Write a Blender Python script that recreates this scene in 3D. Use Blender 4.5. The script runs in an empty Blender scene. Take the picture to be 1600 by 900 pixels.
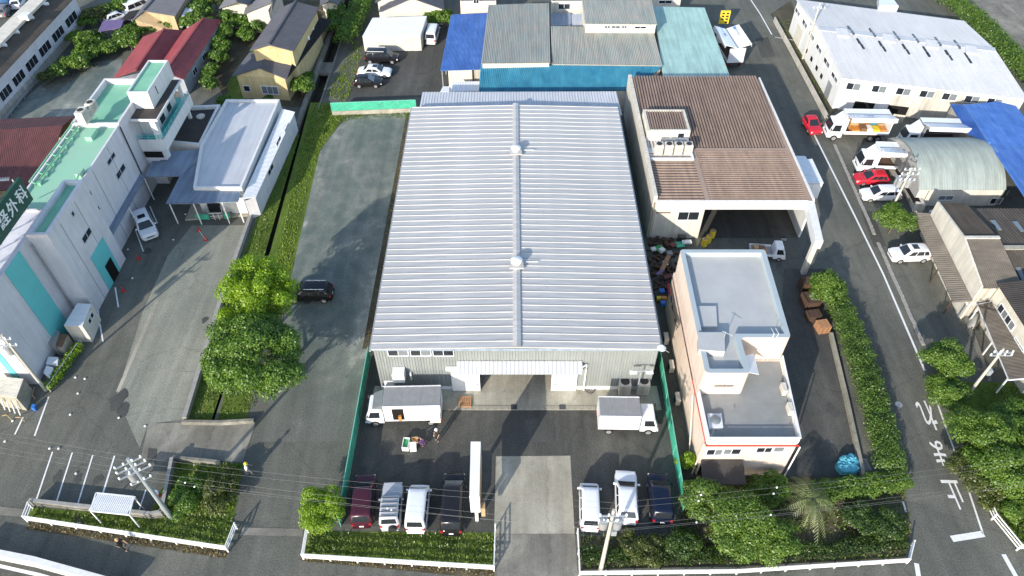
import bpy, bmesh, math, random
import numpy as np
from mathutils import Vector, Matrix
R = math.radians
random.seed(7)
scene = bpy.context.scene
# ---------------------------------------------------------------- camera, world, sun, exposure
CAMH, PITCH, FPX = 53.7, R(46.5), 1130.0
cam_data = bpy.data.cameras.new("camera")
cam = bpy.data.objects.new("camera", cam_data)
scene.collection.objects.link(cam)
cam.location = (0, 0, CAMH)
cam.rotation_euler = (R(90) - PITCH, 0, 0)
cam_data.sensor_width = 36
cam_data.lens = 36 * FPX / 1600
cam_data.clip_start = 0.5
cam_data.clip_end = 2000
scene.camera = cam
scene.render.resolution_x, scene.render.resolution_y = 1024, 576
SUN_AZ, SUN_EL = R(28), R(21)
world = bpy.data.worlds.new("World")
scene.world = world
world.use_nodes = True
nt = world.node_tree
bg = nt.nodes["Background"]
sky = nt.nodes.new("ShaderNodeTexSky")
sky.sky_type = 'NISHITA'
sky.sun_disc = False
sky.sun_elevation = SUN_EL
sky.sun_rotation = math.pi + SUN_AZ
sky.air_density = 1.0
sky.dust_density = 0.8
nt.links.new(sky.outputs[0], bg.inputs[0])
bg.inputs[1].default_value = 0.15
sl = bpy.data.lights.new("sun", 'SUN')
sl.energy = 3.1
sl.angle = R(0.5)
sl.color = (1.0, 0.93, 0.82)
sun = bpy.data.objects.new("sun", sl)
scene.collection.objects.link(sun)
sdir = Vector((math.sin(SUN_AZ) * math.cos(SUN_EL), math.cos(SUN_AZ) * math.cos(SUN_EL), -math.sin(SUN_EL)))
sun.rotation_euler = sdir.to_track_quat('-Z', 'Y').to_euler()
sun.location = (-40, -60, 60)
scene.view_settings.view_transform = 'Standard'
scene.view_settings.look = 'None'
scene.view_settings.gamma = 1
scene.view_settings.exposure = 1.05
COL = scene.collection
# ---------------------------------------------------------------- photogrammetry: pixel of the 1600x900 photo -> point
SP, CP = math.sin(PITCH), math.cos(PITCH)
def ray(px, py):
    u, v = (px - 800) / FPX, (450 - py) / FPX
    return Vector((u, CP + SP * v, -SP + CP * v))
def P(px, py, z=0.0):
    d = ray(px, py)
    return Vector((d.x, d.y, d.z)) * ((z - CAMH) / d.z) + Vector((0, 0, CAMH))
def PP(pts, z=0.0):
    return [P(x, y, z) for x, y in pts]
def onwall(px, py, a, b):
    """pixel -> (distance along a->b, height) on the vertical plane through ground points a, b"""
    a, b = Vector((a[0], a[1], 0)), Vector((b[0], b[1], 0))
    e = (b - a).normalized(); n = Vector((e.y, -e.x, 0))
    d = ray(px, py); o = Vector((0, 0, CAMH))
    t = (a - o).dot(n) / d.dot(n)
    q = o + d * t
    return (q - a).dot(e), q.z
# ---------------------------------------------------------------- objects
ORG = {}
def root_of(o):
    while o.parent: o = o.parent
    return o
def tag(o, label=None, cat=None, group=None, kind=None):
    if label: o['label'] = label
    if cat: o['category'] = cat
    if group: o['group'] = group
    if kind: o['kind'] = kind
    return o
def thing(name, label, cat, loc=(0, 0, 0), group=None):
    o = bpy.data.objects.new(name, None)
    COL.objects.link(o)
    o.empty_display_size = 0.3
    o.location = loc
    ORG[o.name] = Vector(loc)
    return tag(o, label, cat, group)
SPLIT = {'post', 'column', 'plinth', 'gutter', 'front_wall', 'gable_wall', 'roof_box', 'canopy_bracket', 'downpipe', 'rear_wall'}
class MB:
    def __init__(s): s.v = []; s.f = []; s.cuts = []
    def add(s, vs, fs):
        k = len(s.v); s.cuts.append((k, len(s.f))); s.v += [tuple(p) for p in vs]; s.f += [tuple(i + k for i in f) for f in fs]; return s
    def poly(s, pts): return s.add(pts, [tuple(range(len(pts)))])
    def box(s, c, sz, rz=0.0):
        x, y, z = sz[0] / 2, sz[1] / 2, sz[2] / 2
        ca, sa = math.cos(rz), math.sin(rz)
        vs = [(c[0] + a * x * ca - b * y * sa, c[1] + a * x * sa + b * y * ca, c[2] + g * z) for g in (-1, 1) for a, b in ((-1, -1), (1, -1), (1, 1), (-1, 1))]
        return s.add(vs, [(3, 2, 1, 0), (4, 5, 6, 7), (0, 1, 5, 4), (1, 2, 6, 5), (2, 3, 7, 6), (3, 0, 4, 7)])
    def bb(s, x0, x1, y0, y1, z0, z1): return s.box(((x0 + x1) / 2, (y0 + y1) / 2, (z0 + z1) / 2), (x1 - x0, y1 - y0, z1 - z0))
    def prism(s, pts, z0, z1, cap=True):
        n = len(pts)
        vs = [(p[0], p[1], z0) for p in pts] + [(p[0], p[1], z1) for p in pts]
        fs = [(i, (i + 1) % n, n + (i + 1) % n, n + i) for i in range(n)]
        if cap: fs += [tuple(range(n, 2 * n)), tuple(range(n - 1, -1, -1))]
        return s.add(vs, fs)
    def slab(s, q, th):
        """thick sheet under the polygon q (3D points, counter-clockwise from above)"""
        n = len(q)
        vs = [tuple(p) for p in q] + [(p[0], p[1], p[2] - th) for p in q]
        return s.add(vs, [tuple(range(n)), tuple(range(2 * n - 1, n - 1, -1))] + [(i, n + i, n + (i + 1) % n, (i + 1) % n) for i in range(n)])
    def beam(s, a, b, w, h):
        a, b = Vector(a), Vector(b); e = (b - a).normalized()
        u = Vector((0, 0, 1)) if abs(e.z) < .95 else Vector((0, 1, 0))
        x = e.cross(u).normalized() * (w / 2); y = x.cross(e).normalized() * (h / 2)
        vs = [p + i * x + j * y for p in (a, b) for i, j in ((-1, -1), (1, -1), (1, 1), (-1, 1))]
        return s.add(vs, [(3, 2, 1, 0), (4, 5, 6, 7), (0, 1, 5, 4), (1, 2, 6, 5), (2, 3, 7, 6), (3, 0, 4, 7)])
    def tube(s, a, b, r0, r1=None, n=8):
        r1 = r0 if r1 is None else r1
        a, b = Vector(a), Vector(b); e = (b - a).normalized()
        u = Vector((0, 0, 1)) if abs(e.z) < .95 else Vector((0, 1, 0))
        x = e.cross(u).normalized(); y = x.cross(e)
        vs = [p + (x * math.cos(t) + y * math.sin(t)) * r for p, r in ((a, r0), (b, r1)) for t in [2 * math.pi * i / n for i in range(n)]]
        return s.add(vs, [(i, (i + 1) % n, n + (i + 1) % n, n + i) for i in range(n)] + [tuple(range(n - 1, -1, -1)), tuple(range(n, 2 * n))])
    def lathe(s, c, prof, n=16):
        vs = [(c[0] + r * math.cos(2 * math.pi * i / n), c[1] + r * math.sin(2 * math.pi * i / n), c[2] + z) for r, z in prof for i in range(n)]
        m = len(prof)
        return s.add(vs, [(j * n + i, j * n + (i + 1) % n, (j + 1) * n + (i + 1) % n, (j + 1) * n + i) for j in range(m - 1) for i in range(n)] + [tuple(range((m - 1) * n, m * n))])
    def mesh(s, name, mat, smooth=None, org=(0, 0, 0)):
        me = bpy.data.meshes.new(name)
        o = Vector(org)
        me.from_pydata([Vector(p) - o for p in s.v], [], s.f)
        bm = bmesh.new(); bm.from_mesh(me)
        bmesh.ops.recalc_face_normals(bm, faces=bm.faces)
        bm.to_mesh(me); bm.free()
        me.materials.append(M[mat] if isinstance(mat, str) else mat)
        if smooth:
            me.polygons.foreach_set('use_smooth', [True] * len(me.polygons))
            me.set_sharp_from_angle(angle=R(smooth))
        return me
    def build(s, name, mat, parent=None, smooth=None, label=None, cat=None, group=None, kind=None, loc=None):
        """parent: a root or part.  Without parent the object gets its origin at loc (or the middle of its base)"""
        if parent is not None and name in SPLIT and len(s.cuts) > 1:
            cs = s.cuts + [(len(s.v), len(s.f))]; o = None
            for (v0, f0), (v1, f1) in zip(cs[:-1], cs[1:]):
                p = MB(); p.add(s.v[v0:v1], [tuple(i - v0 for i in f) for f in s.f[f0:f1]]); o = p.build(name, mat, parent, smooth, label)
            return o
        if parent is not None:
            org = ORG.get(root_of(parent).name, Vector((0, 0, 0)))
        else:
            if loc is None:
                a = np.array(s.v, dtype=float); loc = ((a[:, 0].min() + a[:, 0].max()) / 2, (a[:, 1].min() + a[:, 1].max()) / 2, a[:, 2].min())
            org = Vector(loc)
        ob = bpy.data.objects.new(name, s.mesh(name, mat, smooth, org))
        COL.objects.link(ob)
        if parent is not None: ob.parent = parent
        else:
            ob.location = org; ORG[ob.name] = org
        return tag(ob, label, cat, group, kind)
def inst(me, name, parent=None, loc=(0, 0, 0), rot=(0, 0, 0), scale=(1, 1, 1)):
    """object with shared mesh data; loc in world space, parent unrotated"""
    ob = bpy.data.objects.new(name, me); COL.objects.link(ob)
    l = Vector(loc)
    if parent is not None:
        ob.parent = parent
        l = l - ORG.get(root_of(parent).name, Vector((0, 0, 0)))
    ob.location = l; ob.rotation_euler = rot; ob.scale = scale
    return ob
def dup(root, loc, rz=0.0, label=None, group=None):
    kids = {}
    for o in COL.objects:
        if o.parent: kids.setdefault(o.parent.name, []).append(o)
    def cp(o, par):
        c = o.copy(); COL.objects.link(c); c.parent = par
        for k in kids.get(o.name, []): cp(k, c)
        return c
    r = cp(root, None)
    r.location = loc; r.rotation_euler = (0, 0, rz)
    ORG[r.name] = Vector(loc)
    return tag(r, label, None, group)
# ---------------------------------------------------------------- materials
M = {}
def mat(name, col, rough=0.7, var=0.12, scale=1.5, metal=0.0, col2=None, spec=0.5, fine=0.0, fscale=30.0, bump=0.0, detail=5.0, stretch=None, streak=0.0, sdir=(2.5, 2.5, .22)):
    m = bpy.data.materials.new(name); m.use_nodes = True
    n = m.node_tree.nodes; l = m.node_tree.links
    b = n["Principled BSDF"]
    b.inputs["Roughness"].default_value = rough
    b.inputs["Metallic"].default_value = metal
    b.inputs["Specular IOR Level"].default_value = spec
    c = Vector(col)
    tc = n.new("ShaderNodeTexCoord")
    src = tc.outputs["Object"]
    if stretch:
        mp = n.new("ShaderNodeMapping"); mp.inputs["Scale"].default_value = stretch
        l.new(src, mp.inputs[0]); src = mp.outputs[0]
    nz = n.new("ShaderNodeTexNoise"); nz.inputs["Scale"].default_value = scale; nz.inputs["Detail"].default_value = detail
    nz.inputs["Roughness"].default_value = 0.65
    l.new(src, nz.inputs["Vector"])
    rp = n.new("ShaderNodeValToRGB")
    rp.color_ramp.elements[0].position = 0.3; rp.color_ramp.elements[1].position = 0.7
    a = c * (1 - var); z = (Vector(col2) if col2 else c * (1 + var))
    rp.color_ramp.elements[0].color = (*a, 1); rp.color_ramp.elements[1].color = (*z, 1)
    l.new(nz.outputs[0], rp.inputs[0])
    out = rp.outputs[0]
    if fine > 0:
        n2 = n.new("ShaderNodeTexNoise"); n2.inputs["Scale"].default_value = fscale; n2.inputs["Detail"].default_value = 3
        l.new(tc.outputs["Object"], n2.inputs["Vector"])
        mr = n.new("ShaderNodeMapRange"); mr.inputs[1].default_value = .25; mr.inputs[2].default_value = .75
        mr.inputs[3].default_value = 1 - fine; mr.inputs[4].default_value = 1 + fine
        l.new(n2.outputs[0], mr.inputs[0])
        mx = n.new("ShaderNodeVectorMath"); mx.operation = 'SCALE'
        l.new(out, mx.inputs[0]); l.new(mr.outputs[0], mx.inputs["Scale"])
        out = mx.outputs[0]
        if bump > 0:
            bp = n.new("ShaderNodeBump"); bp.inputs["Strength"].default_value = bump; bp.inputs["Distance"].default_value = 0.03
            l.new(n2.outputs[0], bp.inputs["Height"]); l.new(bp.outputs[0], b.inputs["Normal"])
    if streak > 0:
        mp2 = n.new("ShaderNodeMapping"); mp2.inputs["Scale"].default_value = sdir; l.new(tc.outputs["Object"], mp2.inputs[0])
        n3 = n.new("ShaderNodeTexNoise"); n3.inputs["Scale"].default_value = 1.0; n3.inputs["Detail"].default_value = 4; l.new(mp2.outputs[0], n3.inputs["Vector"])
        oi = n.new("ShaderNodeObjectInfo")
        m3 = n.new("ShaderNodeMapRange"); m3.inputs[1].default_value = .35; m3.inputs[2].default_value = .62; m3.inputs[3].default_value = 1 - streak; m3.inputs[4].default_value = 1.02
        l.new(n3.outputs[0], m3.inputs[0])
        m4 = n.new("ShaderNodeMath"); m4.operation = 'MULTIPLY_ADD'; m4.inputs[1].default_value = streak * .45; l.new(oi.outputs["Random"], m4.inputs[0]); l.new(m3.outputs[0], m4.inputs[2])
        mx = n.new("ShaderNodeVectorMath"); mx.operation = 'SCALE'; l.new(out, mx.inputs[0]); l.new(m4.outputs[0], mx.inputs["Scale"]); out = mx.outputs[0]
    l.new(out, b.inputs["Base Color"])
    M[name] = m
    return m
def leafmat(name, dark, light, trans=0.35):
    m = bpy.data.materials.new(name); m.use_nodes = True
    n = m.node_tree.nodes; l = m.node_tree.links
    n.remove(n["Principled BSDF"])
    out = n["Material Output"]
    g = n.new("ShaderNodeNewGeometry")
    tc = n.new("ShaderNodeTexCoord")
    nz = n.new("ShaderNodeTexNoise"); nz.inputs["Scale"].default_value = 0.7; nz.inputs["Detail"].default_value = 3
    l.new(tc.outputs["Object"], nz.inputs["Vector"])
    ad = n.new("ShaderNodeMath"); ad.operation = 'MULTIPLY_ADD'; ad.inputs[1].default_value = 0.55
    l.new(g.outputs["Random Per Island"], ad.inputs[0])
    mr = n.new("ShaderNodeMapRange"); mr.inputs[1].default_value = .3; mr.inputs[2].default_value = .7; mr.inputs[3].default_value = 0; mr.inputs[4].default_value = .45
    l.new(nz.outputs[0], mr.inputs[0]); l.new(mr.outputs[0], ad.inputs[2])
    rp = n.new("ShaderNodeValToRGB")
    rp.color_ramp.elements[0].color = (*dark, 1); rp.color_ramp.elements[1].color = (*light, 1)
    l.new(ad.outputs[0], rp.inputs[0])
    d = n.new("ShaderNodeBsdfDiffuse"); t = n.new("ShaderNodeBsdfTranslucent"); gl = n.new("ShaderNodeBsdfGlossy"); gl.inputs["Roughness"].default_value = .45
    mx = n.new("ShaderNodeMixShader"); mx.inputs[0].default_value = trans
    m2 = n.new("ShaderNodeMixShader"); m2.inputs[0].default_value = .04
    l.new(rp.outputs[0], d.inputs[0]); l.new(rp.outputs[0], t.inputs[0])
    l.new(d.outputs[0], mx.inputs[1]); l.new(t.outputs[0], mx.inputs[2])
    l.new(mx.outputs[0], m2.inputs[1]); l.new(gl.outputs[0], m2.inputs[2])
    l.new(m2.outputs[0], out.inputs[0])
    M[name] = m
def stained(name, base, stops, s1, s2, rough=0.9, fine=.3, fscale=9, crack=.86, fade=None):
    """ground with big soft patches: two noise layers drive a colour ramp"""
    m = bpy.data.materials.new(name); m.use_nodes = True
    n = m.node_tree.nodes; l = m.node_tree.links
    b = n["Principled BSDF"]; b.inputs["Roughness"].default_value = rough; b.inputs["Specular IOR Level"].default_value = .25
    tc = n.new("ShaderNodeTexCoord")
    mp = n.new("ShaderNodeMapping"); mp.inputs["Scale"].default_value = (1, .55, 1); l.new(tc.outputs["Object"], mp.inputs[0])
    a = n.new("ShaderNodeTexNoise"); a.inputs["Scale"].default_value = s1; a.inputs["Detail"].default_value = 6; a.inputs["Roughness"].default_value = .6; a.inputs["Distortion"].default_value = .6
    c = n.new("ShaderNodeTexNoise"); c.inputs["Scale"].default_value = s2; c.inputs["Detail"].default_value = 4
    l.new(mp.outputs[0], a.inputs["Vector"]); l.new(tc.outputs["Object"], c.inputs["Vector"])
    ad = n.new("ShaderNodeMath"); ad.operation = 'MULTIPLY_ADD'; ad.inputs[1].default_value = .3
    l.new(c.outputs[0], ad.inputs[0])
    sb = n.new("ShaderNodeMath"); sb.operation = 'SUBTRACT'; sb.inputs[1].default_value = .15
    l.new(a.outputs[0], sb.inputs[0]); l.new(sb.outputs[0], ad.inputs[2])
    rp = n.new("ShaderNodeValToRGB")
    el = rp.color_ramp.elements
    while len(el) < len(stops): el.new(.5)
    for e, (p, cc) in zip(el, stops): e.position = p; e.color = (*cc, 1)
    l.new(ad.outputs[0], rp.inputs[0])
    f = n.new("ShaderNodeTexNoise"); f.inputs["Scale"].default_value = fscale; f.inputs["Detail"].default_value = 4
    l.new(tc.outputs["Object"], f.inputs["Vector"])
    mr = n.new("ShaderNodeMapRange"); mr.inputs[1].default_value = .25; mr.inputs[2].default_value = .75; mr.inputs[3].default_value = 1 - fine; mr.inputs[4].default_value = 1 + fine
    l.new(f.outputs[0], mr.inputs[0])
    st = n.new("ShaderNodeMapping"); st.inputs["Scale"].default_value = (1.1, .07, 1); l.new(tc.outputs["Object"], st.inputs[0])
    sn = n.new("ShaderNodeTexNoise"); sn.inputs["Scale"].default_value = 1; sn.inputs["Detail"].default_value = 3; sn.inputs["Distortion"].default_value = .25; l.new(st.outputs[0], sn.inputs["Vector"])
    sm = n.new("ShaderNodeMapRange"); sm.inputs[1].default_value = .3; sm.inputs[2].default_value = .7; sm.inputs[3].default_value = .86; sm.inputs[4].default_value = 1.14; l.new(sn.outputs[0], sm.inputs[0])
    vo = n.new("ShaderNodeTexVoronoi"); vo.feature = 'DISTANCE_TO_EDGE'; vo.inputs["Scale"].default_value = .13
    wv = n.new("ShaderNodeVectorMath"); wv.operation = 'MULTIPLY_ADD'; wv.inputs[1].default_value = (1.2, 1.2, 0); l.new(c.outputs[1], wv.inputs[0]); l.new(tc.outputs["Object"], wv.inputs[2]); l.new(wv.outputs[0], vo.inputs["Vector"])
    cm = n.new("ShaderNodeMapRange"); cm.inputs[1].default_value = .004; cm.inputs[2].default_value = .014; cm.inputs[3].default_value = crack; cm.inputs[4].default_value = 1; l.new(vo.outputs["Distance"], cm.inputs[0])
    p1 = n.new("ShaderNodeMath"); p1.operation = 'MULTIPLY'; l.new(mr.outputs[0], p1.inputs[0]); l.new(sm.outputs[0], p1.inputs[1])
    p2 = n.new("ShaderNodeMath"); p2.operation = 'MULTIPLY'; l.new(p1.outputs[0], p2.inputs[0]); l.new(cm.outputs[0], p2.inputs[1])
    mx = n.new("ShaderNodeVectorMath"); mx.operation = 'SCALE'
    l.new(rp.outputs[0], mx.inputs[0]); l.new(p2.outputs[0], mx.inputs["Scale"]); l.new(mx.outputs[0], b.inputs["Base Color"])
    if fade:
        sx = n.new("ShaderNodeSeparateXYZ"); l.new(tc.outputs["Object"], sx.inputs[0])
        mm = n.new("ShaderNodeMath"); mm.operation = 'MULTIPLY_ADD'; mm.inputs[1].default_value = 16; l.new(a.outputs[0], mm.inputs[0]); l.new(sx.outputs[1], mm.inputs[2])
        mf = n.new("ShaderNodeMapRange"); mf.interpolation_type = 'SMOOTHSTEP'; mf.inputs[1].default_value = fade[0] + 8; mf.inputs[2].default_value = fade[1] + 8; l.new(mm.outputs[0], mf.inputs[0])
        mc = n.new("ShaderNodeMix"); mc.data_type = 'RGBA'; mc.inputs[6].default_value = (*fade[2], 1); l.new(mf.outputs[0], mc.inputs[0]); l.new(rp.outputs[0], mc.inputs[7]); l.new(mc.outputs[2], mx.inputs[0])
    M[name] = m
stained('asphalt', None, [(.25, (.086, .088, .077)), (.5, (.119, .121, .103)), (.75, (.162, .158, .133))], .16, 1.1, fine=.42)
stained('asphalt_dark', None, [(.25, (0.053, 0.053, 0.050)), (.5, (0.077, 0.077, 0.069)), (.75, (0.109, 0.106, 0.092))], .2, 1.3, fine=.42)
stained('asphalt_worn', None, [(.25, (0.181, 0.190, 0.157)), (.5, (0.236, 0.240, 0.197)), (.75, (0.290, 0.288, 0.238))], .2, 1.3, fine=.42)
stained('gravel', None, [(.30, (.090, .118, .112)), (.46, (.145, .172, .158)), (.58, (.23, .245, .215)), (.72, (.46, .46, .41))], .13, .7, fine=.42, crack=1.0)
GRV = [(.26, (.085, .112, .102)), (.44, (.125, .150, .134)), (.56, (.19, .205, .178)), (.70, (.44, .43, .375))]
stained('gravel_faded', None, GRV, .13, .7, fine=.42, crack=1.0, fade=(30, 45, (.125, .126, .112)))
stained('stain', None, [(.25, (.060, .060, .057)), (.5, (.078, .078, .073)), (.75, (.10, .098, .09))], .5, 2.0, fine=.3)
stained('concrete', None, [(.25, (.24, .225, .175)), (.5, (.34, .32, .26)), (.75, (.43, .41, .34))], .35, 2.0, fine=.18)
stained('concrete_dirty', None, [(.25, (.12, .112, .096)), (.5, (.20, .19, .16)), (.75, (.33, .31, .26))], .4, 1.6, fine=.22)
stained('earth', None, [(.25, (.04, .036, .026)), (.5, (.075, .065, .042)), (.75, (.12, .11, .07))], .3, 2.0, fine=.35, crack=1.0)
stained('turf', None, [(.25, (.055, .085, .012)), (.5, (.095, .145, .020)), (.75, (.16, .185, .04))], .3, 2.0, fine=.5, crack=1.0)
mat('marking', (.72, .72, .70), .7, .12, 3, fine=.15)
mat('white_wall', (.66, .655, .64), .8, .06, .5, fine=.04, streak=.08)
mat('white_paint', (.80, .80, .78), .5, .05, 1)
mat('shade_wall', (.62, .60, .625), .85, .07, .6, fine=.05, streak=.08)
mat('cream_wall', (.60, .56, .48), .85, .10, .6, fine=.06, streak=.16)
mat('dirty_wall', (.47, .44, .38), .9, .2, .5, fine=.12, streak=.3)
mat('yellow_wall', (.55, .43, .22), .85, .10, .8, fine=.06, streak=.16)
mat('tan_wall', (.50, .36, .20), .85, .10, .8, fine=.06, streak=.16)
mat('pink_wall', (.66, .535, .45), .8, .06, .5, fine=.05, streak=.08)
mat('grey_wall', (.30, .32, .35), .8, .08, .8, fine=.05, streak=.16)
mat('clad', (.27, .29, .285), .45, .06, .8, metal=.15, fine=.03, streak=.10, sdir=(3, 3, .15))
mat('steel_roof', (.475, .465, .45), .5, .06, .5, metal=.1, fine=.03, stretch=(.3, 3, 1), streak=.15, sdir=(.35, 2.2, 1))
mat('white_metal', (.72, .73, .74), .4, .05, 1)
mat('pale_roof', (.50, .51, .535), .5, .06, .3, metal=.1, fine=.04, streak=.10, sdir=(3, .2, 1))
mat('white_roof', (.55, .56, .58), .5, .05, .3, fine=.04, streak=.08, sdir=(3, .2, 1))
mat('blue_grey_roof', (.27, .33, .41), .45, .08, .6, metal=.1, fine=.05, streak=.22, sdir=(2, .3, 1))
mat('aqua_roof', (.30, .46, .43), .6, .10, .5, fine=.07, streak=.22, sdir=(2.5, .2, 1))
mat('aqua_grey_roof', (.34, .40, .37), .6, .14, .45, col2=(.40, .36, .31), fine=.10, streak=.22, sdir=(2.5, .2, 1))
mat('blue_roof', (.035, .12, .42), .6, .10, .5, col2=(.075, .19, .50), fine=.10, streak=.22, sdir=(2.5, .2, 1))
mat('teal_blue_roof', (.020, .16, .27), .6, .10, .5, col2=(.05, .24, .34), fine=.08, streak=.22, sdir=(2.5, .3, 1))
mat('brown_roof', (.285, .205, .160), .6, .12, .6, fine=.08, streak=.22, sdir=(2.0, .2, 1))
mat('brown_trim', (.34, .245, .185), .6, .10, .6, fine=.05)
mat('red_roof', (.24, .045, .050), .65, .12, .6, fine=.12, streak=.22, sdir=(1.5, .3, 1))
mat('red_roof_old', (.16, .055, .050), .75, .16, .6, fine=.16, streak=.22, sdir=(1.5, .3, 1))
mat('dark_roof', (.052, .045, .040), .8, .25, .5, fine=.2)
mat('slate_roof', (.075, .076, .088), .6, .14, .7, fine=.15)
mat('slate_roof_pale', (.13, .13, .14), .6, .12, .7, fine=.12)
mat('moss_roof', (.085, .07, .055), .85, .25, .4, fine=.2, streak=.22, sdir=(2, .3, 1))
mat('rust_tin', (.15, .13, .105), .7, .2, .7, fine=.2, streak=.22, sdir=(.4, 2, 1))
mat('arch_roof', (.25, .29, .275), .55, .10, .5, fine=.06, streak=.22, sdir=(2, .3, .3))
mat('green_deck', (.17, .47, .30), .7, .12, .35, col2=(.26, .52, .36), fine=.06)
mat('green_pale', (.34, .55, .40), .7, .12, .4, col2=(.26, .52, .36), fine=.06)
mat('black_deck', (.045, .038, .034), .85, .25, .7, fine=.2)
mat('blue_deck', (.41, .415, .41), .7, .07, .6, fine=.06)
mat('blue_coping', (.36, .415, .44), .6, .05, .6, fine=.04)
mat('grey_deck', (.25, .258, .25), .8, .14, .5, fine=.10)
mat('cyan_paint', (.13, .52, .52), .6, .06, .6, fine=.04)
mat('teal_rail', (.05, .34, .30), .5, .1, 2)
mat('green_sign', (.010, .070, .045), .5, .1, 1)
mat('net_green', (.05, .38, .245), .6, .22, 1.5, fine=.1)
mat('glass', (.020, .024, .030), .08, .1, 1, spec=.7)
mat('glass_pale', (.16, .18, .19), .15, .1, 1, spec=.7)
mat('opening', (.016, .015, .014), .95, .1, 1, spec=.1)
mat('metal_grey', (.33, .34, .35), .5, .08, 1, metal=.3)
mat('metal_dark', (.05, .05, .055), .5, .1, 1)
mat('fan_dark', (.03, .03, .032), .7, .1, 1)
mat('pole_concrete', (.46, .43, .37), .85, .08, 1, fine=.06)
mat('galvanised', (.42, .46, .48), .45, .06, 1, metal=.4)
mat('wire_grey', (.16, .165, .17), .6, .05, 1)
mat('wood', (.42, .22, .11), .8, .22, 2, fine=.15)
mat('wood_dark', (.075, .042, .026), .85, .25, 2, fine=.2)
mat('bark', (.11, .085, .06), .9, .2, 3, fine=.2)
mat('tyre', (.018, .018, .018), .85, .1, 2)
mat('rim', (.42, .42, .43), .4, .05, 2, metal=.5)
mat('skin', (.50, .32, .23), .6, .05, 3)
mat('stone', (.30, .29, .27), .9, .15, 2, fine=.15)
for nm, c, r in [('p_white', (.76, .77, .78), .3), ('p_pearl', (.70, .72, .74), .3), ('p_silver', (.46, .47, .49), .3), ('p_maroon', (.055, .012, .022), .25), ('p_black', (.012, .012, .014), .22),
                 ('p_navy', (.005, .009, .026), .25), ('p_red', (.52, .018, .035), .28), ('p_cream', (.70, .68, .58), .35), ('p_blue', (.05, .13, .28), .3), ('p_grey', (.17, .17, .18), .3)]:
    mat(nm, c, r, .04, 2)
for nm, c in [('c_red', (.55, .03, .025)), ('c_orange', (.62, .24, .05)), ('c_yellow', (.78, .56, .03)), ('c_blue', (.03, .16, .50)), ('c_cyan', (.10, .40, .50)), ('c_green', (.04, .30, .10)), ('c_purple', (.09, .04, .12)),
              ('c_brown', (.20, .11, .06)), ('c_card', (.44, .29, .15)), ('c_white', (.78, .78, .76)), ('c_black', (.02, .02, .022)), ('c_grey', (.25, .25, .25)), ('c_lilac', (.19, .13, .26)), ('c_lamp', (.8, .8, .78)), ('c_tail', (.35, .01, .012))]:
    mat(nm, c, .6, .12, 2, fine=.08)
leafmat('leaf_dark', (0.043, 0.101, 0.011), (0.165, 0.295, 0.031))
leafmat('leaf_mid', (0.050, 0.114, 0.014), (0.180, 0.294, 0.031))
leafmat('leaf_bright', (.13, .25, .008), (.33, .50, .015), .5)
leafmat('leaf_hedge', (0.041, 0.098, 0.014), (0.156, 0.258, 0.031))
leafmat('leaf_deep', (.022, .055, .010), (.085, .150, .020))
leafmat('leaf_olive', (.035, .055, .012), (.14, .17, .03))
leafmat('leaf_palm', (.06, .09, .025), (.24, .28, .10))
leafmat('blade', (.065, .115, .012), (.19, .27, .03), .4)
leafmat('blade_bright', (.10, .16, .010), (.28, .40, .03), .45)
leafmat('blade_dry', (.11, .085, .03), (.26, .19, .06), .3)
# ---------------------------------------------------------------- common builders
def sheet(name, pts, z, m, kind='structure', px=True):
    q = PP(pts, z) if px else [Vector((p[0], p[1], z)) for p in pts]
    return MB().poly(q).build(name, m, kind=kind)
def line_px(mb, a, b, w, z=.03):
    a, b = P(*a, z), P(*b, z); e = (b - a).normalized(); n = Vector((-e.y, e.x, 0)) * w / 2
    mb.poly([a - n, b - n, b + n, a + n])
def rect(x0, x1, y0, y1): return [Vector((x0, y0, 0)), Vector((x1, y0, 0)), Vector((x1, y1, 0)), Vector((x0, y1, 0))]
def inset(pts, d):
    n = len(pts); out = []
    for i in range(n):
        p0, p1, p2 = [Vector((q[0], q[1])) for q in (pts[i - 1], pts[i], pts[(i + 1) % n])]
        e1, e2 = (p1 - p0).normalized(), (p2 - p1).normalized()
        n1, n2 = Vector((-e1.y, e1.x)), Vector((-e2.y, e2.x))
        k = (n1 + n2); k = k / max(.2, (1 + n1.dot(n2)))
        out.append(Vector((p1.x + k.x * d, p1.y + k.y * d, 0)))
    return out
def flat_block(root, pts, z0, z, par=.4, pw=.25, wall='white_wall', deck='grey_deck', coping=None, ins=None):
    """walls with a parapet round a flat roof; pts counter-clockwise"""
    n = len(pts); ins = ins or inset(pts, pw)
    w = MB(); w.prism(pts, z0, z, cap=False)
    ring = MB()
    a = [(p[0], p[1], z) for p in pts]; b = [(p[0], p[1], z) for p in ins]
    (ring if coping else w).add(a + b, [(i, (i + 1) % n, n + (i + 1) % n, n + i) for i in range(n)])
    c = [(p[0], p[1], z - par) for p in ins]
    (ring if coping else w).add(b + c, [(i, (i + 1) % n, n + (i + 1) % n, n + i) for i in range(n)])
    ob = w.build('wall', wall, root)
    if coping: ring.build('parapet', coping, root)
    MB().poly([(p[0], p[1], z - par) for p in ins]).build('roof', deck, root)
    return ob
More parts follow.
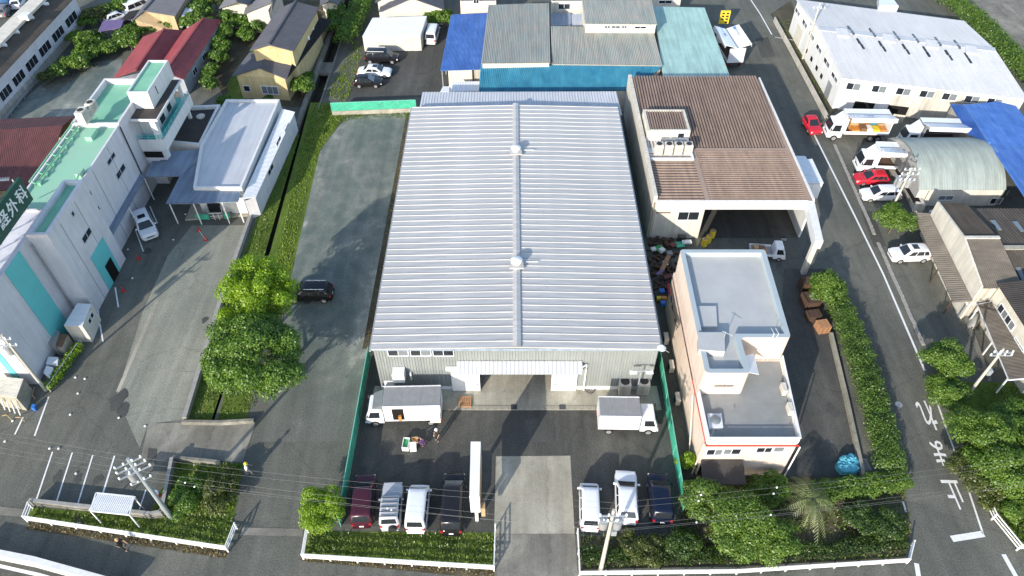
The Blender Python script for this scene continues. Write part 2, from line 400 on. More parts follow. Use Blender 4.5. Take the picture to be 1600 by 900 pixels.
def window(root, a, b, s0, s1, z0, z1, n=2, frame='white_metal', pane='glass', sill=True, name='window', t=.06):
    """frame standing 5 cm proud of the wall a->b (outside on the right hand), glass set back in it"""
    a = Vector((a[0], a[1], 0)); b = Vector((b[0], b[1], 0)); e = (b - a).normalized(); o = Vector((e.y, -e.x, 0))
    def pt(s, z, d): return a + e * s + o * d + Vector((0, 0, z))
    f = MB()
    def bar(sa, sb, za, zb, d=.06):
        vs = [pt(s, z, dd) for dd in (0, d) for s, z in ((sa, za), (sb, za), (sb, zb), (sa, zb))]
        f.add(vs, [(4, 5, 6, 7), (0, 4, 7, 3), (1, 2, 6, 5), (3, 7, 6, 2), (0, 1, 5, 4)])
    bar(s0 - t, s0, z0 - t, z1 + t); bar(s1, s1 + t, z0 - t, z1 + t)
    bar(s0, s1, z1, z1 + t); bar(s0, s1, z0 - t, z0, .10 if sill else .06)
    for i in range(1, n):
        c = s0 + (s1 - s0) * i / n; bar(c - t * .4, c + t * .4, z0, z1, .05)
    fo = f.build(name, frame, root)
    for i in range(n):
        q0 = s0 + (s1 - s0) * i / n + (t * .4 if i else 0); q1 = s0 + (s1 - s0) * (i + 1) / n - (t * .4 if i < n - 1 else 0)
        MB().poly([pt(q0, z0, .02), pt(q1, z0, .02), pt(q1, z1, .02), pt(q0, z1, .02)]).build('pane', pane[i % len(pane)] if isinstance(pane, (list, tuple)) else pane, fo)
    return fo
def window_px(root, a, b, p0, p1, **k):
    s0, z1 = onwall(*p0, a, b); s1, z0 = onwall(*p1, a, b)
    if s1 < s0: s0, s1 = s1, s0
    return window(root, a, b, s0, s1, min(z0, z1), max(z0, z1), **k)
def panel(root, a, b, s0, s1, z0, z1, d, m, name, sub=None):
    """a slab standing d proud of wall a->b"""
    a = Vector((a[0], a[1], 0)); b = Vector((b[0], b[1], 0)); e = (b - a).normalized(); o = Vector((e.y, -e.x, 0))
    vs = [a + e * s + o * dd + Vector((0, 0, z)) for dd in (0.004, d) for s, z in ((s0, z0), (s1, z0), (s1, z1), (s0, z1))]
    return MB().add(vs, [(3, 2, 1, 0), (4, 5, 6, 7), (0, 1, 5, 4), (1, 2, 6, 5), (2, 3, 7, 6), (3, 0, 4, 7)]).build(name, m, root)
PROF = {'trap': [(0, 0), (.30, 0), (.42, 1), (.78, 1), (.90, 0)], 'seam': [(0, 0), (.84, 0), (.86, 1), (.94, 1), (.96, 0)],
        'wave': [(0, 0), (.25, .5), (.5, 1), (.75, .5)], 'tile': [(0, .1), (.2, .7), (.35, 1), (.5, .7), (.7, .1), (.85, 0)]}
def corr(root, m, A, B, C, D, n, h, prof='trap', th=.08, name='roof'):
    """ribbed sheet: ribs repeat from A to B and run A->D (B->C)"""
    A, B, C, D = [Vector(p) for p in (A, B, C, D)]
    nrm = (B - A).cross(D - A).normalized()
    if nrm.z < 0: nrm = -nrm
    top = []
    for k in range(n):
        for t, z in PROF[prof]: top.append(((k + t) / n, z * h))
    top.append((1, 0))
    vs = []
    for t, z in top:
        vs.append(A.lerp(B, t) + nrm * z); vs.append(D.lerp(C, t) + nrm * z)
    fs = [(2 * i, 2 * i + 2, 2 * i + 3, 2 * i + 1) for i in range(len(top) - 1)]
    mb = MB().add(vs, fs)
    dn = nrm * -th
    k = len(mb.v)
    mb.add([A, B, C, D, A + dn, B + dn, C + dn, D + dn], [(4, 7, 6, 5), (0, 4, 5, 1), (1, 5, 6, 2), (2, 6, 7, 3), (3, 7, 4, 0)])
    me_ob = mb.build(name, m, root)
    return me_ob
def text_mesh(body, size, depth=0.0):
    cu = bpy.data.curves.new("text", 'FONT'); cu.body = body; cu.size = size; cu.extrude = depth
    cu.align_x = 'CENTER'; cu.align_y = 'CENTER'; cu.resolution_u = 2; cu.offset = size * .012
    o = bpy.data.objects.new("text", cu); COL.objects.link(o)
    dg = bpy.context.evaluated_depsgraph_get()
    me = bpy.data.meshes.new_from_object(o.evaluated_get(dg))
    bpy.data.objects.remove(o); bpy.data.curves.remove(cu)
    return me
def text(body, size, m, parent, origin, ux, uy, name='lettering', depth=.01, sy=1.0):
    """flat lettering in the plane ux (reading direction), uy (up)"""
    me = text_mesh(body, size, depth)
    ux, uy = Vector(ux).normalized(), Vector(uy).normalized(); n = ux.cross(uy)
    o = Vector(origin) - (ORG.get(root_of(parent).name, Vector((0, 0, 0))) if parent else Vector((0, 0, 0)))
    for v in me.vertices:
        c = v.co.copy(); v.co = ux * c.x + uy * c.y * sy + n * c.z + (o if parent else Vector((0, 0, 0)))
    me.materials.clear(); me.materials.append(M[m])
    ob = bpy.data.objects.new(name, me); COL.objects.link(ob)
    if parent: ob.parent = parent
    else: ob.location = o; ORG[ob.name] = o
    return ob
# ================================================================ GROUND
CX0, CX1 = -27.5, -26.0          # the drainage canal
g = MB()
g.poly(rect(-400, CX0, 34, 130)); g.poly(rect(CX1, 400, 34, 130)); g.poly(rect(-400, 400, -150, 34)); g.poly(rect(-400, 400, 130, 500))
for q in g.v[:]: pass
g.v = [(a, b, -.006) for a, b, c in g.v]
g.build('ground', 'asphalt', kind='structure', loc=(0, 0, -.006))
c = MB()
c.poly([(CX0, 34, -1.5), (CX1, 34, -1.5), (CX1, 130, -1.5), (CX0, 130, -1.5)])
c.poly([(CX0, 34, -1.5), (CX0, 130, -1.5), (CX0, 130, -.006), (CX0, 34, -.006)])
c.poly([(CX1, 34, -1.5), (CX1, 130, -1.5), (CX1, 130, -.006), (CX1, 34, -.006)])
c.poly([(CX0, 34, -1.5), (CX1, 34, -1.5), (CX1, 34, -.006), (CX0, 34, -.006)])
c.build('canal', 'earth', kind='structure')
sheet('parking_surface', [(388, 352), (345, 480), (292, 655), (232, 662), (218, 700), (182, 618), (222, 490), (262, 400), (300, 352)], .002, 'asphalt_worn')
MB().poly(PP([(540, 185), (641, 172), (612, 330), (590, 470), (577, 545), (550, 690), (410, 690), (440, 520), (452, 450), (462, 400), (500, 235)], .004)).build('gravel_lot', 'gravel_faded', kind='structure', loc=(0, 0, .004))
sheet('weed_strip', [(634, 184), (645, 172), (579, 545), (566, 545)], .007, 'earth')
sheet('yard_surface', [(577, 545), (1028, 545), (1066, 800), (1058, 836), (775, 836), (533, 818)], .004, 'asphalt_dark')
sheet('loading_apron', [(586, 603), (1026, 603), (1034, 641), (576, 641)], .010, 'concrete')
sheet('driveway_slab', [(775, 713), (891, 712), (898, 834), (772, 834)], .014, 'concrete')
sheet('driveway_ramp', [(772, 834.5), (898, 834.5), (904, 905), (772, 905)], .010, 'concrete_dirty')
sheet('bridge_slab', [(232, 661), (400, 659), (379, 722), (272, 716), (218, 726)], .012, 'concrete_dirty')
sheet('vacant_lot', [(64, 132), (120, 100), (192, 92), (185, 125), (120, 188), (0, 196), (0, 188)], .004, 'gravel')
sheet('house_yard', [(300, 30), (400, 0), (530, 0), (500, 60), (470, 168), (352, 158), (330, 110)], .004, 'earth')
sheet('garden_lawn', [(355, 130), (400, 70), (425, 70), (388, 158), (358, 158)], .010, 'turf')
sheet('far_yard', [(1490, -10), (1640, -10), (1640, 130), (1560, 70)], .004, 'concrete_dirty')
sheet('car_park_surface', [(570, 75), (700, 40), (700, 150), (540, 158)], .004, 'asphalt_dark')
sheet('factory_verge', [(1204, 22), (1236, 0), (1250, 40), (1310, 172), (1291, 186)], .004, 'earth')
sheet('side_yard', [(1225, 420), (1292, 420), (1348, 742), (1205, 748)], .004, 'asphalt_dark')
sheet('garden_soil', [(1060, 745), (1095, 745), (1350, 743), (1408, 740), (1425, 830), (1414, 874), (905, 891), (902, 838), (1062, 838)], .008, 'earth')
sheet('shrub_bed', [(1446, 540), (1500, 596), (1640, 600), (1640, 852), (1588, 852), (1545, 800), (1535, 776)], .004, 'turf')
sheet('canal_bank', [(485, 160), (540, 160), (536, 186), (500, 236), (455, 430), (402, 570), (385, 660), (338, 660), (415, 420)], .004, 'turf')
sheet('ditch_bank', [(462, 210), (468, 210), (404, 430), (330, 658), (293, 658), (345, 480), (400, 345), (408, 302)], .006, 'turf')
sheet('verge_bed', [(232, 807), (272, 722), (380, 724), (358, 856), (42, 812), (48, 792)], .004, 'turf')
sheet('flower_bed', [(482, 830), (772, 832), (772, 885), (476, 866)], .008, 'turf')
sheet('roadside_grass', [(44, 814), (356, 858), (352, 872), (40, 826)], .004, 'earth')
sheet('roadside_grass', [(474, 868), (772, 888), (772, 905), (470, 876)], .006, 'earth')
# gutter concrete strips along the front road
sheet('gutter', [(378, 824), (474, 826), (472, 838), (376, 836)], .012, 'concrete_dirty')
sheet('gutter', [(-10, 790), (44, 796), (40, 808), (-10, 804)], .012, 'concrete_dirty')
# canal walls and walk
w = MB(); w.bb(CX0 - .55, CX0, 79.5, 128, -.1, .55); w.build('canal_wall', 'concrete_dirty', kind='structure')
w = MB(); w.bb(CX0 - .01, CX1 + .3, 93, 96, -.3, .12); w.build('canal_bridge', 'concrete_dirty', kind='structure')
w = MB(); w.bb(CX1, CX1 + .2, 84, 128, -.4, .10); w.build('canal_wall', 'concrete_dirty', kind='structure')
# road: edge line, painted words, stop line, kerb stones
def stripe(label_name, pts, wdt, z=.010, m='marking'):
    mb = MB()
    for a, b in zip(pts[:-1], pts[1:]): line_px(mb, a, b, wdt, z)
    return mb.build(label_name, m, kind='structure')
stripe('road_edge_line', [(1262, 190), (1280, 226), (1330, 326), (1380, 428), (1445, 579)], .20)
stripe('road_edge_line', [(1452, 595), (1484, 684), (1510, 756), (1536, 834)], .15)
stripe('road_edge_line', [(1168, -8), (1188, 22), (1206, 54)], .18)
stripe('stop_line', [(1487, 842), (1537, 834)], .50)
stripe('road_edge_line', [(1411, 784), (1416, 800)], .15); stripe('road_edge_line', [(1432, 880), (1436, 905)], .35); stripe('road_edge_line', [(1568, 866), (1590, 905)], .35)
stripe('road_edge_line', [(1211, 58), (1236, 62), (1250, 64)], .14)
def road_char(ch, px0, px1, width, squash):
    """a painted word sign read by drivers coming towards the camera: px0 its head (nearest the stop line), px1 its foot"""
    a, b = P(*px0, .012), P(*px1, .012)
    up = (a - b); L = up.length
    me = text_mesh(ch, 1.0)
    co = np.array([v.co[:] for v in me.vertices]); mn, mx = co.min(0), co.max(0)
    right = Vector((up.y, -up.x, 0)).normalized()
    mid = (a + b) / 2
    for v in me.vertices:
        x = ((v.co.x - mn[0]) / (mx[0] - mn[0]) - .5) * width; y = ((v.co.y - mn[1]) / (mx[1] - mn[1]) - .5) * L
        v.co = right * x + up.normalized() * y
    me.materials.clear(); me.materials.append(M['marking'])
    ob = bpy.data.objects.new('road_lettering', me); COL.objects.link(ob); ob.location = mid
    return tag(ob, kind='structure')
road_char('止', (1502, 796), (1482, 750), 1.35, 1)
road_char('ま', (1475, 728), (1460, 688), 1.05, 1)
road_char('れ', (1459, 672), (1439, 626), 1.3, 1)
kerb = MB().bb(0, 0.001, 0, 0.001, 0, 0.001)
kr = thing('kerb', None, None, P(1304, 226)); kr['kind'] = 'structure'
ks = MB().box((0, 0, .06), (.32, .57, .13)).mesh('kerb_stone', 'stone')
a, b = P(1304, 226), P(1443, 540); nk = int((b - a).length / .62)
for i in range(nk):
    p = a.lerp(b, (i + .5) / nk)
    if 26 < i < 29: continue
    inst(ks, 'kerb_stone', kr, (p.x + random.uniform(-.03, .03), p.y, random.uniform(-.03, .01)), (0, 0, random.uniform(-.03, .03)))
# apron kerb blocks and drain covers
kr = thing('apron_edge', None, None, P(576, 638)); kr['kind'] = 'structure'
a, b = P(580, 637.5), P(1032, 637.5); nk = 40
ks = MB().box((0, 0, .02), ((b.x - a.x) / nk - .03, .42, .06)).mesh('edge_block', 'concrete')
for i in range(nk): inst(ks, 'edge_block', kr, a.lerp(b, (i + .5) / nk))
for x in (803, 879):
    p = P(x, 636, .052); MB().box(p, (.55, .5, .02)).build('drain_cover', 'metal_dark', kr)
# parking bay lines, left car park
for pts, wd in [([(234, 322), (246, 349)], .12), ([(212, 360), (224, 393)], .12), ([(180, 449), (185, 480)], .14), ([(153, 479), (155, 498)], .12), ([(156, 506), (161, 534)], .14),
                ([(76, 620), (54, 681)], .14), ([(36, 652), (23, 679)], .13), ([(82, 706), (57, 780)], .12), ([(113, 707), (88, 785)], .12), ([(145, 711), (121, 789)], .12), ([(179, 712), (161, 770)], .14), ([(228, 765), (217, 798)], .10)]:
    stripe('parking_line', pts, wd)
for pts in [([(320, 375), (380, 376)]), ([(312, 408), (368, 408)]), ([(300, 485), (330, 486)]), ([(252, 579), (308, 581)]), ([(232, 618), (292, 621)]), ([(246, 618 - 40), (306, 618 - 37)])]:
    stripe('parking_line', pts, .05, .009, 'concrete')
stripe('tar_seam', [(245, 470), (215, 540), (184, 612)], .35, .008, 'concrete')
# patches, oil stains and tyre marks on the paving
def blob(px, r, m, name, el=1.5, z=.011):
    c = P(*px, z); n = 16; ph = random.uniform(0, 6)
    pts = [c + Vector((math.cos(t) * r * (1 + .25 * math.sin(3 * t + ph) + random.uniform(-.12, .12)), math.sin(t) * r * el * (1 + .2 * math.sin(2 * t + ph) + random.uniform(-.12, .12)), 0)) for t in [2 * math.pi * i / n for i in range(n)]]
    MB().poly(pts).build(name, m, kind='structure')
for x, y, r in ((186, 625, .7), (193, 640, .5), (565, 736, .35), (652, 745, .3), (920, 745, .3), (976, 725, .35), (1028, 730, .3), (628, 655, .4), (980, 662, .35), (90, 745, .35), (122, 748, .3), (152, 750, .35), (230, 392, .4), (1412, 410, .35), (480, 470, .35), (320, 500, .3), (1300, 640, .5)): blob((x, y), r, 'stain', 'oil_stain')
for q, m in (([(232, 700), (246, 701), (243, 724), (229, 722)], 'stain'), ([(1345, 330), (1362, 330), (1385, 385), (1366, 386)], 'asphalt_dark'), 
             ([(1180, 60), (1200, 58), (1212, 88), (1190, 90)], 'asphalt_dark'), ([(120, 800), (150, 835), (110, 832)], 'asphalt_dark'), ([(820, 655), (870, 654), (874, 690), (822, 692)], 'stain')):
    MB().poly(PP(q, .013)).build('asphalt_patch', m, kind='structure')
# ================================================================ MAIN WAREHOUSE
WX0, WX1, WY0, WY1, WZ = -11.75, 12.4, 38.36, 74.9, 6.05
wh = thing('warehouse', 'large warehouse with a pale steel roof of long ribbed panels and two round roof vents', 'warehouse', (0.3, WY0, 0))
dx0, dx1 = -2.9, 3.55
_, dz = onwall(805, 577, (0, WY0), (1, WY0))
b = MB()
b.poly([(WX0, WY0, 0), (WX0, WY1, 0), (WX0, WY1, WZ), (WX0, WY0, WZ)]); b.poly([(WX1, WY0, 0), (WX1, WY1, 0), (WX1, WY1, WZ), (WX1, WY0, WZ)])
b.poly([(WX0, WY1, 0), (WX1, WY1, 0), (WX1, WY1, WZ), (WX0, WY1, WZ)]); b.build('side_wall', 'clad', wh)
corr(wh, 'clad', (WX0, WY0, .5), (dx0, WY0, .5), (dx0, WY0, WZ), (WX0, WY0, WZ), 36, .05, th=.1, name='cladding')
corr(wh, 'clad', (dx1, WY0, .5), (WX1, WY0, .5), (WX1, WY0, WZ), (dx1, WY0, WZ), 36, .05, th=.1, name='cladding')
corr(wh, 'clad', (dx0 + .001, WY0, dz), (dx1 - .001, WY0, dz), (dx1 - .001, WY0, WZ), (dx0 + .001, WY0, WZ), 26, .05, th=.1, name='cladding')
b = MB(); b.bb(WX0, dx0 - .02, WY0 - .03, WY0 + .1, 0, .5); b.bb(dx1 + .02, WX1, WY0 - .03, WY0 + .1, 0, .5); b.build('plinth', 'white_metal', wh)
b = MB(); b.poly([(WX0, WY0 + 14, 0), (WX1, WY0 + 14, 0), (WX1, WY0 + 14, WZ), (WX0, WY0 + 14, WZ)]); b.build('inner_wall', 'c_grey', wh)
b = MB(); b.poly([(WX0 + .01, WY0 - .02, .02), (WX1 - .01, WY0 - .02, .02), (WX1 - .01, WY0 + 14, .02), (WX0 + .01, WY0 + 14, .02)]); b.build('floor_slab', 'concrete', wh)
# roof: one object per folded panel, left and right of the ridge strip
n_p = 45; pitch = (WY1 - WY0 + .3) / n_p
def roof_panel(w, s, lap=.5):
    prof = [(0, .01), (.76, .0), (.79, .05), (.85, .05), (.88, .0), (.985, .01)]
    vs = []
    for t, z in prof: vs += [(0, t * pitch, z + .30), (s * w, t * pitch, z)]
    fs = [(2 * i, 2 * i + 2, 2 * i + 3, 2 * i + 1) for i in range(len(prof) - 1)]
    m = MB().add(vs, fs)
    m.add([(s * w, 0, .0), (s * w, pitch * .985, .0), (s * w, pitch * .985, -.2), (s * w, 0, -.2)], [(0, 1, 2, 3)])
    m.add([(0, 0, .31), (s * w, 0, .01), (s * w, 0, -.14), (0, 0, .16)], [(0, 1, 2, 3)])
    x = s * w * lap; z = .30 * (1 - lap)
    m.box((x, pitch * .3, z + .012), (.05, pitch * .58, .02)); return m.mesh('roof_panel', 'steel_roof')
RC = .42
pl = [roof_panel(RC - WX0 + .15, -1, f) for f in (.42, .55, .48)]; pr = [roof_panel(WX1 - RC + .2, 1, f) for f in (.22, .16, .22)]
for i in range(n_p):
    y = WY0 - .25 + i * pitch
    inst(pl[i % 3], 'roof_panel', wh, (RC, y, WZ + .02), (0, 0, random.uniform(-.0007, .0007))); inst(pr[i % 3], 'roof_panel', wh, (RC, y, WZ + .02), (0, 0, random.uniform(-.0007, .0007)))
MB().add([(RC - .33, WY0 - .3, WZ + .46), (RC, WY0 - .3, WZ + .56), (RC + .33, WY0 - .3, WZ + .46), (RC - .33, WY1 + .1, WZ + .46), (RC, WY1 + .1, WZ + .56), (RC + .33, WY1 + .1, WZ + .46)], [(0, 1, 4, 3), (1, 2, 5, 4)]).add(
    [(RC - .33, WY0 - .3, WZ + .46), (RC - .33, WY1, WZ + .46), (RC - .33, WY1, WZ + .3), (RC - .33, WY0 - .3, WZ + .3), (RC + .33, WY0 - .3, WZ + .46), (RC + .33, WY1, WZ + .46), (RC + .33, WY1, WZ + .3), (RC + .33, WY0 - .3, WZ + .3)], [(0, 1, 2, 3), (4, 5, 6, 7)]).build('ridge_cap', 'steel_roof', wh)
b = MB()
for s, x in ((-1, WX0 - .22), (1, WX1 + .28)): b.bb(x - .09, x + .09, WY0 - .28, WY1, WZ - .30, WZ - .12)
b.build('gutter', 'metal_grey', wh)
b = MB(); b.bb(WX0 - .1, WX1 + .1, WY0 - .20, WY0 - .12, WZ - .28, WZ + .02); b.build('fascia', 'blue_grey_roof', wh)
for py in (236, 412):
    p = P(806, py, WZ + .6)
    v = MB().box((RC, p.y, WZ + .60), (1.3, 1.3, .14)).build('vent_base', 'steel_roof', wh)
    MB().lathe((RC, p.y, WZ + .68), [(.34, 0), (.34, .28), (.54, .26), (.56, .40), (.38, .52), (.12, .58)], 20).build('roof_vent', 'white_metal', wh, smooth=40)
    b = MB(); b.bb(RC + .9, RC + 2.0, p.y + .35, p.y + .42, WZ + .45, WZ + .5); b.build('guy_bar', 'white_metal', wh)
# front openings
a_, b_ = (WX0, WY0 - .06), (WX1, WY0 - .06)
for k in range(3):
    x0 = 606 + k * 35.3
    window_px(wh, a_, b_, (x0, 547), (x0 + 32, 555), n=2, pane=('glass', 'glass_pale') if k < 2 else 'glass')
def front_px(p0, p1, d0, d1, m, name, sub=None):
    s0, z1 = onwall(*p0, (0, WY0 - d1), (1, WY0 - d1)); s1, z0 = onwall(*p1, (0, WY0 - d1), (1, WY0 - d1))
    return MB().bb(s0, s1, WY0 - d1, WY0 - d0, max(z0, 0.02), z1).build(name, m, sub or wh)
dl = MB().bb(-5.35, dx0 + .05, WY0 - .22, WY0 - .10, .05, dz + .1).build('sliding_door', 'white_paint', wh)
dr = MB().bb(dx1 - .05, 5.75, WY0 - .22, WY0 - .10, .05, dz + .1).build('sliding_door', 'white_paint', wh)
MB().bb(dx1 + .25, dx1 + .33, WY0 - .26, WY0 - .22, .9, 1.2).build('handle', 'metal_dark', dr)
MB().bb(dx0 - .25, dx0 - .17, WY0 - .26, WY0 - .22, .9, 1.2).build('handle', 'metal_dark', dl)
MB().bb(-5.75, 6.15, WY0 - .30, WY0 - .08, dz + .12, dz + .52).build('door_track', 'white_paint', wh)
cn = MB(); cz = dz + 1.25
corr(wh, 'pale_roof', (-4.75, WY0 - 1.15, cz - .45), (6.05, WY0 - 1.15, cz - .45), (6.05, WY0 - .08, cz), (-4.75, WY0 - .08, cz), 30, .04, name='canopy')
b = MB()
for i in range(10): b.beam((-4.6 + i * 1.17, WY0 - 1.0, cz - .56), (-4.6 + i * 1.17, WY0 - .1, cz - .56 - .25), .07, .1)
b.build('canopy_bracket', 'white_paint', wh)
b = MB(); b.tube((6.45, WY0 - .2, .1), (6.45, WY0 - .2, cz - .3), .07); b.tube((6.45, WY0 - .2, cz - .3), (6.0, WY0 - .6, cz - .2), .07); b.build('downpipe', 'white_paint', wh)
front_px((612, 586), (633, 598), .05, .9, 'white_metal', 'hood'); front_px((640, 584), (644, 594), .05, .3, 'white_metal', 'pipe')
front_px((600, 596), (617, 606), .03, .12, 'white_metal', 'hatch')
# rear annex
an = thing('rear_annex', 'low pale ribbed annex roof against the back of the big warehouse', 'annex', (0.5, 79, 0))
A, B_, C, D = P(655, 170, 4.9), P(970, 168, 4.9), P(963, 143, 5.1), P(660, 144, 5.1)
for q in (A, B_): q.y = WY1 + .12
corr(an, 'pale_roof', A, B_, C, D, 70, .05)
MB().prism([A + Vector((.15, .1, 0)), B_ + Vector((-.15, .1, 0)), C + Vector((-.15, -.15, 0)), D + Vector((.15, -.15, 0))], 0, 4.75, cap=False).build('wall', 'clad', an)
# ================================================================ generic sheds
def shed(name, label, cat, q, m, n, h, prof='trap', wall='white_wall', ov=.15, group=None, along='y', walls=True, th=.10):
    """q: four (px, py, z) corners of the roof: front-left, front-right, back-right, back-left"""
    c = [P(*p) for p in q]
    root = thing(name, label, cat, ((c[0].x + c[2].x) / 2, c[0].y, 0), group)
    if along == 'y': corr(root, m, c[0], c[1], c[2], c[3], n, h, prof, th)
    else: corr(root, m, c[0], c[3], c[2], c[1], n, h, prof, th)
    if walls:
        i = inset(c, ov); w = MB()
        vs = [(p.x, p.y, 0) for p in i] + [(p.x, p.y, r.z - th - .01) for p, r in zip(i, c)]
        w.add(vs, [(k, (k + 1) % 4, 4 + (k + 1) % 4, 4 + k) for k in range(4)])
        w.build('wall', wall, root)
    root_corners[root.name] = (c, inset(c, ov) if walls else c)
    return root
root_corners = {}
shed('shed_building', 'long grey-brown corrugated roof left of the raised cream clerestory', 'shed', [(752, 99, 5.4), (860, 98, 5.4), (858, 5, 5.6), (763, 8, 5.6)], 'aqua_grey_roof', 40, .07, wall='cream_wall')
shed('shed_building', 'wide weathered aqua-grey ribbed roof below the cream clerestory', 'shed', [(862, 100, 5.0), (1035, 102, 5.0), (1020, 44, 5.6), (861, 41, 5.6)], 'aqua_grey_roof', 64, .07, wall='cream_wall')
b3 = shed('clerestory_building', 'raised block with an aqua-grey ribbed roof and a cream window wall', 'building', [(914, 37, 6.9), (1027, 38, 6.9), (1018, 0, 7.1), (909, 0, 7.1)], 'aqua_grey_roof', 44, .06, wall='cream_wall')
c_, i_ = root_corners[b3.name]
for x in (945, 955.5, 972): window_px(b3, i_[0], i_[1], (x, 40.5), (x + (8 if x < 950 else 13 if x < 960 else 7), 43.5), n=2, sill=False)
window_px(b3, i_[0], i_[1], (992, 41), (1009, 44.5), n=2, sill=False)
shed('shed_building', 'smooth pale aqua roof beside the road end of the blue shed', 'shed', [(1037, 124, 4.6), (1143, 126, 4.6), (1101, 12, 5.2), (1021, 10, 5.2)], 'aqua_roof', 60, .03, 'wave', wall='cream_wall')
shed('lean_to_shed', 'bright teal-blue ribbed roof sloping down behind the big warehouse', 'shed', [(748, 144, 3.2), (990, 141, 3.2), (1035, 104, 4.8), (751, 101, 4.8)], 'teal_blue_roof', 90, .08, wall='cream_wall')
rb = shed('carport_shed', 'bright blue corrugated roof beside the upper car park', 'shed', [(688, 110, 2.9), (752, 108, 3.1), (762, 20, 3.3), (705, 23, 3.1)], 'blue_roof', 30, .05, 'wave', walls=False)
c_, _ = root_corners[rb.name]
b = MB()
for k in range(5):
    p = c_[0].lerp(c_[3], k / 4); b.bb(p.x + .15, p.x + .27, p.y - .06 + .1, p.y + .06 + .1, 0, 2.85)
b.build('post', 'metal_grey', rb)
MB().bb(c_[0].x + 1.0, c_[1].x - 1.3, c_[0].y + .5, c_[0].y + 4, 0, 2.7).build('room', 'cream_wall', rb)
MB().bb(c_[1].x - 1.2, c_[1].x - .1, c_[0].y + 1.0, c_[3].y - .5, 0, 2.6).build('back_wall', 'dirty_wall', rb)
shed('store_room', 'small flat white roofs tucked under the end of the blue carport', 'shed', [(703, 143, 2.3), (750, 142, 2.3), (750, 127, 2.4), (706, 128, 2.4)], 'white_metal', 12, .02)
shed('store_room', 'tiny white lean-to roof left of the flat white store', 'shed', [(688, 143, 1.9), (702, 143, 1.9), (702, 135, 1.9), (692, 135, 1.9)], 'white_metal', 4, .02)
shed('yard_store', 'little pale flat roof between the two grey-brown sheds', 'shed', [(894, 40, 4.2), (913, 40, 4.2), (910, 22, 4.2), (893, 22, 4.2)], 'pale_roof', 6, .03)
shed('yard_store', 'low blue-grey flat roof sunk between the ribbed sheds', 'shed', [(861, 40, 3.0), (893, 40, 3.0), (892, 20, 3.0), (861, 20, 3.0)], 'blue_grey_roof', 6, .03)
gr = shed('garage', 'white steel garage with a sloping roof beside the upper car park', 'garage', [(566, 57, 2.35), (657, 56, 2.35), (667, 25, 2.9), (582, 28, 2.9)], 'white_metal', 26, .03, wall='cream_wall', ov=.03)
c_, i_ = root_corners[gr.name]
L_ = (i_[1] - i_[0]).length
for s0, s1 in ((.15, L_ * .56), (L_ * .58, L_ * .86)): panel(gr, i_[0], i_[1], s0, s1, .02, 1.95, .05, 'cream_wall', 'shutter')
panel(gr, i_[0], i_[1], L_ * .88, L_ - .15, .02, 1.95, .05, 'cream_wall', 'door')
def gable(name, label, cat, eL0, eL1, r0, r1, eR0, eR1, m, n, h, wall, prof='tile', walls=True, gab=True, m2=None, inset_w=.35, ridge='slate_roof', base=0.0):
    """0 = front end, 1 = back end of the left eave, ridge and right eave; each (px, py, z)"""
    L0, L1, T0, T1, R0, R1 = [P(*p) for p in (eL0, eL1, r0, r1, eR0, eR1)]
    root = thing(name, label, cat, ((L0.x + R0.x) / 2, (L0.y + R0.y) / 2, 0))
    corr(root, m, L0, L1, T1, T0, n, h, prof, name='roof_slope'); corr(root, m2 or m, R0, R1, T1, T0, n, h, prof, name='roof_slope')
    MB().beam(T0 + Vector((0, 0, .06)), T1 + Vector((0, 0, .06)), .28, .18).build('ridge', ridge, root)
    if walls:
        k = inset_w
        e = (L1 - L0).normalized(); x = (R0 - L0).normalized()
        a, b2, c2, d = L0 + e * k + x * k, R0 + e * k - x * k, R1 - e * k - x * k, L1 - e * k + x * k
        t0, t1 = T0 + e * k, T1 - e * k
        def zz(p): return Vector((p.x, p.y, base))
        dz_ = Vector((0, 0, -.12))
        ins_z = lambda p, q, f: Vector((p.x, p.y, p.z + (q.z - p.z) * f)) + dz_
        fL = k / max(.5, (Vector((T0.x, T0.y)) - Vector((L0.x, L0.y))).length); fR = k / max(.5, (Vector((T0.x, T0.y)) - Vector((R0.x, R0.y))).length)
        A1, B1, C1, D1 = ins_z(a, T0, fL), ins_z(b2, T0, fR), ins_z(c2, T1, fR), ins_z(d, T1, fL)
        w = MB(); w.poly([zz(a), zz(b2), B1, t0 + dz_, A1]); w.poly([zz(b2), zz(c2), C1, B1]); w.poly([zz(c2), zz(d), D1, t1 + dz_, C1]); w.poly([zz(d), zz(a), A1, D1])
        w.build('wall', wall, root)
        root_corners[root.name] = ([a, b2, c2, d], [a, b2, c2, d])
    return root
# ================================================================ BROWN BUILDING
BY, BZ = 58.5, 5.05
bl = P(1018, 316, BZ).x; br = P(1253, 317, BZ).x; bk = P(1090, 126, BZ)
bkl, bkr = P(993, 124, BZ), P(1188, 128, BZ)
bb = thing('brown_building', 'low hall with a brown ribbed roof, rooftop room and an open drive-through bay', 'building', ((bl + br) / 2, BY, 0))
y1 = P(1100, 236, BZ).y; yb = bk.y
xl, xr = (bl + bkl.x) / 2, (br + bkr.x) / 2
xs = P(1092, 280, BZ).x
corr(bb, 'brown_roof', (xl, y1 + .35, BZ), (xr, y1 + .35, BZ), (xr, yb, BZ + .5), (xl, yb, BZ + .5), 46, .24, name='rear_roof')
corr(bb, 'brown_roof', (xs + .5, BY, BZ), (xs + .5, y1 - .1, BZ), (xr, y1 - .1, BZ), (xr, BY, BZ), 26, .22, name='front_roof')
corr(bb, 'brown_roof', (xl, BY, BZ), (xl, y1 - .6, BZ), (xs - .05, y1 - .6, BZ), (xs - .05, BY, BZ), 18, .22, name='side_roof')
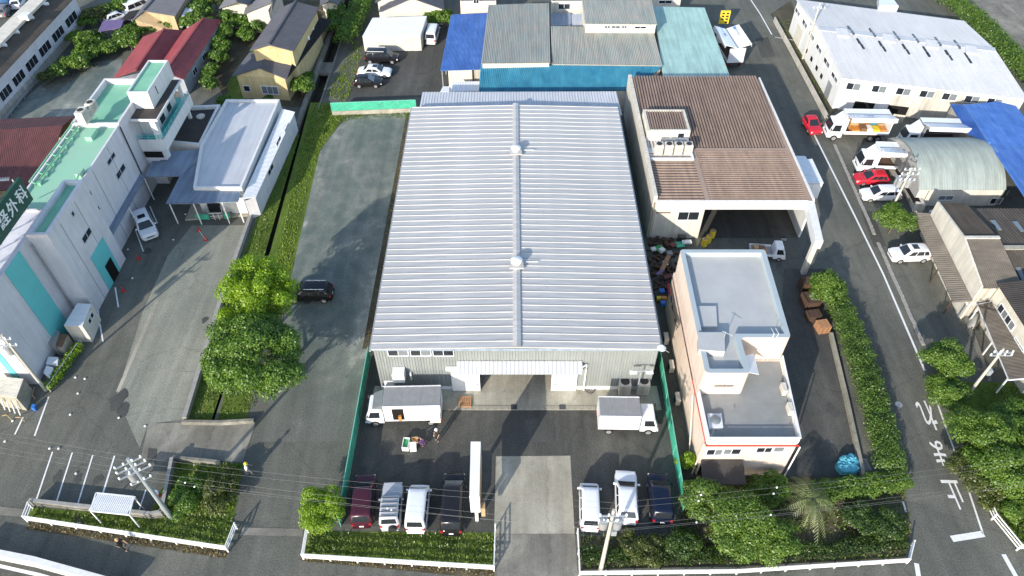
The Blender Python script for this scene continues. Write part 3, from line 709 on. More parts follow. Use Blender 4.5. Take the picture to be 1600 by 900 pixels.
b = MB(); b.bb(xs - .04, xs + .48, BY, y1 + .2, BZ - .1, BZ + .2); b.bb(xs + .48, xr, y1 - .08, y1 + .32, BZ - .1, BZ + .2)
yq = P(1150, 251, BZ).y; b.bb(xs + .48, xr, yq - .28, yq + .22, BZ - .1, BZ + .17); b.bb(xr + .01, xr + .45, BY, yb, BZ - .2, BZ + .22); b.build('roof_trim', 'brown_trim', bb)
w = MB(); w.bb(xl - .42, xl - .02, BY + .12, yb + .2, 0, BZ + .75); w.build('side_wall', 'cream_wall', bb)
w = MB(); w.bb(xr + .46, xr + .66, BY + .12, yb + .2, 0, BZ + .35); w.build('side_wall', 'white_wall', bb)
w = MB(); w.bb(xl, xr + .4, yb - .2, yb, 0, BZ); w.bb(xs, xs + .2, BY + .25, yb - .3, 0, BZ - .25); w.build('rear_wall', 'dirty_wall', bb)
w = MB(); w.bb(xl - .02, xs + .12, BY, BY + .24, 0, BZ - .2); w.build('front_wall', 'cream_wall', bb)
w = MB(); w.bb(xl - .02, xr + .66, BY - .02, BY + .1, BZ - .95, BZ + .22); w.build('fascia', 'white_wall', bb)
w = MB(); w.bb(xs + .3, xr + .4, BY + 11, BY + 11.2, 0, BZ - .2); w.build('bay_wall', 'c_grey', bb)
sheet_ = MB().poly([(xs + .2, BY, .01), (xr + .4, BY, .01), (xr + .4, BY + 11, .01), (xs + .2, BY + 11, .01)]).build('bay_floor', 'asphalt_dark', bb)
window_px(bb, (xl, BY), (xs, BY), (1061, 331), (1090, 343), n=2)
panel(bb, (xl, BY), (xs, BY), .1, 1.6, onwall(1030, 333, (xl, BY), (xs, BY))[1], onwall(1030, 331.5, (xl, BY), (xs, BY))[1], .03, 'wood_dark', 'trim_band')
MB().tube((xl - .3, BY - .08, 0), (xl - .3, BY - .08, BZ), .06).build('downpipe', 'brown_trim', bb)
# portal frame
pe = P(1281, 379, 4.75)
pr_ = MB(); pr_.beam((xr + .25, BY - .05, BZ - .4), (pe.x - .1, pe.y, BZ - .6), .75, 1.1); pr_.build('portal_beam', 'white_wall', bb)
MB().bb(pe.x - .4, pe.x + .1, pe.y + .2, pe.y + .7, 0, BZ - 1.15).build('portal_column', 'cream_wall', bb)
# penthouse
ph0, ph1 = P(1012, 204, 6.5), P(1079, 203, 6.5); phb = P(1040, 171, 6.5).y
pt = rect(ph0.x, ph1.x, ph0.y, phb)
w = MB(); w.prism(pt, BZ + .05, 6.5, cap=False)
i2 = inset(pt, .28); w.add([(p.x, p.y, 6.5) for p in pt] + [(p.x, p.y, 6.5) for p in i2] + [(p.x, p.y, 6.25) for p in i2], [(i, (i + 1) % 4, 4 + (i + 1) % 4, 4 + i) for i in range(4)] + [(4 + i, 4 + (i + 1) % 4, 8 + (i + 1) % 4, 8 + i) for i in range(4)])
w.build('roof_room', 'cream_wall', bb)
corr(bb, 'brown_roof', *[(p.x, p.y, 6.28) for p in i2], 15, .2, name='room_roof')
window_px(bb, pt[0], pt[1], (1060, 208), (1068, 215), n=1, sill=False)
a0, a1 = P(1013, 249, 5.4), P(1084, 247, 5.4)
tr = rect(a0.x, a1.x, a0.y, ph0.y - .05)
w = MB(); w.prism(tr, BZ, 5.5, cap=False); i2 = inset(tr, .2)
w.add([(p.x, p.y, 5.5) for p in tr] + [(p.x, p.y, 5.5) for p in i2] + [(p.x, p.y, 5.25) for p in i2], [(i, (i + 1) % 4, 4 + (i + 1) % 4, 4 + i) for i in range(4)] + [(4 + i, 4 + (i + 1) % 4, 8 + (i + 1) % 4, 8 + i) for i in range(4)] + [(8, 9, 10, 11)])
w.build('plant_deck', 'white_wall', bb)
# ================================================================ PINK BUILDING
def fillet(pts, r, n=4):
    out = []; m = len(pts)
    for i in range(m):
        p0, p1, p2 = [Vector((q[0], q[1])) for q in (pts[i - 1], pts[i], pts[(i + 1) % m])]
        u, v = (p0 - p1).normalized(), (p2 - p1).normalized()
        a, b = p1 + u * r, p1 + v * r
        for k in range(n + 1):
            t = k / n; q = a * (1 - t) ** 2 + p1 * 2 * t * (1 - t) + b * t * t; out.append(Vector((q.x, q.y, 0)))
    return out
FX, FR_, FZ = 15.2, 22.2, 7.85
fp = thing('pink_building', 'two-storey pale pink building with blue-grey flat roof and a lower roof terrace', 'building', (18.5, 30, 0))
up = [Vector(p + (0,)) for p in ((FX, 34.3), (18.75, 34.3), (18.75, 37.9), (22.9, 37.9), (23.3, 48.4), (FX + .25, 48.4))]
flat_block(fp, fillet(up, .35), 5.0, FZ, .55, .42, 'pink_wall', 'blue_deck', 'blue_coping', ins=fillet(inset(up, .42), .12))
low = [Vector(p + (0,)) for p in ((FX - .15, 29.75), (FR_, 29.75), (22.9, 37.85), (23.2, 48.3), (FX + .05, 48.3))]
lo = fillet(low, .3)
w = MB(); w.prism(lo, 0, 4.95, cap=True); w.build('lower_wall', 'pink_wall', fp)
MB().poly([(p.x, p.y, 4.965) for p in inset(low[:3] + [Vector((FX - .1, 37.85, 0))], .2)]).build('terrace_floor', 'grey_deck', fp)
w = MB()
ter = fillet([low[0], low[1], low[2], Vector((FX - .15, 37.85, 0))], .3); ti = inset(ter, .16)
def wall_run(mb, a, b, z0, z1, th):
    mb.beam((a[0], a[1], (z0 + z1) / 2), (b[0], b[1], (z0 + z1) / 2), th, z1 - z0)
wall_run(w, (FX - .07, 34.2), (FX - .07, 29.85), 4.95, 5.45, .16); wall_run(w, (FX + .1, 29.83), (FR_ - .1, 29.83), 4.95, 5.45, .16); wall_run(w, (FR_ - .06, 29.95), (22.8, 37.8), 4.95, 5.45, .16)
w.build('terrace_parapet', 'white_wall', fp)
w = MB()
pts = [(FX - .07, 34.2), (FX - .07, 29.83), (FR_ - .06, 29.83), (22.8, 37.8)]
for (x0, y0_), (x1, y1_) in zip(pts[:-1], pts[1:]):
    d = math.hypot(x1 - x0, y1_ - y0_); k = int(d / .22)
    w.beam((x0, y0_, 5.62), (x1, y1_, 5.62), .09, .06); w.beam((x0, y0_, 5.51), (x1, y1_, 5.51), .05, .04)
    for i in range(0, k + 1, 4): t = i / k; w.bb(x0 + (x1 - x0) * t - .03, x0 + (x1 - x0) * t + .03, y0_ + (y1_ - y0_) * t - .03, y0_ + (y1_ - y0_) * t + .03, 5.45, 5.6)
w.build('railing', 'white_metal', fp)
w = MB(); wall_run(w, (FX - .2, 29.7), (FR_ + .03, 29.7), 4.58, 4.70, .07); wall_run(w, (FX - .17, 29.74), (FX - .17, 36), 4.6, 4.68, .04); w.build('red_band', 'c_red', fp)
w = MB(); wall_run(w, (FX - .15, 36), (FX + .02, 48.2), 4.6, 4.68, .06); w.build('band', 'wood_dark', fp)
a_, b_ = (FX - .15, 29.75), (FR_, 29.75)
window_px(fp, a_, b_, (1106, 702), (1128, 710), n=2, pane=('glass', 'glass_pale')); window_px(fp, a_, b_, (1131, 701), (1155, 709), n=2, pane=('glass_pale', 'glass')); window_px(fp, a_, b_, (1184, 699), (1206, 706), n=2); window_px(fp, a_, b_, (1209, 698), (1223, 705), n=1, pane='glass_pale')
for x in (1116, 1132): window_px(fp, (FX, 34.3), (18.75, 34.3), (x, 601), (x + 14, 603.5), n=1, sill=False, frame='pink_wall')
# rooftop boxes
def roof_box(q, z0, z1, m, name):
    c = [P(x, y, z1) for x, y in q]; MB().prism(c, z0, z1).build(name, m, fp)
roof_box([(1090, 511), (1121, 511), (1119, 478), (1088, 478)], 7.3, 7.55, 'blue_deck', 'roof_hatch')
roof_box([(1092, 546), (1133, 549), (1132, 519), (1091, 519)], 7.3, 8.0, 'blue_deck', 'roof_room')
roof_box([(1108, 668), (1130, 667), (1127, 646), (1105, 646)], 4.97, 5.25, 'white_metal', 'skylight')
q = P(1118, 656, 5.28); MB().lathe(q, [(.42, 0), (.36, .14), (.15, .22)], 14).build('skylight_dome', 'glass_pale', fp)
b = MB(); q = P(1131, 528, 8.0); b.tube(q, q + Vector((0, 0, .8)), .03); b.tube(q + Vector((-.25, .1, .75)), q + Vector((.55, -.35, .65)), .02); b.build('antenna', 'galvanised', fp)
b = MB(); q = P(1207, 522, FZ)
for dx in (-.18, .18): b.tube((q.x + dx, 37.75, 5.0), (q.x + dx, 37.75, FZ + .7), .025); b.tube((q.x + dx, 37.75, FZ + .7), (q.x + dx, 38.5, FZ + .5), .025)
for i in range(9): b.tube((q.x - .18, 37.75, 5.3 + i * .32), (q.x + .18, 37.75, 5.3 + i * .32), .018)
b.build('ladder', 'white_metal', fp)
# entrance canopy, sunshade by the tower, side script
c = [P(1098, 757, 2.35), P(1166, 757, 2.35), P(1163, 727, 2.6), P(1097, 727, 2.6)]
for k in (2, 3): c[k].y = 29.66
MB().slab(c, .12).build('entrance_canopy', 'dark_roof', fp)
MB().bb(c[0].x + .3, c[1].x - .3, 29.62, 29.72, 0, 2.2).build('doorway', 'opening', fp)
c = [P(1166, 581, 7.2), P(1186, 585, 6.4), P(1178, 552, 6.6), P(1164, 556, 7.3)]
MB().slab(c, .06).build('awning', 'white_metal', fp)
text('キョーエイ', .85, 'metal_dark', fp, (FX - .24, 44.3, 3.6), (0, -1, 0), (0, 0, 1), depth=.02)
text('印刷', .7, 'c_red', fp, (FX - .24, 47.3, 3.6), (0, -1, 0), (0, 0, 1), depth=.02)
b = MB(); b.tube((FX - .4, 29.9, 0), (FX - .25, 29.9, 4.6), .06); b.tube((FX - .45, 31.5, .6), (FX - .3, 34.6, 4.4), .05); b.build('downpipe', 'pink_wall', fp)
MB().tube((FR_ + .1, 29.6, .1), (FR_ + .1, 29.6, 4.6), .06).build('downpipe', 'white_paint', fp)
# ================================================================ WHITE FACTORY
gz = 4.6
GA, GB, GC, GD = P(1316, 122, gz), P(1606, 155, gz), P(1506, 33, gz + .3), P(1244, -1, gz + .3)
RL, RR = GA.lerp(GD, .52) + Vector((0, 0, .85)), GB.lerp(GC, .52) + Vector((0, 0, .85))
fa = thing('factory', 'white two-storey factory with a wide pale ribbed roof and rows of skylights', 'factory', (GA.x, GA.y, 0))
corr(fa, 'white_roof', GA, GB, RR, RL, 120, .07, name='roof_slope'); corr(fa, 'white_roof', GD, GC, RR, RL, 120, .07, name='roof_slope')
MB().beam(RL + Vector((0, 0, .05)), RR + Vector((0, 0, .05)), 1.1, .07).build('ridge_cap', 'pale_roof', fa)
GI = inset([GA, GB, GC, GD], .18)
w = MB(); w.add([(p.x, p.y, 0) for p in GI] + [(p.x, p.y, gz - .14 if k < 2 else gz + .16) for k, p in enumerate(GI)], [(0, 1, 5, 4), (2, 3, 7, 6)])
mL, mR = GI[0].lerp(GI[3], .52), GI[1].lerp(GI[2], .52)
for a, b2, m_ in ((0, 3, mL), (1, 2, mR)): w.poly([(GI[a].x, GI[a].y, 0), (GI[b2].x, GI[b2].y, 0), (GI[b2].x, GI[b2].y, gz + .16), (m_.x, m_.y, gz + .9), (GI[a].x, GI[a].y, gz - .14)])
w.build('wall', 'white_wall', fa)
for p0, p1 in (((1244, 11), (1249, 27)), ((1255.5, 29), (1260, 46)), ((1266, 47), (1271, 65.5)), ((1277, 67), (1282.5, 85.5)), ((1289, 88), (1295, 108)), ((1301, 111), (1307.5, 131))):
    window_px(fa, GI[3], GI[0], p0, p1, n=2, pane=('glass', 'glass_pale'))
xs_ = [(1325, 129), (1365, 133), (1403, 137), (1440, 141), (1475, 145), (1510, 149), (1545, 153)]
LF = (GI[1] - GI[0]).length
for k, (x, y) in enumerate(xs_):
    window_px(fa, GI[0], GI[1], (x, y), (x + 17, y + 12), n=2, pane=('glass', 'glass_pale'))
sd, _ = onwall(1395, 150, GI[0], GI[1])
panel(fa, GI[0], GI[1], sd, LF - .05, .02, gz - .3, .012, 'dirty_wall', 'stained_wall')
for k in range(2): panel(fa, GI[0], GI[1], 2.5 + k * 4.2, 5.0 + k * 4.2, .3, 1.5, .05, 'opening', 'low_window')
LLn = (GI[0] - GI[3]).length
for s0, s1, z1, m_ in ((2.5, 5.5, 2.6, 'cream_wall'), (18.0, 19.6, 2.2, 'metal_grey')): panel(fa, GI[3], GI[0], s0, s1, .02, z1, .06, m_, 'door')
for s in (8, 10.5, 13, 15.2): panel(fa, GI[3], GI[0], s, s + .7, 1.0, 1.6, .06, 'opening', 'small_window')
def on_roof(px, py, a, b, c):
    n = (b - a).cross(c - a).normalized(); d = ray(px, py); o = Vector((0, 0, CAMH)); return o + d * ((a - o).dot(n) / d.dot(n)), (n if n.z > 0 else -n)
def skylight(root, px4, pl, m='glass', t=.12, name='skylight'):
    q = []
    for x, y in px4:
        p, n = on_roof(x, y, *pl); q.append(p + n * t)
    return MB().slab(q, t + .02).build(name, m, root)
for x, y in ((1323, 41.5), (1356.5, 45), (1394, 50), (1424, 54), (1459, 59), (1489, 63.5)):
    for k in range(2): skylight(fa, [(x + 5.5 * k + 4.5, y + 7 * k + 6), (x + 5.5 * k + 7, y + 7 * k + 5.5), (x + 5.5 * k + 2.8, y + 7 * k), (x + 5.5 * k + .3, y + 7 * k)], (GD, GC, RR))
for x, y in ((1337, 61), (1371, 65), (1408, 69.5), (1440, 73.5), (1475, 79), (1505, 83.5)):
    for k in range(2): skylight(fa, [(x + 6 * k + 5, y + 8.4 * k + 7.4), (x + 6 * k + 8, y + 8.4 * k + 7.4), (x + 6 * k + 3.2, y + 8.4 * k), (x + 6 * k + .3, y + 8.4 * k)], (GA, GB, RR))
for x, y in ((1317, 51), (1389, 60), (1456, 69), (1518, 78)):
    skylight(fa, [(x - 9, y + 6), (x + 10, y + 8), (x + 6, y - 4), (x - 11, y - 6)], (GA, GB, RR), 'white_roof', .22, 'ridge_vent')
skylight(fa, [(1371, 17), (1401, 18), (1391, 4), (1370, 3)], (GD, GC, RR), 'white_metal', .8, 'roof_box')
# ================================================================ HOSPITAL
hz, HX, HB = 9.6, -42.05, -41.1
ho = thing('hospital', 'white hospital with green flat roofs, a roof tower and a big green sign', 'hospital', (-43, 48, 0))
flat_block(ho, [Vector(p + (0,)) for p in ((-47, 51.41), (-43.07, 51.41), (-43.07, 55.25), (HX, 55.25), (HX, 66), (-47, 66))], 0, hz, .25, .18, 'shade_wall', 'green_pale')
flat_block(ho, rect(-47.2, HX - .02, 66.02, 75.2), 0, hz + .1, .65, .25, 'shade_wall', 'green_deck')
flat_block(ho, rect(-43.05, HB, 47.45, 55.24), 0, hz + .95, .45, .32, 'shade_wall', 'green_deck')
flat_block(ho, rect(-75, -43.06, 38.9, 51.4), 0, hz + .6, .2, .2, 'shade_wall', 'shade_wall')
fx = (HB, 47.45), (HB, 55.24); fy = (HX, 55.25), (HX, 66.0)
for w_, p0, p1 in ((fx, (113.6, 339), (113, 329)), (fx, (131.7, 381), (138.6, 354)), (fy, (138.6, 310), (140, 298)), (fy, (150.5, 334.5), (153, 321.4)), (fy, (184.4, 281), (192, 254.7)), (fy, (169.4, 259), (177, 237))):
    window_px(ho, *w_, p0, p1, n=1 if p0[1] > 300 and p0[1] != 381 else 2, sill=True, frame='shade_wall')
panel(ho, *fx, 3.2, 6.2, .02, 4.6, .05, 'cyan_paint', 'door_surround'); panel(ho, *fx, 4.3, 5.7, .02, 2.3, .08, 'opening', 'doorway')
w2 = (-43.05, 38.9), (-43.05, 47.45)
panel(ho, *w2, 4.3, 6.9, .02, hz + .55, .05, 'cyan_paint', 'cyan_stripe')
w3 = (-75, 38.9), (-43.06, 38.9)
panel(ho, *w3, 30.2, 30.8, .02, hz + .55, .05, 'cyan_paint', 'cyan_stripe')
for y in (49.5, 52.6): panel(ho, *fx, y - 47.45, y - 47.42, .02, hz + .4, .03, 'stone', 'wall_joint')
for y in (58.4, 62.2): panel(ho, *fy, y - 55.25, y - 55.22, .02, hz - .3, .03, 'stone', 'wall_joint')
MB().tube((HX + .1, 65.8, .1), (HX + .1, 65.8, hz - .2), .07).build('drain_pipe', 'metal_dark', ho)
MB().tube((-42.9, 47.25, .1), (-42.9, 47.25, hz), .06).build('drain_pipe', 'metal_grey', ho)
# tower
flat_block(ho, rect(-42.3, -40.0, 70.2, 77.1), 8.75, 10.95, .2, .16, 'white_wall', 'green_deck')
window_px(ho, (-40.0, 70.2), (-40.0, 77.1), (241, 135), (247.5, 146), n=1, sill=False)
# balcony wing with the dark flat roof
WB = -38.95
MB().bb(HX + .02, WB, 68.0, 76.4, 8.62, 8.86).build('wing_roof', 'white_wall', ho)
MB().poly([(HX + .1, 68.15, 8.872), (WB - .15, 68.15, 8.872), (WB - .15, 76.25, 8.872), (HX + .1, 76.25, 8.872)]).build('roof_felt', 'black_deck', ho)
MB().bb(HX + .02, -40.5, 69.6, 76.3, 0, 8.61).build('wing_wall', 'white_wall', ho)
MB().bb(HX + .02, -39.2, 68.0, 77.4, 5.6, 5.8).build('balcony_floor', 'teal_rail', ho)
MB().bb(HX + .02, -39.06, 67.86, 68.0, 4.9, 6.3).build('balcony_wall', 'white_wall', ho); MB().bb(-39.2, -39.06, 68.01, 77.4, 4.9, 6.3).build('balcony_wall', 'white_wall', ho)
w = MB(); w.bb(-39.95, -39.35, 68.02, 68.6, 3.7, 8.61); w.bb(-39.6, -39.25, 76.0, 76.35, 3.7, 8.61); w.build('column', 'white_wall', ho)
w = MB()
for z in (6.55, 6.8): w.bb(HX + .1, -39.1, 67.90, 67.95, z, z + .05); w.bb(-39.15, -39.10, 68, 77.3, z, z + .05)
for i in range(10): w.bb(-39.15, -39.10, 68.1 + i, 68.16 + i, 6.25, 6.8)
for i in range(3): w.bb(-41.8 + i * 1.1, -41.75 + i * 1.1, 67.90, 67.95, 6.25, 6.8)
w.build('balcony_railing', 'cyan_paint', ho)
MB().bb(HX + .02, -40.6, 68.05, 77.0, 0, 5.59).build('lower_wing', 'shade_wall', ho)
for a, b2 in ((71.2, 72.6), (73.6, 74.8)):
    window(ho, (-40.5, 69.6), (-40.5, 76.3), a - 69.6, b2 - 69.6, 6.0, 8.1, n=1, sill=False)
MB().bb(HX + .2, -39.8, 67.72, 67.84, 4.0, 4.75).build('window_band', 'opening', ho)
MB().bb(HX + .03, -39.5, 67.85, 68.04, 3.6, 4.89).build('wing_base', 'shade_wall', ho)
# roof edge railing, left side
w = MB(); x = -46.7
for i in range(7):
    y = 56.0 + i * 1.5
    w.beam((x, y, hz), (x + .75, y, hz - .2), .09, .09); w.bb(x - .04, x + .04, y - .04, y + .04, hz - .2, hz + .45); w.bb(x + .45, x + .75, y - .15, y + .15, hz - .24, hz + .05)
w.bb(x - .05, x + .05, 55.6, 65.8, hz + .38, hz + .48); w.bb(x + .25, x + .35, 55.6, 65.8, hz - .1, hz); w.build('roof_railing', 'green_deck', ho)
w = MB(); w.bb(-44.6, -43.9, 63.3, 65.0, hz - .25, hz + .25); w.bb(-42.9, -42.4, 56.9, 57.9, hz - .25, hz + .35); w.build('roof_box', 'green_pale', ho)
# big sign on the roof
q = P(54, 311, 10.75); sx, sy1 = q.x - .1, q.y
sg = thing('rooftop_sign', 'long dark green rooftop sign with white characters on the white hospital', 'sign', (sx, sy1 - 7, 10.4))
MB().bb(sx - .25, sx, sy1 - 15.5, sy1, 10.75, 13.3).build('sign_board', 'green_sign', sg)
for i, ch in enumerate('科外経神脳'):
    text(ch, 1.5, 'c_white', sg, (sx + .02, sy1 - 1.05 - i * 1.68, 12.0), (0, 1, 0), (0, 0, 1), name='character', depth=.03)
w = MB()
for i in range(6):
    y = sy1 - .6 - i * 2.6
    w.beam((sx - .3, y, 10.42), (sx - .3, y, 13.5), .1, .1); w.beam((sx - .3, y, 13.2), (sx - 2.3, y, 10.42), .1, .1)
w.beam((sx - .33, sy1, 12), (sx - .33, sy1 - 15, 12), .08, .08); w.beam((sx - .33, sy1, 13), (sx - .33, sy1 - 15, 13), .08, .08); w.build('frame', 'galvanised', sg)
# low wing with flat roofs and the metal canopy
lz = 3.6
lw = thing('clinic_wing', 'single-storey wing with black felt and pale metal flat roofs beside the hospital', 'building', (-34, 63, 0))
c0, c1, c2, c3 = P(252, 220, lz), P(313, 226, lz), P(344, 163, lz), P(287, 166, lz)
f0, f1, f2 = P(302, 294, lz), P(378, 293, lz), P(437, 156, lz)
lx2, lyf, lx1 = f1.x, f0.y, f0.x
f3 = P(352, 159, lz)
flat_block(lw, [Vector((p.x, p.y, 0)) for p in (c0, c1, c2, c3)], 0, lz, .45, .32, 'white_wall', 'black_deck')
flat_block(lw, [Vector((f0.x, lyf, 0)), Vector((f1.x, lyf, 0)), Vector((f2.x, f2.y, 0)), Vector((f3.x, f2.y, 0)), Vector((c1.x + .04, c1.y, 0))], 0, lz + .1, .3, .25, 'white_wall', 'pale_roof')
MB().lathe((c2.x - 1.9, c2.y - 2.2, lz - .45), [(.5, 0), (.55, .2), (.2, .4)], 9).build('roof_vent', 'cream_wall', lw)
e0, e1, e2, e3 = P(378, 311, 3.1), P(400, 308, 2.7), P(461, 175, 2.7), P(441, 170, 3.1)
corr(lw, 'white_metal', e0, e3, e2, e1, 70, .05, name='side_roof')
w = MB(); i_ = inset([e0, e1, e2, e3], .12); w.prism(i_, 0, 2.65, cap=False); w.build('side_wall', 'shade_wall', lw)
for p0, p1 in (((437, 212), (432, 229)), ((450, 192), (445, 208)), ((425, 254), (420, 276))):
    window_px(lw, i_[1], i_[2], p0, p1, n=2, sill=False)
fr = (lx1, lyf), (lx2, lyf)
panel(lw, *fr, .8, 2.3, .02, 2.3, .05, 'glass', 'entrance'); panel(lw, *fr, 3.4, 5.2, .02, 2.5, .25, 'white_wall', 'pillar')
cp = thing('canopy', 'blue-grey ribbed metal canopy bridging the hospital and its low wing', 'canopy', (-39, 60, 0))
cz = 3.25
def cq(pts): return [P(x, y, cz) for x, y in pts]
k = cq([(226, 276), (281, 275), (330, 233), (244, 238)]); corr(cp, 'blue_grey_roof', *k, 36, .06)
k = cq([(259, 318), (300, 318), (328, 240), (281, 275)]); corr(cp, 'blue_grey_roof', *k, 24, .06)
k = cq([(296, 318), (372, 315), (376, 300), (301, 298)]); corr(cp, 'blue_grey_roof', *k, 34, .06)
k = cq([(172, 376), (226, 277), (205, 252), (156, 346)]); corr(cp, 'blue_grey_roof', k[0], k[1], k[2], k[3], 40, .06)
w = MB()
for x, y in ((262, 316), (300, 317), (345, 316), (368, 314), (224, 279), (200, 325), (174, 372)):
    p = P(x, y, cz); w.bb(p.x - .05, p.x + .05, p.y + .15, p.y + .25, 0, cz - .1)
w.build('post', 'white_paint', cp)
en = thing('entrance_ramp', 'pale concrete entrance landing with green railings before the clinic wing', 'ramp', P(345, 345))
MB().prism(PP([(290, 345), (392, 338), (400, 310), (300, 322)]), 0, .22).build('landing', 'concrete', en)
w = MB()
for a, b2 in (((330, 346), (352, 345)), ((352, 345), (345, 322)), ((330, 346), (322, 322)), ((322, 333), (348, 332))):
    A, B_ = P(*a), P(*b2)
    for z in (.55, .95): w.beam((A.x, A.y, z + .2), (B_.x, B_.y, z + .2), .06, .06)
    for t in (0, .33, .66, 1): q = A.lerp(B_, t); w.bb(q.x - .03, q.x + .03, q.y - .03, q.y + .03, .2, 1.2)
w.build('railing', 'white_metal', en)
w = MB()
for a, b2 in (((308, 345), (330, 346)), ((352, 345), (361, 343))):
    A, B_ = P(*a), P(*b2); w.beam((A.x, A.y, .65), (B_.x, B_.y, .65), .05, .8)
w.build('green_screen', 'net_green', en)
# ================================================================ RIGHT SIDE BUILDINGS
# blue roofed sheds
bu = gable('blue_shed', 'bright blue sheet-roofed shed at the right behind the arched roof', 'shed', (1512, 210, 3.3), (1484, 162, 3.3), (1546, 224, 4.6), (1508, 164, 4.6), (1640, 236, 3.4), (1580, 156, 3.4), 'blue_roof', 60, .05, 'dirty_wall', prof='wave', ridge='blue_roof', inset_w=.2)
def slope(root, pts, m, n, h=.07, prof='tile', name='lower_roof'):
    c = [P(*p) for p in pts]; return corr(root, m, *c, n, h, prof, name=name)
slope(bu, [(1608, 318, 4.5), (1700, 330, 3.4), (1640, 236, 3.4), (1546, 224, 4.6)], 'blue_roof', 24, .05, 'wave')
# arched hall
ez = 2.3
A0, A1 = P(1436, 298, ez), P(1586, 306, ez)
yf = A0.y; half, rise = 4.9, 2.15; yc = yf + half
ax0, ax1 = A0.x - .1, A1.x - .7
ar = thing('arched_hall', 'low hall with a grey-green barrel roof and a cream front wall', 'hall', ((ax0 + ax1) / 2, yf, 0))
prof = []
Rr = (half ** 2 + rise ** 2) / (2 * rise); aa0 = math.asin(half / Rr)
NA = 18
for k in range(NA + 1):
    t = -aa0 + 2 * aa0 * k / NA; prof.append((yc + Rr * math.sin(t), ez + rise - Rr + Rr * math.cos(t)))
nr = 34; vs = []; fs = []
for i in range(nr + 1):
    x = ax0 + (ax1 - ax0) * i / nr
    for dx, dz_ in ((0, .14), (.07, .14), (.10, 0)):
        for y, z in prof: vs.append((x + dx, y, z + dz_))
m_ = NA + 1
for r in range(3 * (nr + 1) - 1):
    for k in range(NA): fs.append((r * m_ + k, r * m_ + k + 1, (r + 1) * m_ + k + 1, (r + 1) * m_ + k))
MB().add(vs, fs).build('barrel_roof', 'arch_roof', ar)
w = MB(); w.poly([(ax0 + .1, y, z - .05) for y, z in prof] + [(ax0 + .1, yf + 2 * half, 0), (ax0 + .1, yf, 0)][::1]); w.poly([(ax1, y, z - .05) for y, z in prof] + [(ax1, yf + 2 * half, 0), (ax1, yf, 0)]); w.build('gable_wall', 'stone', ar)
w = MB(); w.bb(ax0 + .11, ax1 - .01, yf + .15, yf + .3, 0, ez); w.bb(ax0 + .11, ax1 - .01, yf + 2 * half - .3, yf + 2 * half - .15, 0, ez); w.build('front_wall', 'cream_wall', ar)
fw = (ax0 + .1, yf + .15), (ax1, yf + .15)
window_px(ar, *fw, (1550, 310), (1562, 318), n=2, pane=('glass', 'glass_pale')); window_px(ar, *fw, (1468, 306), (1487, 312), n=2, pane='glass_pale')
for s in (1.2, 10.2): panel(ar, *fw, s, s + .06, .02, ez - .1, .04, 'metal_dark', 'downpipe')
# dark-roofed workshop
jz = 4.5
JA, JB = P(1536, 449, jz), P(1467, 316, jz)
yf, yb = JA.y, JB.y
yr = P(1535, 372, jz + .9).y
def jX(y): return JA.x + (JB.x - JA.x) * (y - yf) / (yb - yf)
xf, xb_, xm = jX(yf), jX(yb), jX(yr); jx = xm
jw = thing('workshop', 'old workshop with dark mossy roof, pale weathered front slope and long cream side wall', 'workshop', (jx, yf, 0))
x1 = P(1561, 373, jz + .9).x
w = MB(); prf = [(yf, 0), (yb, 0), (yb, jz + .1), (yr, jz + 1.05), (yf, jz + .1)]
w.poly([(jX(y), y, z) for y, z in prf]); w.poly([(jX(y) - .2, y, z) for y, z in prf])
for (y0_, z0_), (y1_, z1_) in zip(prf[1:], prf[2:] + prf[:1]): w.poly([(jX(y0_), y0_, z0_), (jX(y1_), y1_, z1_), (jX(y1_) - .2, y1_, z1_), (jX(y0_) - .2, y0_, z0_)])
w.build('side_wall', 'cream_wall', jw)
corr(jw, 'moss_roof', (xm + .02, yr, jz + .9), (x1, yr, jz + .9), (x1, yb, jz - .1), (xb_ + .02, yb, jz - .1), 22, .05, name='roof_slope')
corr(jw, 'rust_tin', (xf + .02, yf, jz - .1), (x1 + .1, yf, jz - .1), (x1 + .1, yr - .02, jz + .9), (xm + .02, yr - .02, jz + .9), 20, .07, 'wave', name='roof_slope')
w = MB(); w.bb(xf + .05, x1, yf + .2, yf + .3, 0, jz - .25); w.bb(x1 - .3, x1 - .2, yf + .31, yb, 0, jz - .25); w.bb(xb_ + .05, x1 - .3, yb - .3, yb - .2, 0, jz - .3); w.build('wall', 'dirty_wall', jw)
MB().beam((xm, yr, jz + 1.0), (x1 + .05, yr, jz + 1.0), .35, .12).build('ridge', 'cream_wall', jw)
sz = 3.6
a, b2, c_, d = P(1512, 326, sz), P(1625, 338, sz), P(1650, 388, sz + .9), P(1562, 386, sz + .9)
js = thing('workshop_annex', 'dark-roofed annex with two pale roof lights beside the old workshop', 'workshop', (x1 + 4, b2.y - 4, 0))
yb2 = a.y; yr2 = c_.y; xr2 = 62
corr(js, 'moss_roof', (x1 + .15, yr2, sz + .9), (xr2, yr2, sz + .9), (xr2, yb2, sz), (x1 + .15, yb2, sz), 40, .05, name='roof_slope')
corr(js, 'moss_roof', (x1 + .15, yr2 - 6.5, sz - .2), (xr2, yr2 - 6.5, sz - .2), (xr2, yr2 - .02, sz + .9), (x1 + .15, yr2 - .02, sz + .9), 40, .05, name='roof_slope')
MB().beam((x1 + .15, yr2, sz + 1.0), (xr2, yr2, sz + 1.0), .55, .12).build('ridge', 'concrete', js)
w = MB(); w.bb(x1 + .2, xr2, yr2 - 6.2, yb2 - .2, 0, sz - .35); w.build('wall', 'dirty_wall', js)
pl_ = (Vector((x1, yr2, sz + .9)), Vector((xr2, yr2, sz + .9)), Vector((xr2, yb2, sz)))
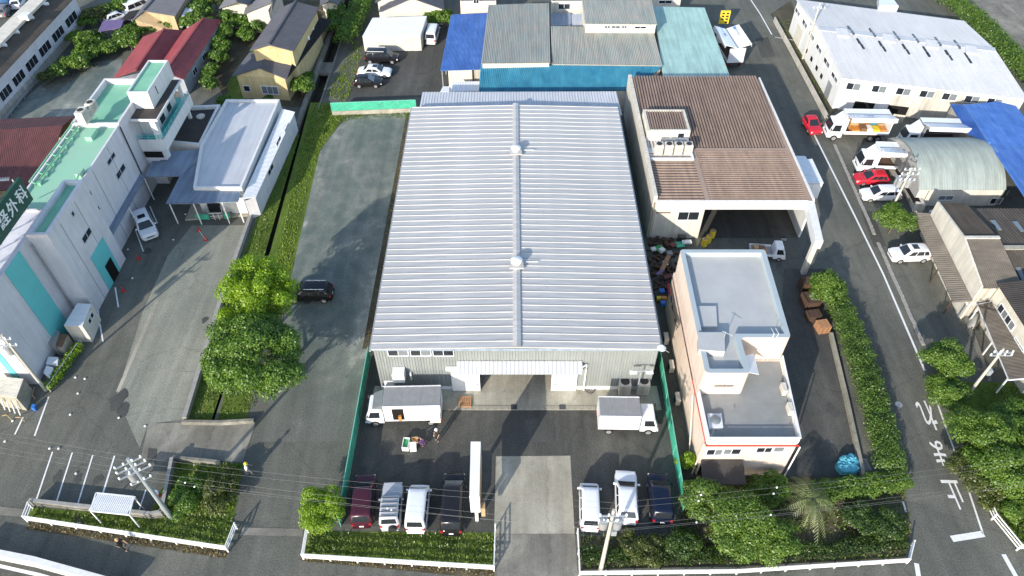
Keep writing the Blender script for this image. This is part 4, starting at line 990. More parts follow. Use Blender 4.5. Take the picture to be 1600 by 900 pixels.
for x, y in ((1551, 345), (1586, 347)): skylight(js, [(x + 8, y + 15), (x + 14, y + 15.5), (x + 3, y), (x - 5, y)], pl_, 'glass_pale')
for x, y in ((1588, 418),): skylight(js, [(x + 8, y + 22), (x + 14, y + 22.5), (x + 5, y), (x - 2, y)], (Vector((x1, yr2, sz + .9)), Vector((xr2, yr2, sz + .9)), Vector((xr2, yr2 - 6.5, sz - .2))), 'glass_pale')
# lean-to along the workshop
q = [P(1508, 472, 2.2), P(1534, 470, 2.8), P(1467, 333, 2.8), P(1449, 331, 2.2)]
q[1].x, q[2].x = jX(q[1].y) - .22, jX(q[2].y) - .22; q[0].x, q[3].x = q[1].x - 1.5, q[2].x - 1.25
lt = thing('lean_to_roof', 'rusty corrugated lean-to roof along the cream workshop wall', 'lean-to', (q[0].x, q[0].y, 0))
corr(lt, 'rust_tin', q[0], q[3], q[2], q[1], 46, .06, 'wave')
w = MB()
for t in (0.03, .35, .66, .97):
    p = q[0].lerp(q[3], t); w.bb(p.x + .1, p.x + .2, p.y - .05, p.y + .05, 0, 2.1)
w.build('post', 'wood_dark', lt)
c = [P(1510, 476, 2.0), P(1536, 474, 2.1), P(1530, 461, 2.2), P(1505, 463, 2.1)]
pa = thing('porch_roof', 'small white sheet roof at the near end of the rusty lean-to', 'roof', (c[0].x, c[0].y, 0))
corr(pa, 'white_metal', *c, 5, .05); MB().bb(c[0].x + .05, c[0].x + .15, c[0].y + .05, c[0].y + .15, 0, 1.95).build('post', 'metal_grey', pa)
# cream house at the right edge
hz_ = 4.7
q0, q1 = P(1562, 446, hz_), P(1604, 509, hz_)
hx = (q0.x + q1.x) / 2
ch = thing('cream_house', 'cream house with a black roof and a brown ribbed porch roof at the right edge', 'house', (hx + 3, q1.y, 0))
yA, yB_ = q1.y - 4, q0.y
MB().prism(rect(hx, hx + 9, yA, yB_), 0, hz_).build('wall', 'cream_wall', ch)
corr(ch, 'black_deck', (hx - .25, yA - .25, hz_ + .1), (hx - .25, yB_ + .25, hz_ + .1), (hx + 9, yB_ + .25, hz_ + 1.6), (hx + 9, yA - .25, hz_ + 1.6), 40, .04, 'tile')
wl = (hx, yB_), (hx, yA)
window_px(ch, *wl, (1565, 474), (1580, 517), n=4, pane=('glass', 'glass_pale')); window_px(ch, *wl, (1587, 527), (1599, 549), n=2)
q = [P(1576, 594, 2.3), P(1606, 590, 2.7), P(1553, 472, 2.7), P(1527, 476, 2.3)]
q[1].x = q[2].x = hx - .02
corr(ch, 'rust_tin', q[0], q[3], q[2], q[1], 60, .07, name='porch_roof')
w = MB(); w.beam(q[0], q[3], .08, .1); w.beam(q[0], q[1], .08, .1); w.beam(q[3], q[2], .08, .1); w.build('porch_frame', 'white_metal', ch)
w = MB()
for t in (.03, .5, .97): p = q[0].lerp(q[3], t); w.bb(p.x + .05, p.x + .15, p.y - .05, p.y + .05, 0, 2.2)
w.build('post', 'white_metal', ch)
# ================================================================ LEFT AND FAR BUILDINGS
gable('red_roof_house', 'nearer of the two joined red-roofed buildings, its roof meeting a grey gable', 'building', (177, 122, 2.2), (224, 57, 2.2), (212, 110, 3.6), (257, 45, 3.6), (250, 103, 2.3), (286, 47, 2.3), 'red_roof', 26, .05, 'grey_wall', ridge='red_roof', inset_w=.1)
rb = gable('red_roof_house', 'longer red-roofed building with a grey side wall behind the hospital tower', 'building', (240, 112, 2.3), (286, 48, 2.3), (258, 113, 3.7), (318, 28, 3.7), (287, 124, 2.4), (347, 31, 2.4), 'red_roof', 34, .05, 'grey_wall', ridge='red_roof', inset_w=.1)
c_, _ = root_corners[rb.name]
LL = (c_[2] - c_[1]).length
for s in (.18, .42, .66): window(rb, c_[1], c_[2], LL * s, LL * s + 1.4, 1.0, 1.8, n=2, sill=False)
ro = thing('old_red_roof_building', 'low building with a broad faded maroon roof behind the hospital sign', 'building', P(60, 250, 0))
za = 3.2
q = [P(-30, 205, za + 1.0), P(98, 196, za + 1.0), P(117, 181, za), P(-30, 188, za)]
corr(ro, 'red_roof_old', q[0], q[1], q[2], q[3], 40, .03, name='roof_slope')
q2 = [P(-30, 300, za), P(66, 292, za), q[1], q[0]]
corr(ro, 'red_roof_old', *q2, 40, .03, name='roof_slope')
w = MB(); w.prism(inset([q2[0], q2[1], q[2], q[3]], .25), 0, za - .15, cap=False); w.build('wall', 'tan_wall', ro)
q = PP([(0, 283), (14, 282), (16, 272), (0, 273)], 3.4); MB().slab(q, .9).build('roof_box', 'cream_wall', ro)
# Japanese tiled houses
nh = gable('tiled_house', 'yellow two-storey house with dark grey tiled roofs beside the canal', 'house', (390, 79, 6.0), (436, 13, 6.0), (420, 70, 6.9), (462, 2, 6.9), (459, 80, 6.0), (499, 12, 6.0), 'slate_roof', 34, .07, 'yellow_wall', m2='slate_roof')
def slope(root, pts, m, n, h=.07, prof='tile', name='lower_roof'):
    c = [P(*p) for p in pts]; return corr(root, m, *c, n, h, prof, name=name)
slope(nh, [(398, 108, 3.6), (391, 84, 4.5), (418, 82, 4.6), (418, 104, 4.0)], 'slate_roof', 12); slope(nh, [(362, 119, 3.5), (390, 82, 3.6), (421, 81, 4.6), (405, 106, 4.5)], 'slate_roof', 14)
slope(nh, [(405, 106, 4.5), (421, 81, 4.6), (463, 94, 3.7), (448, 124, 3.5)], 'slate_roof', 16); slope(nh, [(448, 124, 3.5), (462, 82, 4.3), (500, 27, 4.4), (519, 32, 3.5)][::-1], 'slate_roof', 40)
w = MB(); pts = [P(367, 119, 3.5) + Vector((.1, .35, 0)), P(446, 123, 3.5) + Vector((-.2, .35, 0)), P(461, 95, 3.7) + Vector((-.2, 0, 0)), P(392, 84, 3.6)]; w.prism(pts, 0, 3.4, cap=False); w.poly([(pts[0].x, pts[0].y, 3.4), (pts[1].x, pts[1].y, 3.4), P(405, 107, 4.3)]); w.build('lower_wall', 'yellow_wall', nh)
window(nh, pts[0], pts[1], 3.0, 5.2, .9, 2.0, n=3, pane='glass_pale'); window(nh, pts[0], pts[1], .5, 1.3, 1.1, 1.9, n=1)
w = MB(); w.prism(PP([(470, 128), (484, 108), (514, 50), (500, 45)]), 0, 3.3, cap=False); w.build('side_wall', 'tan_wall', nh)
for x, y in ((486, 47), (479, 61)): q = P(x, y, 4.1); MB().lathe(q, [(.5, 0), (.5, .3), (.3, .5)], 10).build('satellite_dish', 'white_paint', nh)
gable('tiled_house', 'cream-gabled house with a small dark tiled roof near the top, left of the yellow house', 'house', (342, 13, 3.6), (362, -18, 3.6), (370, 3, 4.8), (385, -25, 4.8), (388, 8, 3.7), (410, -18, 3.7), 'slate_roof_pale', 20, .06, 'cream_wall')
gable('tiled_house', 'cream house with a pale grey tiled roof directly behind the yellow house', 'house', (381, 22, 3.2), (392, -22, 3.2), (425, 4, 4.4), (430, -22, 4.4), (423, 20, 3.3), (440, -22, 3.3), 'slate_roof_pale', 24, .06, 'cream_wall', prof='tile')
gable('tiled_house', 'dark slate-roofed house at the top edge right of the yellow house', 'house', (500, 8, 3.0), (500, -26, 3.0), (515, 2, 4.0), (515, -26, 4.0), (530, 8, 3.0), (530, -26, 3.0), 'slate_roof', 16, .06, 'cream_wall')
gable('white_gable_house', 'white-gabled house with a dark roof behind the white garage', 'house', (592, 19, 2.6), (603, -30, 2.6), (643, -3, 4.6), (648, -40, 4.6), (694, 15, 2.6), (690, -30, 2.6), 'slate_roof', 22, .06, 'cream_wall')
gable('white_gable_house', 'pale low-gabled house half hidden at the top edge left of the white gable', 'house', (586, 4, 3.4), (594, -24, 3.4), (604, -6, 4.2), (610, -28, 4.2), (626, 4, 3.4), (630, -24, 3.4), 'slate_roof', 12, .06, 'cream_wall')
def block(name, label, cat, q, z, wall, deck, par=.2, wins=()):
    pts = PP(q, z); root = thing(name, label, cat, ((pts[0].x + pts[1].x) / 2, pts[0].y, 0))
    flat_block(root, pts, 0, z, par, .15, wall, deck)
    for w_ in wins: window_px(root, pts[0], pts[1], *w_, n=2, sill=False)
    return root
block('flat_house', 'pale pink flat-roofed house at the top edge behind the blue carport', 'house', [(719, 2, ), (775, 2), (775, -20), (722, -20)], 4.2, 'pink_wall', 'grey_deck', wins=[((740, -2), (748, 5))])
block('flat_house', 'cream flat-roofed house at the top edge between the grey-brown sheds', 'house', [(862, 2), (912, 2), (910, -20), (862, -20)], 4.6, 'cream_wall', 'grey_deck', wins=[((873, 6), (890, 14))])
block('flat_house', 'cream house with a bay window at the top edge behind the aqua roof', 'house', [(1024, 0), (1064, 0), (1060, -25), (1020, -25)], 3.0, 'cream_wall', 'grey_deck', wins=[((1030, 1), (1049, 5))])
gable('tan_house', 'tan house with a grey-brown roof near the top left', 'house', (206, 33, 2.8), (238, -10, 2.8), (224, 17, 3.4), (256, -18, 3.4), (274, 25, 2.9), (296, -10, 2.9), 'slate_roof_pale', 26, .05, 'tan_wall')
shed('garden_shed', 'small white shed roof among the trees right of the tan house', 'shed', [(283, 25, 2.2), (297, 24, 2.2), (303, 12, 2.2), (290, 12, 2.2)], 'white_metal', 6, .03)
shed('carport', 'small purple-tinted carport roof beside the shrubs at the top left', 'carport', [(153, 49, 2.3), (189, 43, 2.3), (194, 30, 2.4), (161, 33, 2.4)], 'c_lilac', 14, .03, walls=False)
shed('carport', 'black flat carport roof beside the tan house', 'carport', [(187, 32, 2.4), (206, 29, 2.4), (222, 14, 2.4), (201, 18, 2.4)], 'black_deck', 8, .03, walls=False)
for r_ in [o for o in COL.objects if o.name.startswith('carport') and o.type == 'EMPTY' and 'shed' not in o.name]:
    c_, _ = root_corners[r_.name]
    w = MB()
    for p in inset(c_, .2): w.bb(p.x - .05, p.x + .05, p.y - .05, p.y + .05, 0, 2.2)
    w.build('post', 'metal_grey', r_)
# long brown-roofed factory, top left
tz_ = 4.3
e0, e1 = P(-40, 157, tz_), P(112, 0, tz_)
ex = -66.6; ya, yb = 78.0, 108.5
tf = thing('long_factory', 'long brown-roofed factory with cream ridge strip and small roof lights at the top left', 'factory', (ex - 5, ya, 0))
rx = P(31, 28, tz_ + 1.4).x
corr(tf, 'moss_roof', (ex, ya, tz_), (ex, yb, tz_), (rx, yb, tz_ + 1.3), (rx, ya, tz_ + 1.3), 90, .04, name='roof_slope')
corr(tf, 'moss_roof', (2 * rx - ex, ya, tz_), (2 * rx - ex, yb, tz_), (rx, yb, tz_ + 1.3), (rx, ya, tz_ + 1.3), 60, .04, name='roof_slope')
MB().bb(rx - 1.2, rx + 1.0, ya, yb - .2, tz_ + 1.15, tz_ + 1.5).build('ridge_vent', 'cream_wall', tf)
q = P(36, 24, tz_ + 1.8); MB().bb(rx + .3, rx + 1.6, q.y - .6, q.y + .6, tz_ + 1.3, tz_ + 2.0).build('vent_box', 'white_wall', tf)
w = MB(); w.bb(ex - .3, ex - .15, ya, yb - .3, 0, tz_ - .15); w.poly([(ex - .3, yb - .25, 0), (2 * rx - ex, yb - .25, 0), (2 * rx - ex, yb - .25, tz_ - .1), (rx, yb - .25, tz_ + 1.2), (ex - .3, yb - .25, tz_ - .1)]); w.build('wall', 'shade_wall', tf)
wl = (ex - .15, ya), (ex - .15, yb)
for i in range(6):
    x, y = 3.5 + 21.0 * i, 130 - 22.3 * i
    s0, z0 = onwall(x - 8, y + 14, *wl); s1, _ = onwall(x + 6, y - 6, *wl)
    if s1 < yb - ya - .5: window(tf, *wl, s0, s1, 1.7, 2.9, n=3, sill=False)
MB().bb(ex - .15, ex + .02, ya, yb - .3, .02, 1.2).build('base_band', 'dirty_wall', tf)
for x, y in ((71, 6.5), (48, 28), (25, 50.5), (5.5, 71)): skylight(tf, [(x - 5, y + 1.5), (x + 5, y + 1.5), (x + 4.5, y - 1), (x - 5, y - 1)], (Vector((ex, ya, tz_)), Vector((ex, yb, tz_)), Vector((rx, yb, tz_ + 1.3))), 'white_paint', .25)
# ================================================================ VEHICLES (front of the vehicle towards +Y, origin on the ground)
KIND = {  # hood length, windscreen run, rear deck, rear run, belt height, nose height (fractions of height for the last two)
    'sedan': (1.15, .75, .75, .75, .62, .50), 'wagon': (1.05, .80, .06, .45, .60, .52), 'suv': (1.05, .62, .06, .35, .60, .55),
    'minivan': (.75, .80, .05, .28, .55, .48), 'van': (.30, .60, .03, .16, .52, .44), 'jeep': (1.30, .30, .06, .20, .58, .55)}
def quad_in(a, b, c, d, u0, u1, v0, v1, off):
    """patch inside the quad a,b (bottom) c,d (top), pushed out along its normal"""
    a, b, c, d = [Vector(q) for q in (a, b, c, d)]
    n = (b - a).cross(d - a).normalized() * off
    def at(u, v): return a.lerp(b, u).lerp(d.lerp(c, u), v) + n
    return [at(u0, v0), at(u1, v0), at(u1, v1), at(u0, v1)]
def wheels(root, w, ys, r=.31, dx=.0, tw=.2):
    me_t = MB().tube((-tw / 2, 0, 0), (tw / 2, 0, 0), r, n=18).mesh('tyre', 'tyre'); me_r = MB().tube((-tw / 2 - .012, 0, 0), (tw / 2 + .012, 0, 0), r * .62, n=14).mesh('rim', 'rim')
    for y in ys:
        for s in (-1, 1):
            t = inst(me_t, 'wheel', root, (s * (w / 2 - tw / 2 + .015 + dx), y, r)); k = bpy.data.objects.new('rim', me_r); COL.objects.link(k); k.parent = t
def car(name, label, cat, paint, L, W, Ht, kind, pos, rot, group=None, sunroof=False, rack=False, roof_bars=False, windscreen='glass', tilt_plate='c_white', grille='metal_dark'):
    root = thing(name, label, cat, (0, 0, 0), group)
    hood, wrun, deck, rrun, bf, nf = KIND[kind]
    zb, belt, nose = .24, bf * Ht, nf * Ht
    yF, yR = L / 2, -L / 2
    ws = yF - hood; rb_ = yR + deck
    ys = [yR, yR + .06, yR + .22, yR + .6, rb_ + .3 if deck < .3 else rb_, 0, ws, ws + (yF - ws) * .5, yF - .32 * min(1, hood), yF - .12, yF - .03, yF]
    ys = sorted(set(ys))
    vs = []; m = 0
    for y in ys:
        s = abs(y) / (L / 2); k = max(0, (s - .72) / .28)
        w = W / 2 * (1 - .20 * k ** 2.2)
        if y >= ws: t = (y - ws) / max(.01, yF - ws); zt = belt + (nose - belt) * t ** 1.6
        elif y <= rb_: t = (rb_ - y) / max(.05, rb_ - yR); zt = belt - .06 * t
        else: zt = belt
        e = 0
        if s > .97: e = .10; w -= .07
        if s > .995: e = .20; w -= .07
        zt -= e * .8; z0 = zb + e * .6
        ring = [(-w * .9, z0), (-w, z0 + .14), (-w, (z0 + zt) / 2), (-w * .975, zt - .08), (-w * .88, zt), (-w * .45, zt + .025)]
        ring = ring + [(0, zt + .035)] + [(-x, z) for x, z in ring[::-1]]
        m = len(ring); vs += [(x, y, z) for x, z in ring]
    n = len(ys); fs = []
    for i in range(n - 1):
        for j in range(m - 1): fs.append((i * m + j, i * m + j + 1, (i + 1) * m + j + 1, (i + 1) * m + j))
        fs.append((i * m + m - 1, i * m, (i + 1) * m, (i + 1) * m + m - 1))
    fs += [tuple(range(m)), tuple(range((n - 1) * m, n * m))]
    MB().add(vs, fs).build('body', paint, root, smooth=38)
    # greenhouse
    wb, wt, c = W / 2 - .05, W / 2 - (.20 if kind not in ('van', 'minivan', 'jeep') else .13), .09
    yf0, yf1, yr0, yr1 = ws + .02, ws - wrun, rb_ + .02, rb_ + rrun
    def ring(w, y0, y1, z, c): return [(-w + c, y0, z), (w - c, y0, z), (w, y0 + c, z), (w, y1 - c, z), (w - c, y1, z), (-w + c, y1, z), (-w, y1 - c, z), (-w, y0 + c, z)]
    r0, r1, r2, r3 = ring(wb, yr0, yf0, belt - .02, c), ring(wt, yr1, yf1, Ht - .09, c + .02), ring(wt - .06, yr1 + .06, yf1 - .07, Ht - .03, c + .04), ring(wt - .25, yr1 + .3, yf1 - .4, Ht, c + .08)
    R_ = r0 + r1 + r2 + r3
    fs = [(8 * k + i, 8 * k + (i + 1) % 8, 8 * k + 8 + (i + 1) % 8, 8 * k + 8 + i) for k in range(3) for i in range(8)] + [tuple(range(24, 32))]
    MB().add(R_, fs).build('cabin', paint, root, smooth=42)
    MB().poly(quad_in(r0[4], r0[5], r1[5], r1[4], .02, .98, .08, .98, .012)).build('windscreen', windscreen, root)
    MB().poly(quad_in(r0[0], r0[1], r1[1], r1[0], .05, .95, .22, .93, .012)).build('rear_window', 'glass', root)
    cuts = {'sedan': [(.10, .50), (.54, .92)], 'jeep': [(.05, .30), (.34, .64), (.68, .96)], 'van': [(.04, .34), (.37, .66), (.69, .92)], 'minivan': [(.04, .30), (.33, .64), (.67, .90)]}.get(kind, [(.06, .26), (.29, .60), (.63, .92)])
    for u0, u1 in cuts:
        MB().poly(quad_in(r0[2], r0[3], r1[3], r1[2], u0, u1, .14, .88, .012)).build('side_window', 'glass', root)
        MB().poly(quad_in(r0[6], r0[7], r1[7], r1[6], 1 - u1, 1 - u0, .14, .88, .012)).build('side_window', 'glass', root)
    wheels(root, W, (yF - .85 if kind != 'van' else yF - .65, yR + .75 if kind != 'van' else yR + .65), .31 if Ht < 1.7 else .34)
    for s in (-1, 1):
        MB().box((s * (W / 2 - .27), yF - .13, nose - .17), (.34, .2, .15)).build('headlight', 'c_lamp', root)
        MB().box((s * (W / 2 - .20), yR + .08, belt - .16), (.20, .14, .22)).build('tail_light', 'c_tail', root)
        MB().box((s * (W / 2 + .08), yf0 - .35, belt + .08), (.18, .12, .14)).build('mirror', paint, root)
    MB().box((0, yR - .012, belt * .62), (.34, .02, .17)).build('number_plate', tilt_plate, root)
    MB().box((0, yF - .015, nose - .32), (.8, .04, .14)).build('grille', grille, root)
    MB().box((0, yR + .0, .40), (W * .78, .10, .16)).build('bumper', paint, root)
    if sunroof: MB().box((0, (yr1 + yf1) / 2 + .35, Ht + .004), (wt * 1.1, .65, .02)).build('sunroof', 'glass', root)
    if roof_bars:
        for k in range(5): MB().box((0, yr1 + .15 + (yf1 - yr1 - .4) * k / 4, Ht + .06), (wt * 1.9, .05, .06)).build('roof_bar', 'metal_dark', root)
    if rack:
        for s in (-1, 1): MB().beam((s * (wt - .1), yr1 + .15, Ht + .03), (s * (wt - .1), yf1 - .35, Ht + .03), .05, .06).build('roof_rail', 'white_metal', root)
    if kind == 'jeep': MB().tube((.25, yR - .02, .82), (.25, yR - .22, .82), .33, n=16).build('spare_wheel', 'tyre', root)
    root.location = pos; root.rotation_euler = (0, 0, rot); ORG[root.name] = Vector(pos)
    return root
def heading(p0, p1):
    a, b = P(*p0, .9), P(*p1, .9); d = b - a; return math.atan2(-d.x, d.y), (a + b) / 2
def car_px(name, label, cat, paint, W, Ht, kind, rear, front, L=None, **k):
    """rear and front: pixels of the middle of the tail and of the nose"""
    a, b = P(*rear, .55), P(*front, .55); d = b - a
    c = (a + b) / 2; c.z = .014
    return car(name, label, cat, paint, L or d.length, W, Ht, kind, c, math.atan2(-d.x, d.y), **k)
YG = 'cars parked in the front yard'
car_px('minivan', 'dark maroon minivan beside the green net fence', 'car', 'p_maroon', 1.75, 1.7, 'minivan', (565, 823), (572, 743), group=YG)
car_px('jeep', 'silver four-wheel-drive with roof bars and a rear spare wheel', 'car', 'p_silver', 1.65, 1.85, 'jeep', (609, 827), (615, 757), group=YG, roof_bars=True)
car_px('van', 'silver-white one-box van next to the silver four-wheel-drive', 'van', 'p_pearl', 1.69, 1.95, 'van', (649, 831), (657, 760), group=YG)
car_px('minivan', 'long black minivan beside the tall white sign panel', 'car', 'p_black', 1.83, 1.85, 'minivan', (705, 835), (711, 742), group=YG, windscreen='glass_pale')
car_px('kei_van', 'small white van parked nearest the concrete driveway, by the transformer pole', 'van', 'p_white', 1.6, 1.85, 'van', (922, 828), (920, 757), group=YG)
car_px('wagon', 'white rounded wagon between the small white van and the navy car', 'car', 'p_white', 1.78, 1.55, 'wagon', (980, 817), (977, 737), group=YG)
car_px('minivan', 'dark navy minivan parked along the right green net fence', 'car', 'p_navy', 1.75, 1.65, 'minivan', (1035, 817), (1027, 741), group=YG)
car_px('suv', 'black four-wheel-drive with roof rails on the gravel lot by the big tree', 'car', 'p_black', 1.85, 1.7, 'suv', (513, 458), (455, 458), L=4.6, rack=True)
car_px('suv', 'white four-wheel-drive with a sunroof parked beside the hospital canopy', 'car', 'p_white', 1.85, 1.75, 'suv', (219, 333), (237, 374), L=4.5, sunroof=True)
UG = 'cars in the upper car park'
car_px('minivan', 'black minivan in front of the white garage', 'car', 'p_black', 1.8, 1.85, 'minivan', (568, 90), (626, 91), L=4.8, group=UG, rack=True)
car_px('sedan', 'white sedan with a sunroof between two dark cars', 'car', 'p_white', 1.8, 1.45, 'sedan', (556, 111), (615, 113), L=4.8, group=UG, sunroof=True)
car_px('hatchback', 'small dark green-black hatchback nearest the green boundary fence', 'car', 'p_black', 1.68, 1.5, 'wagon', (554, 128), (597, 128), L=3.9, group=UG, windscreen='glass_pale')
car_px('van', 'white van parked between the white garage and the blue carport', 'van', 'p_white', 1.7, 1.95, 'van', (673, 66), (679, 46), L=4.4, group=UG)
car_px('hatchback', 'red car driving along the road by the brown building', 'car', 'p_red', 1.68, 1.5, 'wagon', (1263, 187), (1275, 206), L=3.4)
RG = 'cars parked at the roadside on the right'
car_px('hatchback', 'bright red hatchback parked beside the white truck', 'car', 'p_red', 1.7, 1.5, 'wagon', (1386, 279), (1336, 279), L=3.9, group=RG)
car_px('wagon', 'white wagon parked below the red hatchback', 'car', 'p_white', 1.72, 1.55, 'wagon', (1405, 303), (1346, 304), L=4.5, group=RG)
car_px('boxy_car', 'white boxy car with a roof window parked below the round tree', 'car', 'p_white', 1.68, 1.7, 'suv', (1449, 397), (1391, 399), L=4.1, group=RG, sunroof=True)
TG = 'cars near the top left houses'
car_px('wagon', 'silver-white wagon beside the purple carport', 'car', 'p_pearl', 1.7, 1.5, 'wagon', (171, 31), (196, 22), L=4.2, group=TG)
car_px('van', 'white van behind the tan house', 'van', 'p_white', 1.7, 1.9, 'van', (203, 17), (228, 7), L=4.4, group=TG)
car_px('hatchback', 'pale blue-grey car at the end of the purple carport', 'car', 'p_grey', 1.7, 1.5, 'wagon', (188, 42), (204, 33), L=3.9, group=TG)
LG = 'cars in the lot behind the long factory'
for nm, lb, pt, x, y in (('hatchback', 'blue car in the lot behind the long factory, nearest the corner', 'p_blue', 13, 5), ('wagon', 'white car in the lot behind the long factory, right of the blue one', 'p_white', 29, 3), ('wagon', 'dark grey car in the lot behind the long factory, below the blue one', 'p_grey', 6, 16)):
    car_px(nm, lb, 'car', pt, 1.7, 1.5, 'wagon', (x - 4, y + 8), (x + 5, y - 8), L=4.2, group=LG)
# ------------------------------------------------- trucks
def cab(root, yF, W, z0, z1, cl, paint='p_white'):
    """cab-over: yF nose, cl length"""
    w = W / 2; m = MB()
    b0 = [(-w, yF - cl, z0), (w, yF - cl, z0), (w, yF - .1, z0), (w - .15, yF, z0), (-w + .15, yF, z0), (-w, yF - .1, z0)]
    zm = z0 + (z1 - z0) * .42
    b1 = [(x, y, zm) for x, y, _ in b0]
    t = .16
    b2 = [(-w + t * .6, yF - cl + .05, z1 - .08), (w - t * .6, yF - cl + .05, z1 - .08), (w - t * .6, yF - .42, z1 - .08), (w - .25, yF - .36, z1 - .08), (-w + .25, yF - .36, z1 - .08), (-w + t * .6, yF - .42, z1 - .08)]
    b3 = [(x * .88, (y - (yF - cl / 2)) * .86 + yF - cl / 2, z1) for x, y, _ in b2]
    m.add(b0 + b1 + b2 + b3, [(6 * k + i, 6 * k + (i + 1) % 6, 6 * k + 6 + (i + 1) % 6, 6 * k + 6 + i) for k in range(3) for i in range(6)] + [tuple(range(18, 24)), tuple(range(5, -1, -1))])
    m.build('cab', paint, root, smooth=35)
    MB().poly(quad_in(b1[3], b1[4], b2[4], b2[3], .0, 1, .06, .92, .012)).build('windscreen', 'glass', root)
    for a, b in ((1, 2), (5, 0)): MB().poly(quad_in(b1[a], b1[b], b2[b], b2[a], .22 if a == 1 else .1, .9 if a == 1 else .78, .05, .85, .012)).build('side_window', 'glass', root)
    for s in (-1, 1):
        MB().box((s * (w - .3), yF + .005, z0 + .28), (.3, .06, .16)).build('headlight', 'c_lamp', root)
        MB().box((s * (w + .14), yF - .1, zm + .35), (.16, .1, .34)).build('mirror', 'metal_dark', root)
    MB().box((0, yF + .02, z0 + .06), (W * .96, .12, .18)).build('bumper', 'white_metal', root)
    MB().box((0, yF + .005, z0 + .38), (W * .5, .03, .16)).build('grille', 'metal_dark', root)
def place(root, pos, rot):
    root.location = pos; root.rotation_euler = (0, 0, rot); ORG[root.name] = Vector(pos)
def box_truck(label, L, W, H, cl, roof, pos, rot, doors=None, group=None, visor=False, paint='p_white', name='box_truck'):
    r = thing(name, label, 'truck', (0, 0, 0), group); yF = L / 2; w = W / 2
    cab(r, yF, W * .94, .45, 2.15 if H < 3 else 2.5, cl, paint)
    yb, yt = -L / 2, yF - cl - .12
    MB().bb(-w * .5, w * .5, yb + .1, yF - .3, .42, .75).build('chassis', 'metal_dark', r)
    MB().bb(-w, w, yb, yt, .78, H).build('cargo_box', paint, r)
    k = 3; d = (yt - yb) / k
    for i in range(k): MB().bb(-w + .04, w - .04, yb + i * d + .02, yb + (i + 1) * d - .02, H + .004, H + .03).build('roof_panel', roof, r)
    m = MB()
    for s in (-1, 1): m.bb(s * w - .04, s * w + .04, yb, yt, H - .06, H + .06)
    m.build('roof_trim', 'white_metal', r)
    wheels(r, W, (yF - .75, yb + .95), .36)
    for s in (-1, 1): MB().box((s * (w - .2), yb - .02, .6), (.25, .06, .12)).build('tail_light', 'c_tail', r)
    m = MB(); m.bb(-.012, .012, yb - .02, yb, .85, H - .1); m.bb(-w + .05, w - .05, yb - .03, yb, H - .12, H - .06); m.build('rear_door_trim', 'metal_grey', r)
    if visor: MB().add([(-w * .8, yt + .05, H - .05), (w * .8, yt + .05, H - .05), (w * .8, yt + .95, H - .55), (-w * .8, yt + .95, H - .55), (-w * .8, yt + .05, H - .6), (w * .8, yt + .05, H - .6)], [(0, 1, 2, 3), (0, 3, 4), (1, 5, 2), (4, 5, 1, 0), (3, 2, 5, 4)]).build('wind_deflector', 'glass_pale', r)
    if doors:
        s = doors
        MB().bb(s * w - .01 * s if s > 0 else -w - .012, s * w + .012 if s > 0 else -w + .01, yb + 3.0, yb + 4.1, 1.0, H - .35).build('side_opening', 'opening', r)
        MB().bb(s * (w + .05) - .03, s * (w + .05) + .03, yb + 1.9, yb + 3.1, .95, H - .3).build('sliding_door', 'white_paint', r)
        MB().add([(s * w, yb + .1, H - .3), (s * w, yb + .9, H - .3), (s * (w + .3), yb + .95, .9), (s * (w + .3), yb + .05, .9), (s * w, yb + .1, H - .36), (s * w, yb + .9, H - .36), (s * (w + .3), yb + .95, .84), (s * (w + .3), yb + .05, .84)], [(0, 1, 2, 3), (4, 5, 6, 7), (0, 1, 5, 4), (1, 2, 6, 5), (2, 3, 7, 6), (3, 0, 4, 7)]).build('folding_shelf', 'cream_wall', r)
        MB().bb(s * w - .2, s * w + .03, yb + 3.35, yb + 3.6, 1.1, 1.7).build('cargo', 'c_orange', r)
    place(r, pos, rot); return r
def mid_px(a, b, z): 
    A, B_ = P(*a, z), P(*b, z); d = B_ - A; return (A + B_) / 2, math.atan2(-d.x, d.y), d.length
c, rz, L_ = mid_px((690, 638), (573, 636), 1.3); c.z = .02
box_truck('white delivery truck with an open side door and folding shelf, cab facing left', L_, 2.05, 2.95, 1.55, 'c_grey', c, R(90) + R(1.5), doors=-1, visor=True, group='delivery trucks at the loading apron')
c, rz, L_ = mid_px((934, 650), (1027, 652), 1.3); c.z = .02
box_truck('plain white box truck with its cab facing right at the apron', L_, 1.95, 2.75, 1.5, 'c_grey', c, R(-90) - R(1), group='delivery trucks at the loading apron')
